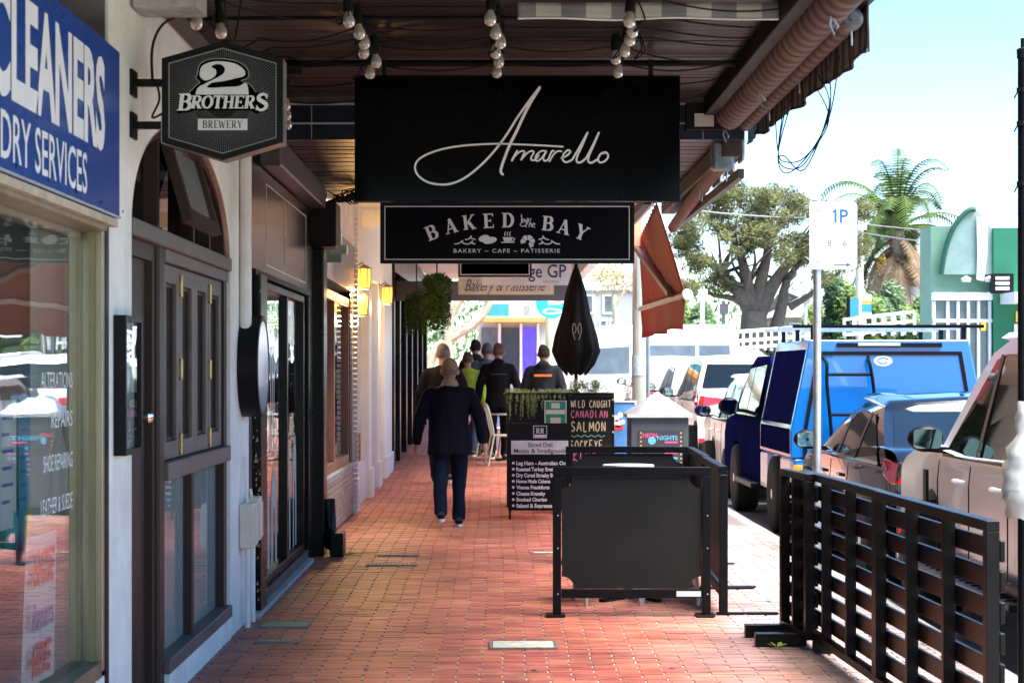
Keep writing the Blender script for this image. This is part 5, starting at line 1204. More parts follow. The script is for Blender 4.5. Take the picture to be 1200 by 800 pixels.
for k in range(16):
    leafball(gm, (random.uniform(PX(672, Yp), PX(708, Yp)), Yp + .2, pz1 + .06), .06, .06, .07, 50, .03)
for k in range(48):
    x = random.uniform(px0 + .0, px0 + .75) if k > 25 else random.gauss(PX(622, Yp), .10); l = random.uniform(.04, .34 if k <= 25 else .12)
    leafball(gm, (x, Yp - .02, pz1 - .03 - l / 2), .012, .015, l / 2, int(l * 220) + 8, .018)
gm.build('foliage', M_TRAIL, pt)
gp_ = tag(MB().box(PX(638, Yp), PX(664, Yp), Yp - .012, Yp - .006, PZ(500, Yp), PZ(469, Yp)).build('green_flyer', mat('flyer_green', (.02, .30, .16), .5, 0, .3, 5)), 'green and white flyer stuck on the front of the planter', 'flyer')
for (a, b, c, d) in ((640, 662, 480, 485), (646, 656, 472, 478), (645, 657, 489, 498)): MB().box(PX(a, Yp), PX(b, Yp), Yp - .0135, Yp - .012, PZ(d, Yp), PZ(c, Yp)).build('print', M_PAPER, gp_)
MB().frame(PX(638, Yp), PX(664, Yp), PZ(500, Yp), PZ(469, Yp), .012, Yp - .0140, Yp - .012, 'y').build('flyer_border', M_PAPER, gp_)
# ---- folded umbrella -----------------------------------------------------------
Yu = 22.6; ux = PX(675, Yu); uz0, uz1 = PZ(442, Yu), PZ(312, Yu)
um = thing('folded_umbrella', 'folded black cafe umbrella standing behind the planter', 'umbrella', (ux, Yu, 0))
MB().tube([(ux, Yu, 0), (ux, Yu, uz1 + .06)], .022, 10).build('pole', M_BLACKM, um, smooth=True)
MB().box(ux - .3, ux + .3, Yu - .3, Yu + .3, 0, .06).build('base', M_CONC, um, bevel=.01)
m_ = MB(); nseg = 64; prof = [(.02, uz1), (.055, uz1 - .1), (.11, uz1 - .3), (.15, uz1 - .55), (.22, uz1 - .8), (.25, uz1 - .98), (.19, uz0 + .14), (.12, uz0 + .04)]
vs = []
for i, (r, z) in enumerate(prof):
    for k in range(nseg):
        a = 2 * math.pi * k / nseg; rr = r * (1 + .13 * math.cos(8 * a + .5 * i * .3) * min(1, i / 3)) ; zz_ = z + (.02 * math.cos(8 * a) if i == len(prof) - 1 else 0)
        vs.append((ux + rr * math.cos(a), Yu + rr * math.sin(a), zz_))
m_.add(vs, [(i * nseg + k, i * nseg + (k + 1) % nseg, (i + 1) * nseg + (k + 1) % nseg, (i + 1) * nseg + k) for i in range(len(prof) - 1) for k in range(nseg)])
m_.build('canopy', mat('black_canvas', (.005, .005, .006), .85, 0, .2, 8), um, smooth=True, ang=180)
lg = MB()
for s in (-1, 1): lg.ribbon(cr([(.02 * s, -.10), (.05 * s, 0), (.035 * s, .09), (.01 * s, .03), (.025 * s, -.03)], 6), .008, MF(ux, Yu - .265, uz1 - .75))
lg.build('emblem', M_GREYP, um)
# ---- rubbish bin ---------------------------------------------------------------
Yn = 20.6; n0, n1, nz1 = PX(738, Yn), PX(808, Yn), PZ(489, Yn)
bn = thing('litter_bin', 'grey metal litter bin housing with a shiny pyramid top and posters', 'bin', ((n0 + n1) / 2, Yn, 0))
MB().box(n0 + .01, n1 - .01, Yn, Yn + .6, .08, nz1).build('body', mat('bin_grey', (.075, .09, .10), .5, .2, .15, 4), bn, bevel=.008)
MB().box(n0 - .01, n1 + .01, Yn - .02, Yn + .62, .0, .08).build('plinth', M_BLACKM, bn)
xc = (n0 + n1) / 2; zt = PZ(470, Yn)
MB().add([(n0 - .03, Yn - .04, nz1), (n1 + .03, Yn - .04, nz1), (n1 + .03, Yn + .64, nz1), (n0 - .03, Yn + .64, nz1), (n0 - .03, Yn - .04, nz1 + .035), (n1 + .03, Yn - .04, nz1 + .035), (n1 + .03, Yn + .64, nz1 + .035), (n0 - .03, Yn + .64, nz1 + .035), (xc, Yn + .3, zt + .1)],
         [(3, 2, 1, 0), (0, 1, 5, 4), (1, 2, 6, 5), (2, 3, 7, 6), (3, 0, 4, 7), (4, 5, 8), (5, 6, 8), (6, 7, 8), (7, 4, 8)]).build('pyramid_lid', mat('brushed_stainless', (.75, .75, .74), .22, .9, .08, 10), bn)
pp = MB().box(PX(748, Yn), PX(801, Yn), Yn - .008, Yn - .001, PZ(610, Yn), PZ(504, Yn)).build('poster_panel', mat('poster_charcoal', (.05, .045, .055), .5), bn)
PK = mat('neon_pink', (.75, .10, .28), .5); CY = mat('neon_cyan', (.12, .50, .72), .5)
TXT('NEON', MF(PX(761.5, Yn), Yn - .0095, PZ(512.5, Yn)), PK, pp, w=17 * Yn / F, h=5.2 * Yn / F, off=.02); TXT('NIGHTS', MF(PX(782, Yn), Yn - .0098, PZ(515.5, Yn)), CY, pp, w=24 * Yn / F, h=5.4 * Yn / F, off=.02)
MB().lathe([(4.6 * Yn / F, Yn - .0092), (4.6 * Yn / F, Yn - .0085)], (PX(764, Yn), 0, PZ(516, Yn)), 'y', 20).build('ring_print', CY, pp)
for k in range(7):
    MB().box(PX(779, Yn), PX(794, Yn), Yn - .0093, Yn - .0088, PZ(519 + k * 6.2, Yn), PZ(516.8 + k * 6.2, Yn)).build('poster_line', PK if k % 2 == 0 else CY, pp)
for sx in (751, 798):
    for k in range(8): MB().lathe([(.011, Yn - .0095), (.011, Yn - .0085)], (PX(sx, Yn), 0, PZ(507 + k * 5, Yn)), 'y', 8).build('poster_dot', mat('warm_dot', (.55, .35, .15), .5), pp)
# ---- parking sign ----------------------------------------------------------------
Ys = 14.6; sxp = PX(957.5, Ys)
pk = thing('parking_sign', 'white one hour parking sign on a galvanised pole at the kerb', 'sign', (sxp, Ys, 0))
MB().tube([(sxp, Ys, 0), (sxp, Ys, PZ(238, Ys))], .03, 16).build('pole', M_GALV, pk, smooth=True)
MB().lathe([(.032, 0), (.032, .02), (0, .03)], (sxp, Ys, PZ(238, Ys)), 'z', 14).build('pole_cap', M_GALV, pk)
def rrect(a0, a1, b0, b1, r, n=6):
    o = []
    for cx, cy, s in ((a1 - r, b1 - r, 0), (a0 + r, b1 - r, 90), (a0 + r, b0 + r, 180), (a1 - r, b0 + r, 270)): o += arc(cx, cy, r, r, s, s + 90, n)
    return o
pl = MB().prism(rrect(PX(947.5, Ys), PX(1003.5, Ys), PZ(316, Ys), PZ(236.5, Ys), .035), Ys - .038, Ys - .034, 'y').build('plate', mat('bleached_plate', (.52, .52, .52), .5, 0, .05), pk)
s_ = Ys / F; PB = mat('parking_blue', (.005, .10, .30), .5); PG = mat('faded_grey', (.16, .16, .16), .5)
yf = Ys - .039
TXT('P', MF(PX(988, Ys), yf, PZ(261.5, Ys)), PB, pl, w=9.5 * s_, h=15.5 * s_, off=.01); MB().ribbon([(-2.6 * s_, 11.8 * s_), (.3 * s_, 15 * s_)], 1.7 * s_, MF(PX(977.5, Ys), yf, PZ(261.5, Ys))).ribbon([(.6 * s_, 0), (.6 * s_, 15.5 * s_)], 2.1 * s_, MF(PX(977.5, Ys), yf - .0003, PZ(261.5, Ys))).build('lettering', PB, pl); TXT('P', MF(PX(961, Ys), yf, PZ(259, Ys)), mat('very_faded', (.36, .37, .40), .5), pl, w=5 * s_, h=13 * s_)
TXT('8', MF(PX(971, Ys), yf, PZ(289, Ys)), PG, pl, h=7.5 * s_); TXT('6', MF(PX(989, Ys), yf, PZ(289, Ys)), PG, pl, h=7.5 * s_)
am_ = MB().flat([(PX(976, Ys), PZ(311, Ys)), (PX(992, Ys), PZ(311, Ys)), (PX(992, Ys), PZ(310, Ys)), (PX(976, Ys), PZ(310, Ys))], Matrix(((1, 0, 0, 0), (0, 0, -1, yf), (0, 1, 0, 0), (0, 0, 0, 1)))).flat([(PX(991, Ys), PZ(312.8, Ys)), (PX(996, Ys), PZ(310.5, Ys)), (PX(991, Ys), PZ(308.2, Ys))], Matrix(((1, 0, 0, 0), (0, 0, -1, yf), (0, 1, 0, 0), (0, 0, 0, 1))))
am_.build('arrow', PB, pl)
for z in (PZ(246, Ys), PZ(306, Ys)): MB().tube([(sxp, Ys - .04, z), (sxp, Ys - .045, z)], .006, 8).build('bolt', M_GALV, pl)
MB().frame(sxp - .034, sxp + .034, Ys - .034, Ys + .036, .004, PZ(250, Ys), PZ(247, Ys), 'z').build('clamp', M_GALV, pk)
# dry palm frond fragment and utility poles
Yq = 34; pq = thing('power_pole', 'thick weathered green grey pole at the kerb beside the red awning', 'pole', (PX(749, Yq), Yq, G(Yq)))
m_ = MB().tube([(PX(749, Yq), Yq, G(Yq) - .1), (PX(749, Yq), Yq, 4.2), (PX(749, Yq), Yq, 8)], [.125, .115, .10], 16); m_.build('pole', mat('weathered_pole', (.22, .28, .22), .8, 0, .4, 5, .003, 30, col2=(.38, .36, .30), stretch=(1, 1, .3)), pq, smooth=True)
MB().lathe([(.13, 0), (.13, .35)], (PX(749, Yq), Yq, PZ(440, Yq)), 'z', 16).build('band', mat('pole_band', (.35, .45, .48), .5, 0, .3, 12), pq, smooth=True)
ss = thing('steel_post', 'slim grey steel post just right of the thick pole', 'post', (PX(760, 33), 33, 0))
MB().tube([(PX(759.5, 33), 33, G(33)), (PX(759.5, 33), 33, PZ(392, 33) + 1)], .035, 10).build('post', mat('slate_post', (.16, .21, .24), .5), ss, smooth=True)
MB().box(PX(756, 33), PX(764, 33), 32.95, 32.96, PZ(392, 33) + .6, PZ(392, 33) + 1).build('plate', M_GREYP, ss)
Yt = 8.8; tx_ = PX(1199, Yt)
tp = thing('banner_pole', 'dark steel pole with torn pale plastic wrap at the right edge', 'pole', (tx_, Yt, 0))
MB().tube([(tx_, Yt, 0), (tx_, Yt, PZ(66, Yt))], .024, 14).build('pole', M_BLACKM, tp, smooth=True)
MB().lathe([(.028, 0), (.03, .04), (.012, .05), (.012, .09), (0, .09)], (tx_, Yt, PZ(66, Yt) - .01), 'z', 14).build('cap', M_BLACK, tp)
MB().box(tx_ + .0, tx_ + .5, Yt - .004, Yt + .004, 1.5, PZ(70, Yt) - .02).build('banner', mat('banner_olive', (.07, .08, .06), .7), tp)
wr = MB(); rr2 = random.Random(5); vs = []
for i in range(15):
    for j in range(7):
        a = -2.4 + 2.8 * j / 6; r = .03 + .06 * (i / 14) + rr2.uniform(-.012, .012) + (.03 if 5 < i < 13 else 0)
        vs.append((tx_ + r * math.cos(a + 3.1) * .9, Yt + r * math.sin(a) - .02, PZ(470, Yt) - i * .036 + rr2.uniform(-.008, .008) - (.05 * rr2.random() if i == 14 else 0)))
wr.add(vs, [(i * 7 + j, i * 7 + j + 1, (i + 1) * 7 + j + 1, (i + 1) * 7 + j) for i in range(14) for j in range(6)])
wr.build('torn_wrap', mat('pale_plastic', (.62, .62, .58), .35, 0, .1, 10), tp, smooth=True, ang=180)
kn = MB()
for z in (2.75, 2.6, 2.33): kn.lathe([(.03, 0), (.03, .02)], (tx_, Yt, z), 'z', 10).tube([(tx_ - .03, Yt - .02, z), (tx_ - .045, Yt - .02, z - .03)], .004, 5)
kn.build('cable_tie', M_CABLE, tp)

# ================================================================ PEOPLE
def sstube(mb, pts, rx, ry=None, n=14):
    """closed tapered tube: pts centre line, rx/ry radii along x and across"""
    ry = ry or rx; P = [Vector(p) for p in pts]; vs = []
    for i, p in enumerate(P):
        d = (P[min(i + 1, len(P) - 1)] - P[max(i - 1, 0)]).normalized()
        ax = Vector((1, 0, 0)) - d * d.x
        ax = ax.normalized() if ax.length > .2 else (Vector((0, 1, 0)) - d * d.y).normalized()
        ay = d.cross(ax)
        for k in range(n):
            a = 2 * math.pi * k / n; vs.append(p + ax * math.cos(a) * rx[i] + ay * math.sin(a) * ry[i])
    fs = [(i * n + k, i * n + (k + 1) % n, (i + 1) * n + (k + 1) % n, (i + 1) * n + k) for i in range(len(P) - 1) for k in range(n)]
    fs += [tuple(range(n))[::-1], tuple(range((len(P) - 1) * n, len(P) * n))]
    mb.add(vs, fs)
def ell(mb, c, rx, ry, rz, n=16):
    prof = [(math.sin(math.pi * i / 12), -math.cos(math.pi * i / 12)) for i in range(13)]; vs = []
    for r, h in prof:
        for k in range(n):
            a = 2 * math.pi * k / n; vs.append((c[0] + rx * max(r, .01) * math.cos(a), c[1] + ry * max(r, .01) * math.sin(a), c[2] + rz * h))
    fs = [(i * n + k, i * n + (k + 1) % n, (i + 1) * n + (k + 1) % n, (i + 1) * n + k) for i in range(12) for k in range(n)] + [tuple(range(n))[::-1], tuple(range(12 * n, 13 * n))]
    mb.add(vs, fs)
def fuse(mb, name, m, parent, vox=.012, it=6, f=.6, disp=0):
    me = bpy.data.meshes.new('x'); me.from_pydata(mb.v, [], mb.f)
    o = bpy.data.objects.new('x', me); COL.objects.link(o)
    r = o.modifiers.new('r', 'REMESH'); r.mode = 'VOXEL'; r.voxel_size = vox
    s = o.modifiers.new('s', 'SMOOTH'); s.iterations = it; s.factor = f
    me2 = evalmesh(o); bpy.data.objects.remove(o)
    if disp:
        for v in me2.vertices:
            c = v.co; q = mnoise.noise(Vector((c.x * 11, c.y * 11, c.z * 4.5))) * disp + mnoise.noise(Vector((c.x * 26, c.y * 26, c.z * 12))) * disp * .4
            v.co = c + v.normal * q
    me2.materials.clear(); 
    if m: me2.materials.append(m)
    o2 = link(name, me2, parent, True, local=True, ang=180); return o2
SKIN = mat('skin', (.36, .17, .11), .5, 0, .12, 12)
def person(label, x, y, H, heading=0, top=(.01, .012, .04), legs=(.01, .02, .05), hair=None, cap=None, shoe=(.03, .03, .03), step=(.18, -.14), arm=(.10, -.06), coat=.0, wid=1.0, vox=.013, sole=(.6, .6, .58), sleeve=True, hood=False, bag=None, scale_arm_out=.0, collar=None, carry=None, short=False, headturn=0):
    t = thing('person', label, 'person', (0, 0, 0))
    k = H / 1.75
    hipz = .90; sl, sr = step
    def leg(sx, st):
        hip = Vector((.095 * sx, 0, hipz)); ank = Vector((.10 * sx, st, .085 + max(0, -st) * .38)); kn = (hip + ank) / 2 + Vector((.005 * sx, .045 + abs(st) * .12, .03)); return hip, kn, ank
    def armp(sx, st):
        sh = Vector((.185 * sx * wid, -.01, 1.42)); el = sh + Vector(((.075 + scale_arm_out) * sx, st * .35 - .02, -.29)); wr_ = el + Vector(((.02 + scale_arm_out * .5) * sx, st * .9 + .03, -.25)); return sh, el, wr_
    body = MB()
    ell(body, (0, .005, 1.635), .075, .095, .115); ell(body, (0, .045, 1.585), .052, .062, .06)
    for sx in (-1, 1): ell(body, (sx * .086, .0, 1.615), .018, .026, .036, 8)
    ell(body, (0, .105, 1.62), .013, .018, .025, 8)
    sstube(body, [(0, -.012, 1.42), (0, -.01, 1.50), (0, .0, 1.58)], [.07, .056, .055], [.07, .058, .06])
    sstube(body, [(0, 0, .84), (0, 0, .95), (0, .0, 1.10), (0, -.005, 1.28), (0, -.01, 1.42), (0, -.01, 1.47)], [.15, .165, .14, .165, .16, .08], [.10, .115, .105, .12, .10, .07])
    for sx, st in ((-1, sl), (1, sr)):
        h, kn, a = leg(sx, st); sstube(body, [h, kn, a, a + Vector((0, 0, -.04))], [.08, .052, .037, .035])
        ell(body, (a.x, a.y + .06, a.z - .045), .038, .11, .03, 10)
    for sx, st in ((-1, arm[0]), (1, arm[1])):
        s_, e, w_ = armp(sx, st); sstube(body, [s_, e, w_, w_ + (w_ - e) * .08], [.052, .040, .028, .027])
    b = fuse(body, 'body', SKIN, t, vox, 4)
    hd = MB()
    for sx, st in ((-1, arm[0]), (1, arm[1])):
        s_, e, w_ = armp(sx, st); d = (w_ - e).normalized(); f_ = Vector((0, 1, 0)); f_ = (f_ - d * f_.dot(d)).normalized(); q = d.cross(f_)
        pc = w_ + d * .055; sstube(hd, [w_, w_ + d * .03, w_ + d * .08, w_ + d * .095], [.022, .026, .026, .02], [.03, .040, .042, .035], 10)
        for i, l in enumerate((.062, .070, .066, .052)):
            o_ = w_ + d * .088 + f_ * (.030 - i * .020); inn_ = -q * sx if False else Vector((-sx, 0, 0))
            sstube(hd, [o_, o_ + d * l * .5 + inn_ * .006, o_ + d * l * .8 + inn_ * .022, o_ + d * l * .86 + inn_ * .034], [.0088, .0085, .0078, .006], None, 8)
        o_ = w_ + d * .03 + f_ * .036; sstube(hd, [o_, o_ + d * .03 + f_ * .016, o_ + d * .062 + f_ * .018], [.012, .0095, .007], None, 8)
    h_ = fuse(hd, 'hands', SKIN, t, .0045 if vox < .012 else .006, 2)
    # one continuous figure: join the hands into the body mesh
    bmj = bmesh.new(); bmj.from_mesh(b.data); bmj.from_mesh(h_.data); bmj.to_mesh(b.data); bmj.free(); bpy.data.objects.remove(h_)
    for p in b.data.polygons: p.use_smooth = True
    # trousers
    tr = MB(); sstube(tr, [(0, 0, .80), (0, 0, .90), (0, 0, 1.0)], [.165, .175, .155], [.12, .13, .115])
    for sx, st in ((-1, sl), (1, sr)):
        h, kn, a = leg(sx, st)
        if short: sstube(tr, [h, kn + Vector((0, 0, .02))], [.098, .085])
        else: sstube(tr, [h, h * .5 + kn * .5, kn, kn * .5 + a * .5, a + Vector((0, 0, -.01))], [.100, .092, .078, .070, .066])
    fuse(tr, 'shorts' if short else 'trousers', mat('cloth_%.3f_%.3f_%.3f' % legs, legs, .85, 0, .25, 7, .002, 200), t, vox, 4, .6, .012)
    # jacket
    jk = MB(); hem = .80 - coat
    sstube(jk, [(0, -.01, hem), (0, -.01, hem + .10), (0, -.01, 1.0), (0, -.01, 1.14), (0, -.012, 1.30), (0, -.015, 1.40), (0, -.012, 1.445), (0, -.01, 1.495)],
           [(.205 + coat * .25) * wid, .20 * wid, .185 * wid, .18 * wid, .20 * wid, .19 * wid, .145 * wid, .078], [.155 + coat * .15, .15, .14, .135, .145, .125, .105, .075], 20)
    for sx, st in ((-1, arm[0]), (1, arm[1])):
        s_, e, w_ = armp(sx, st)
        if sleeve: sstube(jk, [s_ + Vector((-.07 * sx, 0, .0)), s_ + Vector((-.005 * sx, 0, -.03)), s_ * .5 + e * .5, e, e * .4 + w_ * .6, w_ + (w_ - e) * .03], [.055, .076, .074, .068, .062, .054])
        else: sstube(jk, [s_ + Vector((-.05 * sx, 0, .015)), s_, s_ * .35 + e * .65], [.07, .076, .068])
    if hood: ell(jk, (0, -.10, 1.47), .10, .07, .07)
    J = fuse(jk, 'coat' if coat > .02 else 'jacket', mat('cloth_%.3f_%.3f_%.3f' % top, top, .85, 0, .3, 6, .002, 200), t, vox, 12, .6, .014 if coat else .010)
    if collar:
        cm = MB(); sstube(cm, [(0, -.025, 1.455), (0, -.02, 1.50), (0, -.015, 1.535)], [.105, .085, .070], [.09, .08, .072]); fuse(cm, 'collar', mat('tan_collar', collar, .8), t, .008, 3)
    # shoes
    for sx, st in ((-1, sl), (1, sr)):
        h, kn, a = leg(sx, st); tilt = 0
        zf = a.z - .085
        sh = MB(); sstube(sh, [(a.x, a.y - .075, zf + .05), (a.x, a.y - .05, zf + .062), (a.x, a.y + .03, zf + .07), (a.x, a.y + .13, zf + .048), (a.x, a.y + .19, zf + .04)], [.03, .043, .046, .047, .03], [.03, .045, .045, .035, .025], 12)
        sstube(sh, [(a.x, a.y, zf + .06), (a.x, a.y - .01, zf + .11)], [.047, .046], [.06, .055], 12)
        s_o = fuse(sh, 'shoe', mat('shoe_%.3f_%.3f' % shoe[:2], shoe, .5), t, .007, 2)
        so_ = MB(); so_.prism([(a.x + .046 * math.cos(R(q)) * (1 if -1 else 1), a.y + .055 + .135 * math.sin(R(q))) for q in range(0, 360, 20)], zf + .0, zf + .03, 'z').build('sole', mat('sole_%.2f' % sole[0], sole, .6), s_o, local=True)
    # head covering
    if cap:
        cp = MB(); ell(cp, (0, -.004, 1.655), .090, .108, .108); mm = fuse(cp, 'cap', mat('cap_%.2f' % cap[0], cap, .9, 0, .1, 15, .001, 200), t, .007, 2)
        bmm = bmesh.new(); bmm.from_mesh(mm.data); bmesh.ops.delete(bmm, geom=[v for v in bmm.verts if v.co.z < 1.628 + max(0, v.co.y) * .4], context='VERTS'); bmm.to_mesh(mm.data); bmm.free()
        MB().prism([(.075 * math.cos(R(q)), .085 + .08 * math.sin(R(q))) for q in range(0, 181, 15)], 1.655, 1.662, 'z').build('peak', mat('cap_%.2f' % cap[0], None), mm, local=True)
        MB().lathe([(.008, 0), (.006, .006), (0, .008)], (0, 0, 1.758), 'z', 10).build('button', mat('cap_%.2f' % cap[0], None), mm, local=True)
        MB().box(-.03, .03, -.118, -.108, 1.632, 1.650).build('strap', mat('cap_%.2f' % cap[0], None), mm, local=True)
    if hair:
        ha = MB(); ell(ha, (0, -.012, 1.650 if cap is None else 1.61), .086 if cap is None else .079, .100, .118 if cap is None else .07)
        mm = fuse(ha, 'hair', mat('hair_%.2f_%.2f' % hair[:2], hair, .8, 0, .4, 30, .002, 150), t, .008, 2, .6, .016)
        bmm = bmesh.new(); bmm.from_mesh(mm.data); bmesh.ops.delete(bmm, geom=[v for v in bmm.verts if (v.co.z < 1.575 + max(0, v.co.y + .02) * 1.1)], context='VERTS'); bmm.to_mesh(mm.data); bmm.free()
    if carry:
        s_, e, w_ = armp(1 if carry[0] > 0 else -1, arm[1 if carry[0] > 0 else 0])
    t.scale = (k, k, k); place(t, (x, y, G(y)), heading)
    return t
def backtext(t, s, m, w_, z, h=.035, y=-.165):
    o = TXT(s, MF(0, y, z), m, None, w=w_, h=h, off=.02); o.parent = t; return o
Ym = 18.9
pm = person('older man in a navy coat, dark jeans and tan cap walking away', PX(527, Ym), Ym, 1.62, R(4), (.0022, .0026, .009), (.003, .010, .024), hair=(.12, .11, .10), cap=(.24, .165, .09), shoe=(.02, .025, .03), step=(-.20, .10), arm=(.10, -.07), coat=.04, wid=1.13, vox=.010, scale_arm_out=.028, collar=(.26, .20, .12), sole=(.7, .72, .68))
person('grey haired man in black behind the man in the tan cap', PX(519, 25.5), 25.5, 1.82, R(0), (.005, .005, .007), (.008, .008, .01), hair=(.10, .09, .085), wid=1.02, step=(.10, -.1), scale_arm_out=.02, vox=.014)
p_ = person('young person in a black hoodie with a small white line of text across the back', PX(584, 30.2), 30.2, 1.80, R(0), (.004, .004, .005), (.006, .006, .007), hair=(.09, .035, .02), hood=True, wid=1.0, step=(-.08, .12), vox=.015, scale_arm_out=.02)
backtext(p_, 'WORSHIP', M_OFFWHITE, .22, 1.28) if False else backtext(p_, '- - - - - -', M_OFFWHITE, .22, 1.29, .02, -.175)
person('person in a grey blue shirt, dark cap and light jeans beside the black hoodie', PX(571, 31.6), 31.6, 1.80, R(0), (.07, .09, .13), (.10, .22, .40), hair=(.05, .04, .04), cap=(.08, .08, .10), step=(.1, -.1), sleeve=False, vox=.016)
person('person in black with a black hood left of the grey blue shirt', PX(557, 33.5), 33.5, 1.84, R(8), (.012, .012, .012), (.02, .02, .02), hair=(.012, .012, .012), hood=True, step=(.1, -.05), vox=.016)
p_ = person('person in a yellow green safety vest half hidden behind the tall man', PX(548, 31), 31, 1.66, R(-8), (.28, .42, .02), (.03, .04, .1), hair=(.06, .035, .02), step=(.1, -.05), vox=.016)
p_ = person('man in a black jacket with an orange print across the shoulders behind the planter', PX(637, 29), 29, 1.78, R(-4), (.014, .016, .02), (.02, .02, .02), hair=(.03, .02, .015), hood=True, wid=1.1, step=(.05, -.05), vox=.015)
backtext(p_, 'GARAGE', mat('orange_print', (.7, .18, .03), .6), .26, 1.30, .05, -.178) if False else MB().box(-.13, .13, -.176, -.170, 1.30, 1.335).build('orange_print', mat('orange_print', (.7, .18, .03), .6), p_, local=True)
bg_ = thing('shopping_bag', 'green and white chequered shopping bag carried beside the grey haired man', 'bag', (PX(553, 32), 32, .9))
for i in range(6):
    for j in range(4): MB().box(PX(543 + i * 3.3, 32), PX(543 + (i + 1) * 3.3, 32), 31.9, 32.05, PZ(466 - j * 6, 32), PZ(460 - j * 6, 32)).build('panel', (mat('bag_green', (.02, .35, .15), .6) if (i + j) % 2 else M_WHITE), bg_)
MB().tube(cr([(PX(546, 32), 32, PZ(442, 32)), (PX(552, 32), 32, PZ(434, 32)), (PX(559, 32), 32, PZ(442, 32))], 5), .01, 6).build('handle', M_WHITE, bg_)
for i, (px, Y, c, lb) in enumerate(((866, 62, (.02, .08, .35), 'tiny far person in a blue shirt beside the big tree trunk'), (876, 63, (.6, .6, .6), 'tiny far person in a white shirt beside the big tree trunk'))):
    q = person(lb, PX(px, Y), Y, 1.75, R(20 * i), c, (.1, .1, .12), hair=(.05, .03, .02), vox=.03); q.location.z = GE(Y) - .15
# ================================================================ VEHICLES
def carpaint(name, col, metal=0, rough=.25): 
    return mat(name, col, rough, metal, .03, 1.2, coat=.35 if sum(col) > 1 else .8, rvar=.1, spec=.35)
def sampled(poly, n=5): return cr(poly, n, True)
def slab_loft(outline, layers):
    """outline closed (y,z); layers list of (x, inset) ; inset towards centroid"""
    cy = sum(p[0] for p in outline) / len(outline); cz_ = sum(p[1] for p in outline) / len(outline); n = len(outline); v = []; f = []
    for fn in layers:
        for (y, z) in outline: v.append(fn(y, z, cy, cz_))
    for i in range(len(layers) - 1):
        for k in range(n): f.append((i * n + k, i * n + (k + 1) % n, (i + 1) * n + (k + 1) % n, (i + 1) * n + k))
    f.append(tuple(range(n))[::-1]); f.append(tuple(range((len(layers) - 1) * n, len(layers) * n)))
    return v, f
def wheel(parent, x, y, r, wdt=.22, side=-1, alloy=True):
    wt = MB().lathe([(r * .62, -wdt / 2), (r * .93, -wdt / 2), (r, -wdt / 2 + .03), (r, wdt / 2 - .03), (r * .93, wdt / 2), (r * .62, wdt / 2)], (x, y, r), 'x', 36)
    o = wt.build('wheel', M_RUBBER, parent, smooth=True, local=True, ang=50)
    xs = x + side * (wdt / 2 - .012)
    MB().lathe([(r * .63, 0), (r * .63, -side * .12), (0, -side * .12)], (xs, y, r), 'x', 28).build('rim_barrel', M_BLACKM, o, local=True)
    rm = MB(); rm.ring([(r * .64 * math.cos(R(a)) + y, r * .64 * math.sin(R(a)) + r) for a in range(0, 360, 15)], [(r * .57 * math.cos(R(a)) + y, r * .57 * math.sin(R(a)) + r) for a in range(0, 360, 15)], xs - .01, xs + .01, 'x')
    for k in range(5 if alloy else 6):
        a = R(k * 72 + 10); c, s = math.cos(a), math.sin(a)
        rm.bar((xs, y + c * .03, r + s * .03), (xs, y + c * r * .6, r + s * r * .6), .05, .02, up=(1, 0, 0))
    rm.lathe([(.05, -.014), (.055, .014), (0, .016)], (xs, y, r), 'x', 16)
    rm.build('rim', mat('alloy_rim', (.45, .45, .46), .3, .8, .1, 8), o, local=True)
    return o
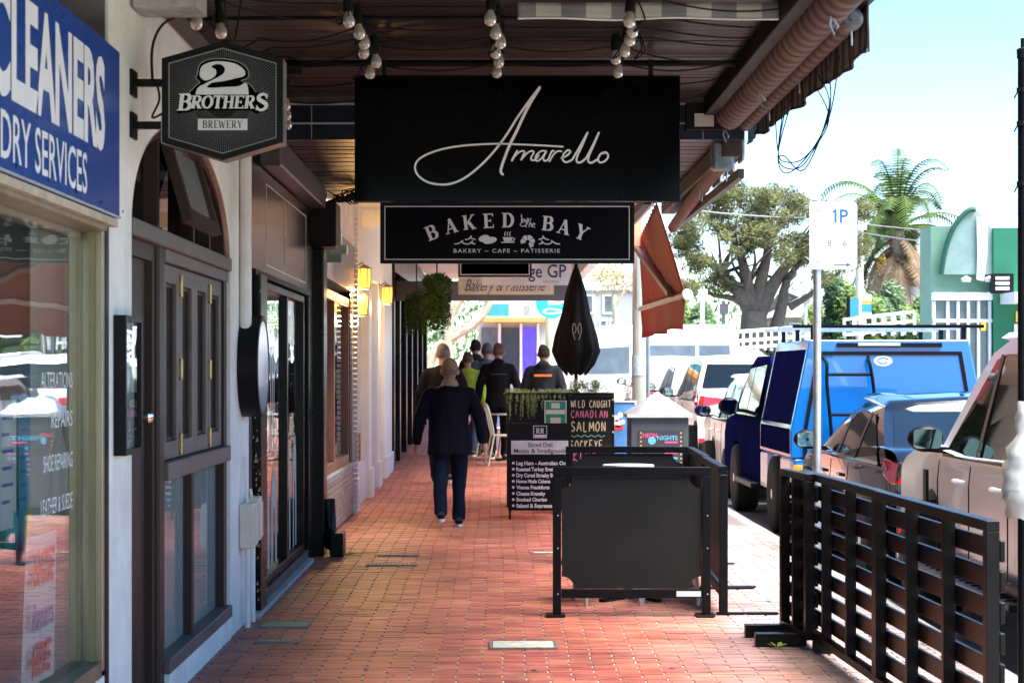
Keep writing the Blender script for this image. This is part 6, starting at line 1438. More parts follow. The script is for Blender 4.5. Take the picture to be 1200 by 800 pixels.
def car(label, cat, xl, yr, L, W, H, paint, hood=.98, belt=.96, trunk=1.0, rs=(.06, .55), fs=(1.35, 2.2), roofdrop=.06, ride=.22, wr=.33, win=None, rear='hatch', rails=False, group=None, name='parked_car', rz=0, mirror=True, plate='', kind='suv', lampc=None, pillarx=.20):
    """xl: x of left side, yr: rear y. local coords: rear at y=0, forward +y, centred in x"""
    t = thing(name, label, cat, (0, 0, 0), group)
    hw = W / 2
    low = [(.02, ride + .16), (.0, .55), (.03, belt - .12), (.07, trunk), (rs[1] * .5 + .1, trunk + .03), (L * .5, belt + .02), (L - fs[1] + .15, belt + .03), (L - fs[0] + .2, hood + .03), (L - .55, hood - .06), (L - .18, hood - .16), (L - .04, hood - .3), (L, .5), (L - .05, ride + .08), (L - .35, ride - .01), (L * .5, ride), (.35, ride), (.08, ride + .05)]
    out = sampled(low, 4)
    def plan(y): q = abs((y - L / 2) / (L / 2)); return 1 - .10 * q ** 4 - .03 * q ** 2
    def layer(xf, ins):
        return lambda y, z, cy, cz_: (xf * hw * plan(y), cy + (y - cy) * (1 - ins), cz_ + (z - cz_) * (1 - ins * 2.2))
    layers = [layer(-.90, .035), layer(-.965, .018), layer(-1, .0045), layer(-.97, 0), layer(-.6, -.003), layer(0, -.006), layer(.6, -.003), layer(.97, 0), layer(1, .0045), layer(.965, .018), layer(.90, .035)]
    v, f = slab_loft(out, layers)
    # waist shaping: pull in sides near sill and shoulder
    v2 = []
    for (x, y, z) in v:
        s = 1
        if z < .5: s -= .05 * (.5 - z) / .3
        if z > belt - .15: s -= .10 * (z - belt + .15)
        v2.append((x * s, y, z))
    me = bpy.data.meshes.new('x'); me.from_pydata(v2, [], f); ob = bpy.data.objects.new('x', me); COL.objects.link(ob)
    yw = (.80 if kind != 'sedan' else .88, L - .88)
    cut = MB()
    for y in yw:
        for s in (-1, 1): cut.lathe([(wr + .055, s * (hw - .30)), (wr + .055, s * (hw + .1))], (0, y, wr + .02), 'x', 32)
    cme = bpy.data.meshes.new('c'); cme.from_pydata(cut.v, [], cut.f); bb_ = bmesh.new(); bb_.from_mesh(cme); bmesh.ops.recalc_face_normals(bb_, faces=bb_.faces); bb_.to_mesh(cme); bb_.free()
    b2 = bmesh.new(); b2.from_mesh(me); bmesh.ops.recalc_face_normals(b2, faces=b2.faces); b2.to_mesh(me); b2.free()
    co = bpy.data.objects.new('c', cme); COL.objects.link(co)
    md = ob.modifiers.new('b', 'BOOLEAN'); md.object = co; md.operation = 'DIFFERENCE'; md.solver = 'EXACT'
    me2 = evalmesh(ob, (co,)); bpy.data.objects.remove(ob); bpy.data.objects.remove(co)
    me2.materials.clear(); me2.materials.append(paint)
    body = link('body', me2, t, True, local=True, ang=32)
    # greenhouse
    zr = H; zb = belt - .02
    gh = [(rs[0], zb), (rs[1] - .10, zr - .13), (rs[1], zr - roofdrop), (rs[1] + .5, zr - .01), (L * .52, zr), (L - fs[1] - .35, zr - .02), (L - fs[1] - .05, zr - .09), (L - fs[0], zb)]
    N_ = len(gh)
    def gx(z): return hw * .94 - max(0, (z - zb)) / (zr - zb) * pillarx
    def gl(xf):
        return lambda y, z, cy, cz_: (xf * (gx(z) * (1 if abs(xf) > .99 else 1)) * (1 - .05 * abs((y - L / 2) / (L / 2)) ** 3), y, z + (1 - abs(xf)) * .035 * (1 if z > zr - .12 else 0) - (.03 if abs(xf) > .99 and z > zr - .12 else 0))
    dense = []
    for i in range(N_ - 1):
        for k in range(4):
            q = k / 4; dense.append((gh[i][0] * (1 - q) + gh[i + 1][0] * q, gh[i][1] * (1 - q) + gh[i + 1][1] * q))
    dense.append(gh[-1]); 
    v, f = slab_loft(dense, [gl(-1), gl(-.93), gl(-.6), gl(0), gl(.6), gl(.93), gl(1)])
    cab = MB().add(v, f).build('cabin', paint, t, True, local=True, ang=35)
    bmn = bmesh.new(); bmn.from_mesh(cab.data); bmesh.ops.recalc_face_normals(bmn, faces=bmn.faces); bmn.to_mesh(cab.data); bmn.free()
    def sidepoly(pts, s, off): return [(s * (gx(z) * (1 - .05 * abs((y - L / 2) / (L / 2)) ** 3) + off), y, z) for y, z in pts]
    y0r, y1r = rs[1] + .10, rs[0] + .28; wt_ = zr - .13; wb = belt + .015
    ws0, ws1 = L - fs[1] - .22, L - fs[0] - .22
    side = win or [(y1r + .05, wb), (y0r + .0, wt_ - .03), (y0r + .35, wt_), (ws0 - .2, wt_), (ws0, wt_ - .03), (ws1, wb)]
    bp_ = [.38, .69]
    for s in (-1, 1):
        pts = [Vector(p) for p in sidepoly(side, s, .006)]
        MB().add(pts, [tuple(range(len(pts)))]).build('side_glass', M_CARGLASS, t, local=True)
        for q in bp_:
            yb = side[0][0] + (side[-1][0] - side[0][0]) * q; a = sidepoly([(yb - .035, wb), (yb - .035 + (.0), wt_), (yb + .035, wt_), (yb + .035, wb)], s, .010); MB().add(a, [(0, 1, 2, 3)]).build('pillar', M_BLACK, t, local=True)
        tr = sidepoly([(side[0][0] - .05, wb - .02), (side[-1][0] + .05, wb - .02), (side[-1][0] + .05, wb + .004), (side[0][0] - .05, wb + .004)], s, .012); MB().add(tr, [(0, 1, 2, 3)]).build('belt_trim', M_CHROME if kind == 'sedan' else M_BLACK, t, local=True)
        # door seams, handles, sill
        for q in (.36, .68, .99):
            yb = side[0][0] + (side[-1][0] - side[0][0]) * q
            xx = lambda z: s * (hw * plan(yb) * (1 - (.05 * (.5 - z) / .3 if z < .5 else 0) - (.10 * (z - belt + .15) if z > belt - .15 else 0)) + .0015)
            sm2 = MB(); zz_ = [ride + .12, .5, .7, belt - .15, belt - .03]
            for a, b in zip(zz_[:-1], zz_[1:]): sm2.bar((xx(a) - s * .004, yb, a), (xx(b) - s * .004, yb, b), .007, .006)
            sm2.build('door_seam', M_BLACK, t, local=True)
            if q > .5: pass
            if q < .99:
                hx = xx(belt - .12); MB().tube([(hx, yb + .08, belt - .13), (hx + s * .035, yb + .10, belt - .125), (hx + s * .035, yb + .22, belt - .125), (hx, yb + .24, belt - .13)], .014, 8).build('door_handle', paint, t, smooth=True, local=True)
        MB().box(s * (hw - .10), s * (hw - .035), yw[0] + wr + .08, yw[1] - wr - .08, ride - .03, ride + .09).build('sill', M_BLACK, t, local=True)
        if mirror:
            ym = ws1 - .08; mx_ = s * (hw * .94 + .14)
            mr_ = MB(); ell(mr_, (mx_, ym, belt + .11), .115, .07, .085); o = mr_.build('mirror', M_BLACK, t, smooth=True, local=True)
            MB().prism(rrect(mx_ - .088, mx_ + .088, belt + .05, belt + .17, .03), ym - .068, ym - .060, 'y').build('mirror_glass', mat('mirror_glass', (.25, .30, .28), .04, 1, .1), o, local=True)
            MB().bar((s * (hw * .9), ym, belt + .03), (mx_, ym, belt + .05), .05, .04).build('stalk', M_BLACK, o, local=True)
        for y in yw: wheel(t, s * (hw - .125), y, wr, .23, s)
        MB().lathe([(wr + .05, s * (hw - .29)), (wr + .05, s * (hw - .28))], (0, yw[0], wr + .02), 'x', 20).lathe([(wr + .05, s * (hw - .29)), (wr + .05, s * (hw - .28))], (0, yw[1], wr + .02), 'x', 20).build('wheel_well', M_RUBBER, t, local=True)
        # tail lamps wrapping the corner
        tz0, tz1 = trunk - .23, trunk - .06
        pol = [(s * hw * .46, -.0), (s * hw * .78, -.004), (s * hw * .865, .03), (s * hw * (plan(.16) * .988), .16), (s * hw * (plan(.34) * .985), .34), (s * hw * .7, .34), (s * hw * .46, .1)]
        tb = MB(); n_ = len(pol); tb.v = [(x * (1.0 if k < 5 else 1), y + .0, tz0 + (.07 if k in (0, 4) else .0)) for k, (x, y) in enumerate(pol)] + [(x * .985, y + .018, tz1 - (.03 if k == 0 else 0) + (.02 if k == 4 else 0)) for k, (x, y) in enumerate(pol)]
        tb.f = [tuple(range(n_))[::-1], tuple(range(n_, 2 * n_))] + [(i, (i + 1) % n_, n_ + (i + 1) % n_, n_ + i) for i in range(n_)]
        tb.build('tail_light', M_RED, t, local=True, bevel=.012, seg=2)
        MB().box(s * hw * .62, s * hw * .86, -.012, .05, .46, .52).build('reflector', M_RED, t, local=True)
    # rear glass + windscreen
    def endglass(ya, za, yb, zb_, nm, sgn):
        a = [(-gx(za) + .09, ya, za), (gx(za) - .09, ya, za), (gx(zb_) - .08, yb, zb_), (-gx(zb_) + .08, yb, zb_)]
        nrm = Vector((0, (zb_ - za), -(yb - ya))).normalized() * sgn * .008
        MB().add([Vector(p) + nrm for p in a], [(0, 1, 2, 3), (3, 2, 1, 0)]).build(nm, M_CARGLASS, t, local=True)
    ra_, rb_ = gh[0], gh[1]
    endglass(ra_[0] + (rb_[0] - ra_[0]) * .12, ra_[1] + (rb_[1] - ra_[1]) * .12 + .01, rb_[0], rb_[1], 'rear_glass', -1)
    fa, fbb = gh[-1], gh[-2]
    endglass(fa[0] + (fbb[0] - fa[0]) * .08, fa[1] + (fbb[1] - fa[1]) * .08 + .02, fbb[0], fbb[1], 'windscreen', 1)
    MB().box(-hw * .86, hw * .86, -.035, .12, ride + .02, .46).build('bumper', M_BLACK if kind != 'sedan' else paint, t, local=True, bevel=.02, seg=2)
    MB().box(-.19, .19, -.022, .0, .62, .73).build('number_plate', M_WHITE, t, local=True)
    MB().box(-.25, .25, rs[1] - .05, rs[1] + .0, zr - roofdrop - .05, zr - roofdrop - .02).build('brake_light', M_RED, t, local=True)
    if rails:
        for s in (-1, 1): MB().tube([(s * (gx(zr) - .03), rs[1] + .2, zr - .03), (s * (gx(zr) - .03), rs[1] + .4, zr + .045), (s * (gx(zr) - .03), L - fs[1] - .7, zr + .045), (s * (gx(zr) - .03), L - fs[1] - .45, zr - .02)], .022, 8).build('roof_rail', M_CHROME, t, smooth=True, local=True)
    place(t, (xl + hw, yr, GE(yr) - .13), rz)
    return t
P_SILV = carpaint('silver_car_paint', (.74, .77, .80), .0, .35); P_WHITE = carpaint('white_car_paint', (.80, .80, .80)); P_BLK = carpaint('black_car_paint', (.006, .0065, .008), .0, .12)
# near silver SUV (front wheel ~13.0, rear wheel ~10.15)
sv = car('silver SUV parked nearest the camera beyond the slatted fence', 'car', 2.78, 9.30, 4.75, 1.92, 1.86, P_SILV, hood=1.12, belt=1.10, trunk=1.12, rs=(.1, .35), fs=(1.45, 2.15), ride=.36, wr=.385, rails=True)
for s in (-1,): 
    MB().box(-.99, -.80, 1.2, 3.5, .34, .39).build('side_step', M_BLACK, sv, local=True, bevel=.01)
    st = MB()
    for k in range(14): st.box(-.985, -.83, 1.3 + k * .15, 1.34 + k * .15, .3905, .398)
    st.build('step_rib', M_BLACKM, sv, local=True)
    MB().box(-.975, -.955, 3.30, 3.38, .72, 1.0).build('fender_vent', M_BLACK, sv, local=True)
sd_ = car('glossy black sedan with a red tail light between the silver SUV and blue ute', 'car', 2.80, 14.25, 4.35, 1.80, 1.44, P_BLK, hood=.90, belt=.93, trunk=1.03, rs=(.22, 1.20), fs=(1.20, 2.05), ride=.18, wr=.32, kind='sedan', roofdrop=.05, pillarx=.24)
car('white hatchback parked ahead of the blue ute', 'car', 2.92, 24.3, 4.1, 1.76, 1.58, P_WHITE, hood=.98, belt=.98, trunk=1.0, rs=(.05, .45))
c5 = car('white SUV with raised red tail lights ahead of the white hatchback', 'car', 2.92, 29.4, 4.6, 1.85, 1.76, P_WHITE, hood=1.05, belt=1.08, trunk=1.22, rs=(.12, .50), ride=.28, wr=.35)
car('small white car with a black mirror ahead of the white SUV', 'car', 3.05, 35.0, 4.1, 1.74, 1.62, P_WHITE, hood=.98, belt=1.0, trunk=1.05)
car('white car farther along the parked row', 'car', 2.9, 41.0, 4.3, 1.78, 1.60, P_WHITE)
# ---- blue canopy ute -----------------------------------------------------------
P_BLUE = carpaint('vivid_blue_paint', (.0, .15, .52), 0, .28)
P_NAVY = mat('navy_gloss', (.006, .009, .060), .3, 0, .15, 1, spec=.0)
ut = thing('canopy_ute', 'blue canopy ute with a ladder on its rear door and roof racks', 'ute', (0, 0, 0))
HW = .96
def tray(z0, z1, y0, y1, w0, w1): return [(-w0, z0), (w0, z0), (w1, z1), (-w1, z1)]
cw = [(-HW + .02, .80), (HW - .02, .80), (HW - .02, 1.06), (HW - .20, 1.93), (-HW + .20, 1.93), (-HW + .02, 1.06)]
MB().prism(cw, .0, 2.15, 'y').build('canopy', P_BLUE, ut, local=True, bevel=.012)
dr_ = [(-HW + .14, .80), (HW - .14, .80), (HW - .14, 1.05), (HW - .27, 1.82), (-HW + .27, 1.82), (-HW + .14, 1.05)]
di = [(a * .955, 1.31 + (b - 1.31) * .93) for a, b in dr_]
MB().ring(dr_, di, -.016, .0, 'y').build('door_seal', M_BLACK, ut, local=True)
MB().prism(di, -.008, .0, 'y').build('rear_door', P_BLUE, ut, local=True)
for s in (-1, 1):
    q = lambda y, z, o=.006: (s * (HW - .02 + o - max(0, z - 1.06) * .18 / .87), y, z)
    MB().add([q(.10, 1.12), q(2.05, 1.12), q(2.05, 1.84), q(.10, 1.84)], [(0, 1, 2, 3)]).build('side_window', P_NAVY, ut, local=True)
    MB().add([q(.06, .84, .004), q(2.1, .84, .004), q(2.1, 1.08, .004), q(.06, 1.08, .004)], [(0, 1, 2, 3)]).build('side_panel', P_NAVY, ut, local=True)
    MB().box(s * (HW - .02), s * (HW - .30), .05, .68, .42, .78).build('tool_box', P_SILV, ut, local=True, bevel=.01)
    MB().box(s * (HW - .02), s * (HW - .30), 1.62, 2.12, .42, .78).build('tool_box', P_SILV, ut, local=True, bevel=.01)
    wheel(ut, s * (HW - .13), 1.15, .39, .26, s); wheel(ut, s * (HW - .13), 4.3, .39, .26, s)
    MB().box(s * (HW - .30), s * (HW - .13), -.03, .0, .63, .74).build('tail_light', M_RED, ut, local=True)
    MB().box(s * (HW - .13), s * (HW - .04), -.03, .0, .63, .74).build('indicator', mat('amber_lamp', (.75, .32, .01), .15, coat=1), ut, local=True)
    MB().box(s * (HW + .06), s * (HW - .08), 2.3, 3.7, .38, .44).build('side_step', M_BLACK, ut, local=True, bevel=.01)
MB().box(-HW + .06, HW - .06, -.01, 2.2, .60, .79).build('tray', P_BLUE, ut, local=True, bevel=.005)
MB().box(-.8, .8, -.02, .12, .42, .58).build('rear_bumper', M_BLACK, ut, local=True, bevel=.01)
MB().box(-.5, .5, -.025, -.005, 1.86, 1.90).build('top_hinge', M_BLACK, ut, local=True)
MB().box(-.30, .10, -.035, -.02, 1.875, 1.90).build('brake_light', M_WHITE, ut, local=True)
em_ = MB(); em_.prism([(-.06 + .09 * math.cos(R(a)), 1.73 + .05 * math.sin(R(a))) for a in range(0, 360, 15)], -.0105, -.0085, 'y'); em_.build('round_badge', M_WHITE, ut, local=True)
MB().ribbon([(.05 * math.cos(R(a)), .026 * math.sin(R(a))) for a in range(20, 340, 20)], .012, MF(-.06, -.011, 1.73)).build('badge_mark', P_BLUE, ut, local=True)
ld_ = MB()
for x in (-.64, -.20):
    ld_.tube(cr([(x, -.02, 1.77), (x + (.03 if x < -.4 else .0), -.09, 1.70), (x + .03, -.10, 1.5), (x + .07, -.09, 1.1), (x + .09, -.03, .86)], 4), .017, 8)
for z in (1.60, 1.22, .98): ld_.tube([(-.62 + (1.7 - z) * .1, -.095, z), (-.18 + (1.7 - z) * .1, -.095, z)], .015, 8)
ld_.build('ladder', M_BLACKM, ut, local=True, smooth=True)
for y in (.05, 1.0, 1.95):
    MB().bar((-HW + .05, y, 2.06), (HW - .05, y, 2.06), .06, .03).build('roof_bar', M_BLACKM if y < .5 else M_GALV, ut, local=True)
    for s in (-1, 1): MB().box(s * .70, s * .74, y - .02, y + .02, 1.92, 2.05).build('rack_foot', M_BLACKM, ut, local=True)
MB().box(HW - .08, HW - .03, .02, .09, 2.02, 2.10).build('end_cap', mat('yellow_cap', (.6, .42, .03), .5), ut, local=True)
# cab
cabo = [(2.22, .42), (2.22, 1.08), (2.30, 1.72), (2.45, 1.80), (3.6, 1.80), (3.85, 1.72), (4.45, 1.14), (5.2, 1.06), (5.4, .9), (5.42, .45), (4.85, .42), (4.80, .62), (4.55, .80), (4.3, .85), (4.0, .80), (3.78, .62), (3.74, .42)]
lay = lambda xf, tp: (lambda y, z, cy, cz_: (xf * (HW - .02 - max(0, z - 1.1) * .22), y, z))
v, f = slab_loft(cabo, [lay(-1, 0), lay(-.95, 0), lay(.95, 0), lay(1, 0)])
MB().add(v, f).build('cab', P_NAVY, ut, local=True, bevel=.02, seg=2)
for s in (-1, 1):
    q = lambda y, z: (s * (HW - .015 - max(0, z - 1.1) * .22 + .004), y, z)
    MB().add([q(2.45, 1.14), q(4.2, 1.14), q(3.78, 1.66), q(2.5, 1.70)], [(0, 1, 2, 3)]).build('side_glass', M_CARGLASS, ut, local=True)
    MB().add([q(3.3, 1.14), q(3.36, 1.14), q(3.36, 1.68), q(3.3, 1.68)][0:4], [(0, 1, 2, 3)]).build('pillar', M_BLACK, ut, local=True)
    mr_ = MB(); ell(mr_, (s * (HW + .17), 3.35, 1.24), .12, .07, .10); o = mr_.build('mirror', M_BLACK, ut, smooth=True, local=True)
    MB().prism(rrect(s * (HW + .17) - .09, s * (HW + .17) + .09, 1.17, 1.31, .03), 3.275, 3.285, 'y').build('mirror_glass', mat('mirror_glass', None), o, local=True)
    MB().bar((s * .9, 3.38, 1.18), (s * (HW + .1), 3.38, 1.2), .05, .04).build('stalk', M_BLACK, o, local=True)
place(ut, (2.80 + HW, 18.72, -.13), 0)

# ---- crossing and median vehicles ---------------------------------------------
def van(label, x, y, rz, L=4.9, W=1.9, H=2.0):
    t = thing('white_van', label, 'van', (0, 0, 0)); hw = W / 2
    o_ = [(0, .3), (0, 1.1), (.08, 1.85), (.25, H), (L * .62, H), (L * .72, H - .1), (L - .75, 1.18), (L - .1, 1.0), (L, .75), (L, .3)]
    v, f = slab_loft(o_, [lambda y, z, cy, c: (-hw + .02 + max(0, z - 1.1) * .16, y, z), lambda y, z, cy, c: (-hw * .9 + max(0, z - 1.1) * .16, y, z + (.03 if z > 1.8 else 0)), lambda y, z, cy, c: (hw * .9 - max(0, z - 1.1) * .16, y, z + (.03 if z > 1.8 else 0)), lambda y, z, cy, c: (hw - .02 - max(0, z - 1.1) * .16, y, z)])
    MB().add(v, f).build('body', P_WHITE, t, local=True, bevel=.02, seg=2)
    for s in (-1, 1):
        q = lambda y, z: (s * (hw - .014 - max(0, z - 1.1) * .16), y, z)
        for a, b, c, d in ((.25, 1.0, 1.0, .3), (1.08, 2.35, 2.35, 1.08)): MB().add([q(a, 1.15), q(b, 1.15), q(c, 1.80), q(d, 1.80)], [(0, 1, 2, 3)]).build('side_glass', mat('van_glass', (.10, .12, .13), .08, 0, .2, coat=1), t, local=True)
        MB().add([q(2.6, 1.15), q(3.95, 1.15), q(3.45, 1.72), q(2.6, 1.78)], [(0, 1, 2, 3)]).build('door_glass', mat('van_glass', None), t, local=True)
        mr_ = MB(); ell(mr_, (s * (hw + .14), 3.9, 1.25), .11, .07, .12); mr_.build('mirror', M_BLACK, t, smooth=True, local=True)
        for yy in (.9, L - .95):
            wheel(t, s * (hw - .11), yy, .34, .22, s); MB().ring([(yy + .42 * math.cos(R(a)), .36 + .42 * math.sin(R(a))) for a in range(0, 360, 15)], [(yy + .36 * math.cos(R(a)), .36 + .36 * math.sin(R(a))) for a in range(0, 360, 15)], s * (hw - .03), s * (hw - .01), 'x').build('arch_trim', M_BLACK, t, local=True)
    MB().add([(-hw + .2, L * .725 + .012, H - .13), (hw - .2, L * .725 + .012, H - .13), (hw - .1, L - .78, 1.22), (-hw + .1, L - .78, 1.22)], [(0, 1, 2, 3), (3, 2, 1, 0)]).build('windscreen', M_CARGLASS, t, local=True)
    place(t, (x, y, GE(y) - .14), rz); return t
van('large white van turning side-on behind the thick kerb pole', PX(868, 46), 46, R(86), H=2.25)
def far_car(lb, px, Y, rz, paint=P_WHITE, H=1.5, L=4.3):
    c = car(lb, 'car', 0, 0, L, 1.78, H, paint, mirror=True); c.location = (PX(px, Y), Y, GE(Y) - .14); c.rotation_euler = (0, 0, rz); return c
far_car('white car side-on left of the van, nose behind the umbrella', 745, 44.5, R(94), H=1.5) if False else None
far_car('white wagon on the far junction, left of the thick pole', 740, 58, R(30), H=1.7)
far_car('white car behind the white wagon on the junction', 722, 68, R(0), H=1.6)
far_car('white car seen above the van roof, left one', 775, 64, R(12), H=1.7)
far_car('white SUV seen above the van roof, right one', 808, 58, R(-10), H=1.8)
far_car('grey car parked farthest left beside the umbrella', 700, 76, R(0), carpaint('grey_car_paint', (.25, .27, .3), .3), H=1.6)
far_car('white car parked across the road in front of the big tree', 905, 60, R(95), H=1.6)
def rack(lb, px0, px1, py0, py1, Y):
    t = thing('ladder_rack', lb, 'ladder rack', (PX((px0 + px1) / 2, Y), Y, PZ(py1, Y)))
    x0, x1, z0, z1 = PX(px0, Y), PX(px1, Y), PZ(py1, Y), PZ(py0, Y)
    for yy in (Y, Y + 1.4):
        for z in (z0 + .05, (z0 + z1) / 2, z1): MB().bar((x0, yy, z - .03), (x1, yy, z + .12), .06, .07).build('rail', P_WHITE, t)
        n = 6
        for k in range(n + 1):
            x = x0 + (x1 - x0) * k / n; MB().box(x - .03, x + .03, yy, yy + .06, z0, z1 + .1 * k / n).build('upright', P_WHITE, t)
    return t
def utefar(lb, px0, px1, Y):
    t = thing('white_ute', lb, 'ute', (PX((px0 + px1) / 2, Y), Y, GE(Y)))
    x0, x1 = PX(px0, Y), PX(px1, Y); g = GE(Y) - .13
    MB().box(x0, x1 - 1.9, Y, Y + 1.7, g + .5, g + 1.0).build('tray', P_WHITE, t, bevel=.03)
    MB().prism([(x1 - 1.9, g + .4), (x1 - 1.9, g + 1.65), (x1 - .9, g + 1.65), (x1 - .5, g + 1.1), (x1 + .6, g + 1.0), (x1 + .6, g + .4)], Y, Y + 1.7, 'y').build('cab', P_WHITE, t, bevel=.04)
    MB().prism([(x1 - 1.75, g + 1.12), (x1 - 1.75, g + 1.55), (x1 - .95, g + 1.55), (x1 - .62, g + 1.12)], Y - .005, Y, 'y').build('side_glass', M_CARGLASS, t)
    for x in (x0 + .7, x1 - .3): MB().lathe([(.34, 0), (.34, .22)], (x, Y - .02, g + .34), 'y', 24).build('wheel', M_RUBBER, t)
utefar('far white ute under the left ladder rack', 835, 925, 47); rack('white ladder rack left of the parking sign pole', 846, 948, 388, 410, 47)
utefar('far white ute under the right ladder rack', 1000, 1075, 46); rack('white ladder rack right of the parking sign pole', 1002, 1072, 371, 392, 46)

# ================================================================ BACKGROUND
M_GREEN = mat('green_wall', (.006, .14, .07), .7, 0, .12, 1.5); M_LGREEN = mat('faded_green_wall', (.12, .24, .17), .7, 0, .15, 1.2)
Yg = 46
gb = thing('green_shop', 'green walled shop with a surfboard shaped arch and white windows across the road', 'shop', (PX(1150, Yg), Yg, 0)); g0 = GE(Yg)
MB().box(PX(1091, Yg), PX(1160, Yg), Yg, Yg + 1.2, g0, PZ(265, Yg)).build('wall', M_LGREEN, gb)
MB().box(PX(1160, Yg) + .01, PX(1330, Yg), Yg - .3, Yg + 1.2, g0, PZ(268, Yg)).build('side_wall', M_GREEN, gb)
MB().box(PX(1091, Yg), PX(1168, Yg), Yg - .25, Yg - .02, PZ(352, Yg), PZ(343, Yg)).build('white_fascia', M_WHITE, gb)
ap = cr([(1100, 322), (1106, 290), (1118, 262), (1137, 246), (1155, 262), (1168, 290), (1176, 322)], 6)
MB().prism([(PX(a, Yg), PZ(b, Yg)) for a, b in ap], Yg - .20, Yg - .12, 'y').build('arch_panel', mat('pale_glassy_green', (.20, .30, .27), .3), gb)
MB().tube([(PX(a, Yg), Yg - .25, PZ(b, Yg)) for a, b in ap[:20]], .06, 8).build('arch_rim', mat('deep_green', (.003, .06, .035), .5), gb)
MB().prism([(PX(a, Yg), PZ(b, Yg)) for a, b in ((1141, 255), (1154, 257), (1153, 300), (1149, 330), (1141, 328), (1142, 300))], Yg - .30, Yg - .24, 'y').build('surfboard', M_WHITE, gb)
MB().box(PX(1091, Yg), PX(1165, Yg), Yg - .1, Yg - .02, g0, PZ(352, Yg)).build('shop_window_backing', mat('dim_window', (.10, .15, .17), .15), gb)
for px in (1091, 1107, 1119, 1131, 1143, 1156, 1164): MB().box(PX(px, Yg), PX(px + 3.2, Yg), Yg - .2, Yg - .1, g0, PZ(353, Yg)).build('mullion', M_WHITE, gb)
MB().box(PX(1091, Yg), PX(1166, Yg), Yg - .21, Yg - .11, PZ(378, Yg), PZ(374, Yg)).build('transom', M_WHITE, gb)
MB().box(PX(1168, Yg), PX(1230, Yg), Yg - 1.6, Yg - .31, PZ(357, Yg), PZ(345, Yg)).build('awning_fascia', M_WHITE, gb)
bs2 = tag(MB().box(PX(1154, Yg), PX(1180, Yg), Yg - .6, Yg - .5, PZ(345, Yg), PZ(322, Yg)).build('black_shop_sign', M_BLACK), 'small black square sign on the green shop', 'sign')
TXT('SURF', MF(PX(1167, Yg), Yg - .603, PZ(333, Yg)), M_OFFWHITE, bs2, w=.34, h=.12) if False else None
for k in range(3): MB().box(PX(1159, Yg), PX(1175, Yg), Yg - .604, Yg - .601, PZ(341 - k * 6, Yg), PZ(337.5 - k * 6, Yg)).build('print', M_OFFWHITE, bs2)
MB().box(PX(1182, Yg), PX(1230, Yg), Yg - 1.75, Yg - 1.65, PZ(356, Yg), PZ(318, Yg)).build('white_sign_board', M_WHITE, gb)
MB().box(PX(1186, Yg), PX(1199, Yg), Yg - .35, Yg - .31, PZ(378, Yg), PZ(365, Yg)).build('yellow_poster', mat('yellow_poster', (.7, .55, .08), .6), gb)
MB().box(PX(1184, Yg), PX(1199, Yg), Yg - .36, Yg - .31, PZ(395, Yg), PZ(380, Yg)).build('white_poster', M_WHITE, gb)
for px in (1128, 1155): MB().lathe([(.10, 0), (.12, .08), (0, .14)], (PX(px, Yg), Yg - .35, PZ(331, Yg)), 'z', 10).build('spotlight', M_WHITE, gb)
# ---- trees
def tree(name, label, cat, x, y, limbs, clumps, leaf, bark, n, s, seed=1, trunk_r=.35, smallr=.03):
    rr = random.Random(seed); t = thing(name, label, cat, (x, y, GE(y)))
    b = MB()
    for pts, r0, r1 in limbs:
        q = cr(pts, 4); b.tube(q, [r0 + (r1 - r0) * i / (len(q) - 1) for i in range(len(q))], 9)
    b.build('trunk', bark, t, smooth=True)
    m_ = MB()
    for (cx, cy, cz_, rx, ry, rz_) in clumps:
        leafball(m_, (cx, cy, cz_), rx, ry, rz_, int(n * rx * rz_), s, rr)
    m_.build('crown', leaf, t)
    return t
BARK = mat('dark_bark', (.09, .075, .06), .9, 0, .3, 6, .01, 20); PBARK = mat('pale_bark', (.40, .38, .26), .8, 0, .25, 5)
OLV = mat('olive_foliage', (.042, .052, .018), .8, 0, .4, .8, col2=(.13, .135, .05), spec=.2); GRN = mat('bright_foliage', (.04, .09, .012), .6, 0, .5, .7, col2=(.13, .22, .035)); DGR = mat('deep_foliage', (.03, .07, .03), .6, 0, .5, .8, col2=(.10, .19, .06))
Yt = 62; rr = random.Random(11)
def W3(px, py, dy=0, Y=None): Y = (Y or Yt) + dy; return (PX(px, Y), Y, PZ(py, Y))
limbs = [([W3(880, 418), W3(883, 390), W3(884, 365)], .48, .40), ([W3(884, 372), W3(868, 345), W3(845, 320), W3(822, 300)], .30, .06), ([W3(884, 370), W3(876, 335), W3(868, 300), W3(850, 262)], .30, .05),
         ([W3(885, 368), W3(892, 330), W3(900, 290), W3(896, 250)], .28, .05), ([W3(887, 370), W3(905, 335), W3(930, 300), W3(955, 270)], .30, .05), ([W3(905, 400), W3(915, 365), W3(922, 330), W3(940, 305)], .26, .06),
         ([W3(898, 395), W3(890, 375), W3(870, 345)], .2, .06), ([W3(925, 360), W3(950, 345), W3(985, 318)], .14, .04), ([W3(884, 366), W3(860, 350), W3(835, 345), W3(812, 330)], .14, .03)]
for k in range(46):
    a = rr.choice([(868, 300), (896, 290), (845, 320), (930, 300), (922, 330), (876, 335), (850, 280)]); b_2 = (a[0] + rr.uniform(-40, 45), a[1] - rr.uniform(10, 60))
    limbs.append(([W3(*a, rr.uniform(-1, 1)), W3((a[0] + b_2[0]) / 2 + rr.uniform(-8, 8), (a[1] + b_2[1]) / 2, rr.uniform(-1, 1)), W3(*b_2, rr.uniform(-2, 2))], .07, .015))
cl_ = []
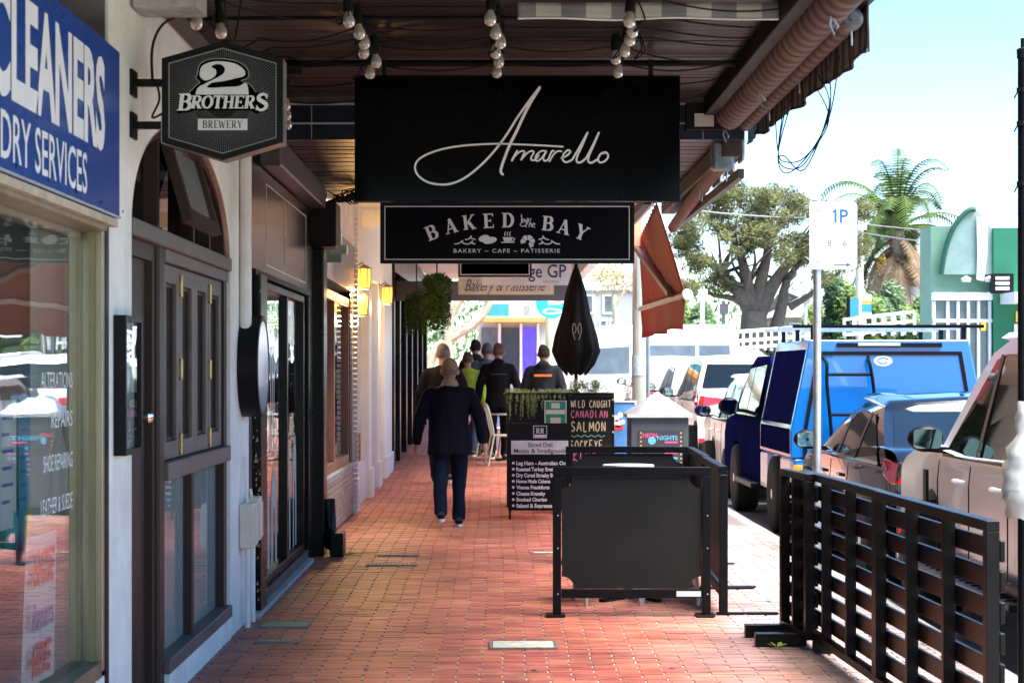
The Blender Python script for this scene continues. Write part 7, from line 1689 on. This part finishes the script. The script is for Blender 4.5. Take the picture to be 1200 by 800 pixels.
for (px, py) in [(815, 262), (835, 245), (858, 232), (880, 228), (905, 225), (925, 232), (935, 250), (960, 245), (985, 262), (1000, 285), (812, 290), (825, 310), (850, 270), (880, 260), (910, 262), (870, 290), (975, 290), (955, 300), (930, 280), (850, 225), (895, 240), (990, 310), (965, 325), (842, 335), (808, 335), (1003, 250), (800, 275), (920, 300), (890, 275)]:
    p = W3(px, py, rr.uniform(-2, 2)); cl_.append((*p, rr.uniform(.35, .75), .7, rr.uniform(.25, .5)))
    for q_k in range(3):
        p = W3(px + rr.uniform(-16, 16), py + rr.uniform(-11, 11), rr.uniform(-2, 2)); cl_.append((*p, rr.uniform(.2, .42), .4, rr.uniform(.15, .32)))
tree('spreading_tree', 'large spreading olive green tree with dark bare limbs across the road', 'tree', PX(884, Yt), Yt, limbs, cl_, OLV, BARK, 2800, .13, 3)
# palm
Yl = 86; xp, zp = PX(1052, Yl), PZ(268, Yl)
plm = thing('palm_tree', 'tall palm with a skirt of dead brown fronds across the road', 'palm', (xp, Yl, GE(Yl)))
MB().tube([(xp + .2, Yl, GE(Yl) - 1), (xp + .1, Yl, zp - 2.5), (xp, Yl, zp - .8), (xp, Yl, zp)], [.26, .25, .30, .2], 14).build('trunk', mat('palm_trunk', (.38, .33, .27), .9, 0, .3, 8, stretch=(1, 1, 4)), plm, smooth=True)
rr = random.Random(4)
def frond(mb, base, az, el, ln, droop_, wd=.45, nseg=12):
    p = Vector(base); d = Vector((math.cos(az) * math.cos(el), math.sin(az) * math.cos(el), math.sin(el))); step_ = ln / nseg; pts = [p.copy()]
    for i in range(nseg): d = (d + Vector((0, 0, -droop_ * (i + 1) / nseg))).normalized(); p = p + d * step_; pts.append(p.copy())
    mb.tube(pts, [.035 * (1 - i / len(pts)) + .008 for i in range(len(pts))], 4)
    for i in range(1, len(pts)):
        t_ = (pts[i] - pts[i - 1]).normalized(); sd2 = t_.cross(Vector((0, 0, 1)))
        if sd2.length < .05: sd2 = Vector((math.sin(az), -math.cos(az), 0))
        sd2.normalize(); L_2 = wd * math.sin(math.pi * (i + 1.5) / (nseg + 3)) + .1
        for q_ in range(3):
            o_ = pts[i - 1] + (pts[i] - pts[i - 1]) * q_ / 3
            for s in (-1, 1):
                e = o_ + sd2 * s * L_2 + t_ * .35 * L_2 + Vector((0, 0, -.35 * L_2 + rr.uniform(-.05, .05))); w_ = t_ * .05
                mb.add([o_ - w_, o_ + w_, e], [(0, 1, 2)])
for k in range(42):
    m_ = MB(); frond(m_, (xp, Yl, zp), rr.uniform(0, 6.28), R(rr.uniform(5, 85)), rr.uniform(2.8, 5.4), rr.uniform(.22, .55), .55)
    m_.build('frond', mat('palm_green', (.03, .065, .015), .8, 0, .4, 1.5, col2=(.09, .13, .03), spec=.2), plm)
for k in range(22):
    m_ = MB(); frond(m_, (xp, Yl, zp - .2 - rr.random() * 1.2), rr.uniform(0, 6.28), R(rr.uniform(-45, 15)), rr.uniform(2.4, 4.6), rr.uniform(.25, .7), .38)
    m_.build('dead_frond', mat('palm_brown', (.15, .09, .045), .8, 0, .4, 1.5, col2=(.30, .21, .12)), plm)
m_ = MB()
for (dx, dz) in ((-.8, -1.6), (.5, -2.0), (1.6, -1.4), (-.5, -2.6)): leafball(m_, (xp + dx, Yl - .5, zp + dz), .22, .2, .55, 150, .15, rr)
m_.build('fruit_stalk', mat('orange_fruit', (.65, .42, .04), .6, 0, .3), plm)
# hedge and bushes across the road
hb = 0
rr = random.Random(21)
BL = [(820, 372, 40, .9), (800, 350, 34, 1.0), (842, 392, 30, .8), (925, 395, 40, .9), (965, 372, 44, 1.1), (1000, 352, 50, 1.2), (1035, 348, 44, 1.1), (1070, 352, 40, 1.0), (1098, 362, 30, .9), (1032, 375, 40, .9), (1075, 378, 34, .8), (790, 395, 24, .6), (950, 402, 30, .6), (1115, 345, 30, .9), (890, 408, 30, .5), (990, 330, 36, 1.1)]
nm = ['beside the red awning', 'rising behind the red awning', 'left of the big tree trunk', 'between tree trunk and parking sign', 'just left of the parking sign pole', 'behind the parking sign foot', 'under the palm, left side', 'under the palm, right side', 'beside the green shop', 'low in front of the palm', 'low behind the right ladder rack', 'low beyond the white cars', 'low left of the sign pole', 'tall and dark beside the green shop', 'low at the tree trunk foot', 'high behind the parking sign']
for i, (px, py, wpx, r) in enumerate(BL):
    Y = 72 + (i % 5) * 2.2; x, z = PX(px, Y), PZ(py, Y); t = thing('bush', 'green bush ' + nm[i], 'bush', (x, Y, GE(Y)))
    rx = wpx * Y / F / 2 * 1.35; z += .35; m_ = MB(); g_ = GE(Y) - .5
    zc = (z + g_) / 2; rz_ = max(.6, (z - g_) / 2)
    for k in range(9): leafball(m_, (x + rr.uniform(-.6, .6) * rx, Y + rr.uniform(-.6, .6), zc + rr.uniform(-.6, .75) * rz_), rx * .55, .6, rz_ * .42, 1500, .2, rr)
    m_.build('foliage', GRN if i % 3 else DGR, t)
    MB().tube([(x, Y, g_), (x, Y, zc)], .06, 6).tube([(x, Y, zc - .4), (x + .4, Y, zc + .3)], .04, 5).build('stem', BARK, t)
# far tree line so the horizon is closed
rr = random.Random(8)
m_ = MB()
for k in range(150):
    x = rr.uniform(-40, 95); y = rr.uniform(120, 150); h = rr.uniform(2.5, 6); leafball(m_, (x, y, 2 + h * .5), rr.uniform(2, 4), 2, h * .6, 160, .55, rr)
tag(stuff(m_.build('far_trees', DGR)), 'dim line of distant trees closing the street', 'trees')
# red-tinged tree between clinic sign and the pole
Yv = 70
tree('street_tree', 'small tree with green and reddish leaves left of the thick kerb pole', 'tree', PX(722, Yv), Yv, [([W3(722, 440, 0, Yv), W3(721, 380, 0, Yv), W3(718, 345, 0, Yv)], .14, .06), ([W3(720, 360, 0, Yv), W3(735, 335, 0, Yv)], .07, .03)],
     [(*W3(px, py, rr.uniform(-1, 1), Yv), .6, .6, .45) for px, py in ((705, 325), (718, 318), (732, 322), (742, 332), (710, 335), (726, 332), (760, 318), (775, 312), (700, 318))], mat('rusty_foliage', (.14, .17, .04), .7, 0, .4, .9, col2=(.38, .17, .08)), PBARK, 800, .12, 5)
# pale trunk tree beyond the verandah
Yw = 50
tree('gum_tree', 'pale trunked tree with a leaning branch beyond the hanging ferns', 'tree', PX(515, Yw), Yw, [([W3(522, 450, 0, Yw), W3(524, 400, 0, Yw), W3(528, 370, 0, Yw), W3(545, 340, 0, Yw), W3(555, 310, 0, Yw)], .17, .09), ([W3(500, 440, 0, Yw), W3(512, 408, 0, Yw), W3(540, 390, 0, Yw), W3(560, 376, 0, Yw), W3(573, 355, 0, Yw), W3(572, 330, 0, Yw)], .13, .08), ([W3(528, 372, 0, Yw), W3(522, 345, 0, Yw), W3(520, 320, 0, Yw)], .09, .05)],
     [(*W3(px, py, rr.uniform(-1, 1), Yw), .5, .5, .4) for px, py in ((505, 320), (520, 305), (545, 350), (560, 345), (555, 318), (575, 320), (535, 325), (500, 345))], GRN, PBARK, 700, .09, 6)
# ---- far buildings
M_CREAM = mat('cream_render', (.40, .395, .37), .8, 0, .08, 1); M_FW = mat('far_window_glass', (.12, .15, .17), .12, 0, .3)
Yf = 62; fb2 = thing('corner_shop', 'white corner shop with blue lit panes and an orange awning edge beyond the shoppers', 'shop', (PX(615, Yf), Yf, 0)); gf = GE(Yf)
MB().box(PX(560, Yf), PX(668, Yf), Yf, Yf + 6, gf, PZ(300, Yf)).build('wall', M_CREAM, fb2)
MB().box(PX(566, Yf), PX(645, Yf), Yf - .9, Yf - .01, PZ(378, Yf), PZ(373, Yf)).build('orange_awning_edge', mat('orange_edge', (.62, .30, .08), .6), fb2)
MB().box(PX(566, Yf), PX(645, Yf), Yf - .85, Yf - .02, PZ(373, Yf), PZ(371, Yf)).build('awning_top', M_WHITE, fb2)
MB().box(PX(587, Yf), PX(608, Yf), Yf - .08, Yf - .02, PZ(440, Yf), PZ(384, Yf)).build('dark_door', mat('door_slate', (.035, .045, .06), .2), fb2)
MB().box(PX(612, Yf), PX(628, Yf), Yf - .08, Yf - .02, PZ(455, Yf), PZ(384, Yf)).build('violet_window', mat('violet_glow', (.05, .03, .42), .4, emit=.35), fb2)
for px in (584, 609, 629): MB().box(PX(px, Yf), PX(px + 3, Yf), Yf - .14, Yf - .02, gf, PZ(379, Yf)).build('frame_post', M_WHITE, fb2)
MB().box(PX(564, Yf), PX(582, Yf), Yf - .05, Yf - .02, PZ(430, Yf), PZ(384, Yf)).build('side_window', M_FW, fb2)
serif_text('R', MF(PX(618, Yf), Yf - .03, PZ(372, Yf)), 13 * Yf / F, 9 * Yf / F, 1.3).build('letter', mat('bronze_letter', (.2, .19, .15), .5), fb2)
MB().box(PX(567, Yf), PX(596, Yf), Yf - 1.5, Yf - 1.4, PZ(372, Yf), PZ(358, Yf)).build('teal_sign', mat('teal_sign', (.04, .28, .30), .5), fb2)
tag(MB().tube([(PX(643, 58), 58, GE(58)), (PX(643, 58), 58, 4.2)], .10, 10).build('green_post', mat('weathered_green_post', (.35, .42, .25), .7), smooth=True), 'pale green post right of the violet window', 'post')
Yx = 57; rs_ = thing('round_blue_sign', 'bright blue round sign with white lettering partly hidden by the doctor sign', 'sign', (PX(645, Yx), Yx, 2.4))
MB().lathe([(0, 0), (18 * Yx / F, 0), (18 * Yx / F, .12), (0, .12)], (PX(646, Yx), Yx, PZ(355, Yx)), 'y', 36).build('disc', mat('cyan_sign', (.02, .42, .72), .4), rs_)
MB().tube([(PX(664, Yx), Yx + .06, gf), (PX(664, Yx), Yx + .06, 4)], .05, 8).build('post', M_GREYP, rs_)
TXT('fishing', MF(PX(652, Yx), Yx - .004, PZ(357, Yx)), M_WHITE, rs_, w=20 * Yx / F, h=.22, off=.02)
MB().ribbon(cr([(-.3, .0), (-.1, .08), (.3, .0), (-.1, -.06), (-.3, 0)], 5), .05, MF(PX(648, Yx), Yx - .004, PZ(365, Yx))).build('fish_mark', M_WHITE, rs_)
def house(lb, px0, px1, py0, Y, wins, m=M_CREAM, roof=None, d=8):
    t = thing('building', lb, 'building', (PX((px0 + px1) / 2, Y), Y, GE(Y)))
    x0, x1, z1 = PX(px0, Y), PX(px1, Y), PZ(py0, Y)
    MB().box(x0, x1, Y, Y + d, GE(Y) - 1, z1).build('wall', m, t)
    if roof:
        MB().add([(x0 - .5, Y - .5, z1), (x1 + .5, Y - .5, z1), (x1 + .5, Y + d + .5, z1), (x0 - .5, Y + d + .5, z1), (x0 + 2, Y + d / 2, z1 + roof), (x1 - 2, Y + d / 2, z1 + roof)], [(0, 1, 5, 4), (1, 2, 5), (2, 3, 4, 5), (3, 0, 4), (3, 2, 1, 0)]).build('roof', mat('grey_tile_roof', (.30, .28, .26), .8, 0, .2), t)
    else: MB().box(x0 - .1, x1 + .1, Y - .1, Y + .1, z1, z1 + .2).build('parapet', M_WHITE, t)
    for (a, b, c, e) in wins:
        w_ = MB().frame(PX(a, Y), PX(b, Y), PZ(e, Y), PZ(c, Y), .08, Y - .06, Y - .005, 'y').build('window', M_WHITE, t)
        MB().box(PX(a, Y) + .08, PX(b, Y) - .08, Y - .03, Y - .006, PZ(e, Y) + .08, PZ(c, Y) - .08).build('pane', M_FW, w_)
house('white modern building with a tall window left of the thick pole', 668, 745, 340, 84, [(706, 722, 345, 368), (702, 712, 374, 384), (714, 722, 374, 384), (685, 696, 345, 368)])
house('white house with a bright window behind the palm', 1060, 1135, 318, 100, [(1080, 1094, 325, 345), (1108, 1122, 325, 340)], M_CREAM, 2.5)
house('low white wall building behind the big tree', 800, 905, 396, 82, [(815, 835, 399, 406)], mat('pale_stone_wall', (.36, .34, .30), .8, 0, .15, 2))
house('pale low building beyond the left ladder rack', 915, 980, 372, 96, [(925, 940, 378, 390)], M_CREAM, 1.5)
house('white building at the far end of the street beyond the umbrella', 640, 705, 365, 96, [(650, 662, 372, 385), (672, 684, 372, 385)])
# ---- poles, wires, small signs
Yo = 70; up_ = thing('utility_pole', 'pale timber utility pole with a crossarm right of the parking sign', 'pole', (PX(1007, Yo), Yo, GE(Yo)))
MB().tube([(PX(1007, Yo), Yo, GE(Yo) - .3), (PX(1007, Yo), Yo, PZ(243, Yo))], .14, 10).build('pole', mat('pale_timber_pole', (.52, .50, .46), .8, 0, .2), up_, smooth=True)
MB().bar((PX(992, Yo), Yo, PZ(237, Yo)), (PX(1014, Yo), Yo, PZ(252, Yo)), .1, .1).build('crossarm', M_GREYP, up_)
MB().box(PX(1004, Yo), PX(1014, Yo), Yo - .3, Yo - .15, PZ(270, Yo), PZ(256, Yo)).build('transformer', M_WHITE, up_)
for k in range(3): MB().lathe([(.06, 0), (.08, .1), (.03, .2)], (PX(994 + k * 8, Yo), Yo, PZ(238 + k * 5.4, Yo)), 'z', 8).build('insulator', M_WHITE, up_)
wr_ = MB()
for (a, b) in (((560, 235, 60), (992, 234, 70)), ((560, 205, 40), (1000, 255, 70)), ((1007, 262, 70), (1400, 265, 60)), ((1007, 272, 70), (1380, 285, 50)), ((830, 232, 62), (1000, 240, 70))):
    p, q = [Vector((PX(u_[0], u_[2]), u_[2], PZ(u_[1], u_[2]))) for u_ in (a, b)]
    wr_.tube([(p.x + (q.x - p.x) * i / 12, p.y + (q.y - p.y) * i / 12, p.z + (q.z - p.z) * i / 12 - 1.2 * (i / 12) * (1 - i / 12)) for i in range(13)], .022, 4)
tag(wr_.build('power_line', mat('grey_wire', (.2, .2, .2), .6)), 'thin overhead power lines crossing the sky beyond the trees', 'power line')
Yk = 66; bsn = thing('service_sign', 'small blue white and orange sign on a post behind the parking sign', 'sign', (PX(1008, Yk), Yk, GE(Yk)))
MB().tube([(PX(994, Yk), Yk, GE(Yk)), (PX(994, Yk), Yk, PZ(347, Yk))], .06, 8).build('post', M_BLACK, bsn)
for (a, b, c, d, m_) in ((996, 1006, 350, 374, mat('sign_blue', (.03, .25, .6), .5)), (1010, 1021, 345, 352, M_WHITE), (1010, 1021, 352, 356, mat('sign_orange', (.75, .3, .02), .5)), (1010, 1021, 356, 366, mat('sign_blue', None)), (1010, 1021, 366, 373, M_WHITE)):
    MB().box(PX(a, Yk), PX(b, Yk), Yk - .05, Yk, PZ(d, Yk), PZ(c, Yk)).build('panel', m_, bsn)
for i, (px, Y, p0, lb) in enumerate(((823, 60, 335, 'slim white street light post right of the red awning'), (848, 64, 352, 'grey post with a grey plate left of the big tree'), (944, 72, 340, 'thin pale post left of the parking sign'))):
    t = thing('street_post', lb, 'post', (PX(px, Y), Y, GE(Y)))
    MB().tube([(PX(px, Y), Y, GE(Y) - .1), (PX(px, Y), Y, PZ(p0, Y))], .07, 8).build('post', M_OFFWHITE if i != 1 else M_GREYP, t)
    MB().box(PX(px, Y) - .15, PX(px, Y) + .15, Y - .1, Y - .07, PZ(p0 + 16, Y), PZ(p0 + 4, Y)).build('plate', M_WHITE if i == 0 else M_GREYP, t)
for i, px in enumerate((862, 871, 877)):
    t = thing('traffic_cone', ['left orange bollard by the far tree', 'middle orange bollard by the far tree', 'right orange bollard by the far tree'][i], 'bollard', (PX(px, 60), 60, GE(60)), 'orange bollards by the far tree')
    MB().lathe([(.16, 0), (.15, .7), (.10, .95), (0, 1.0)], (PX(px, 60), 60, GE(60) - .13), 'z', 12).build('body', mat('orange_plastic', (.75, .22, .02), .5), t, smooth=True)
bpy.data.scenes.remove(TMP)
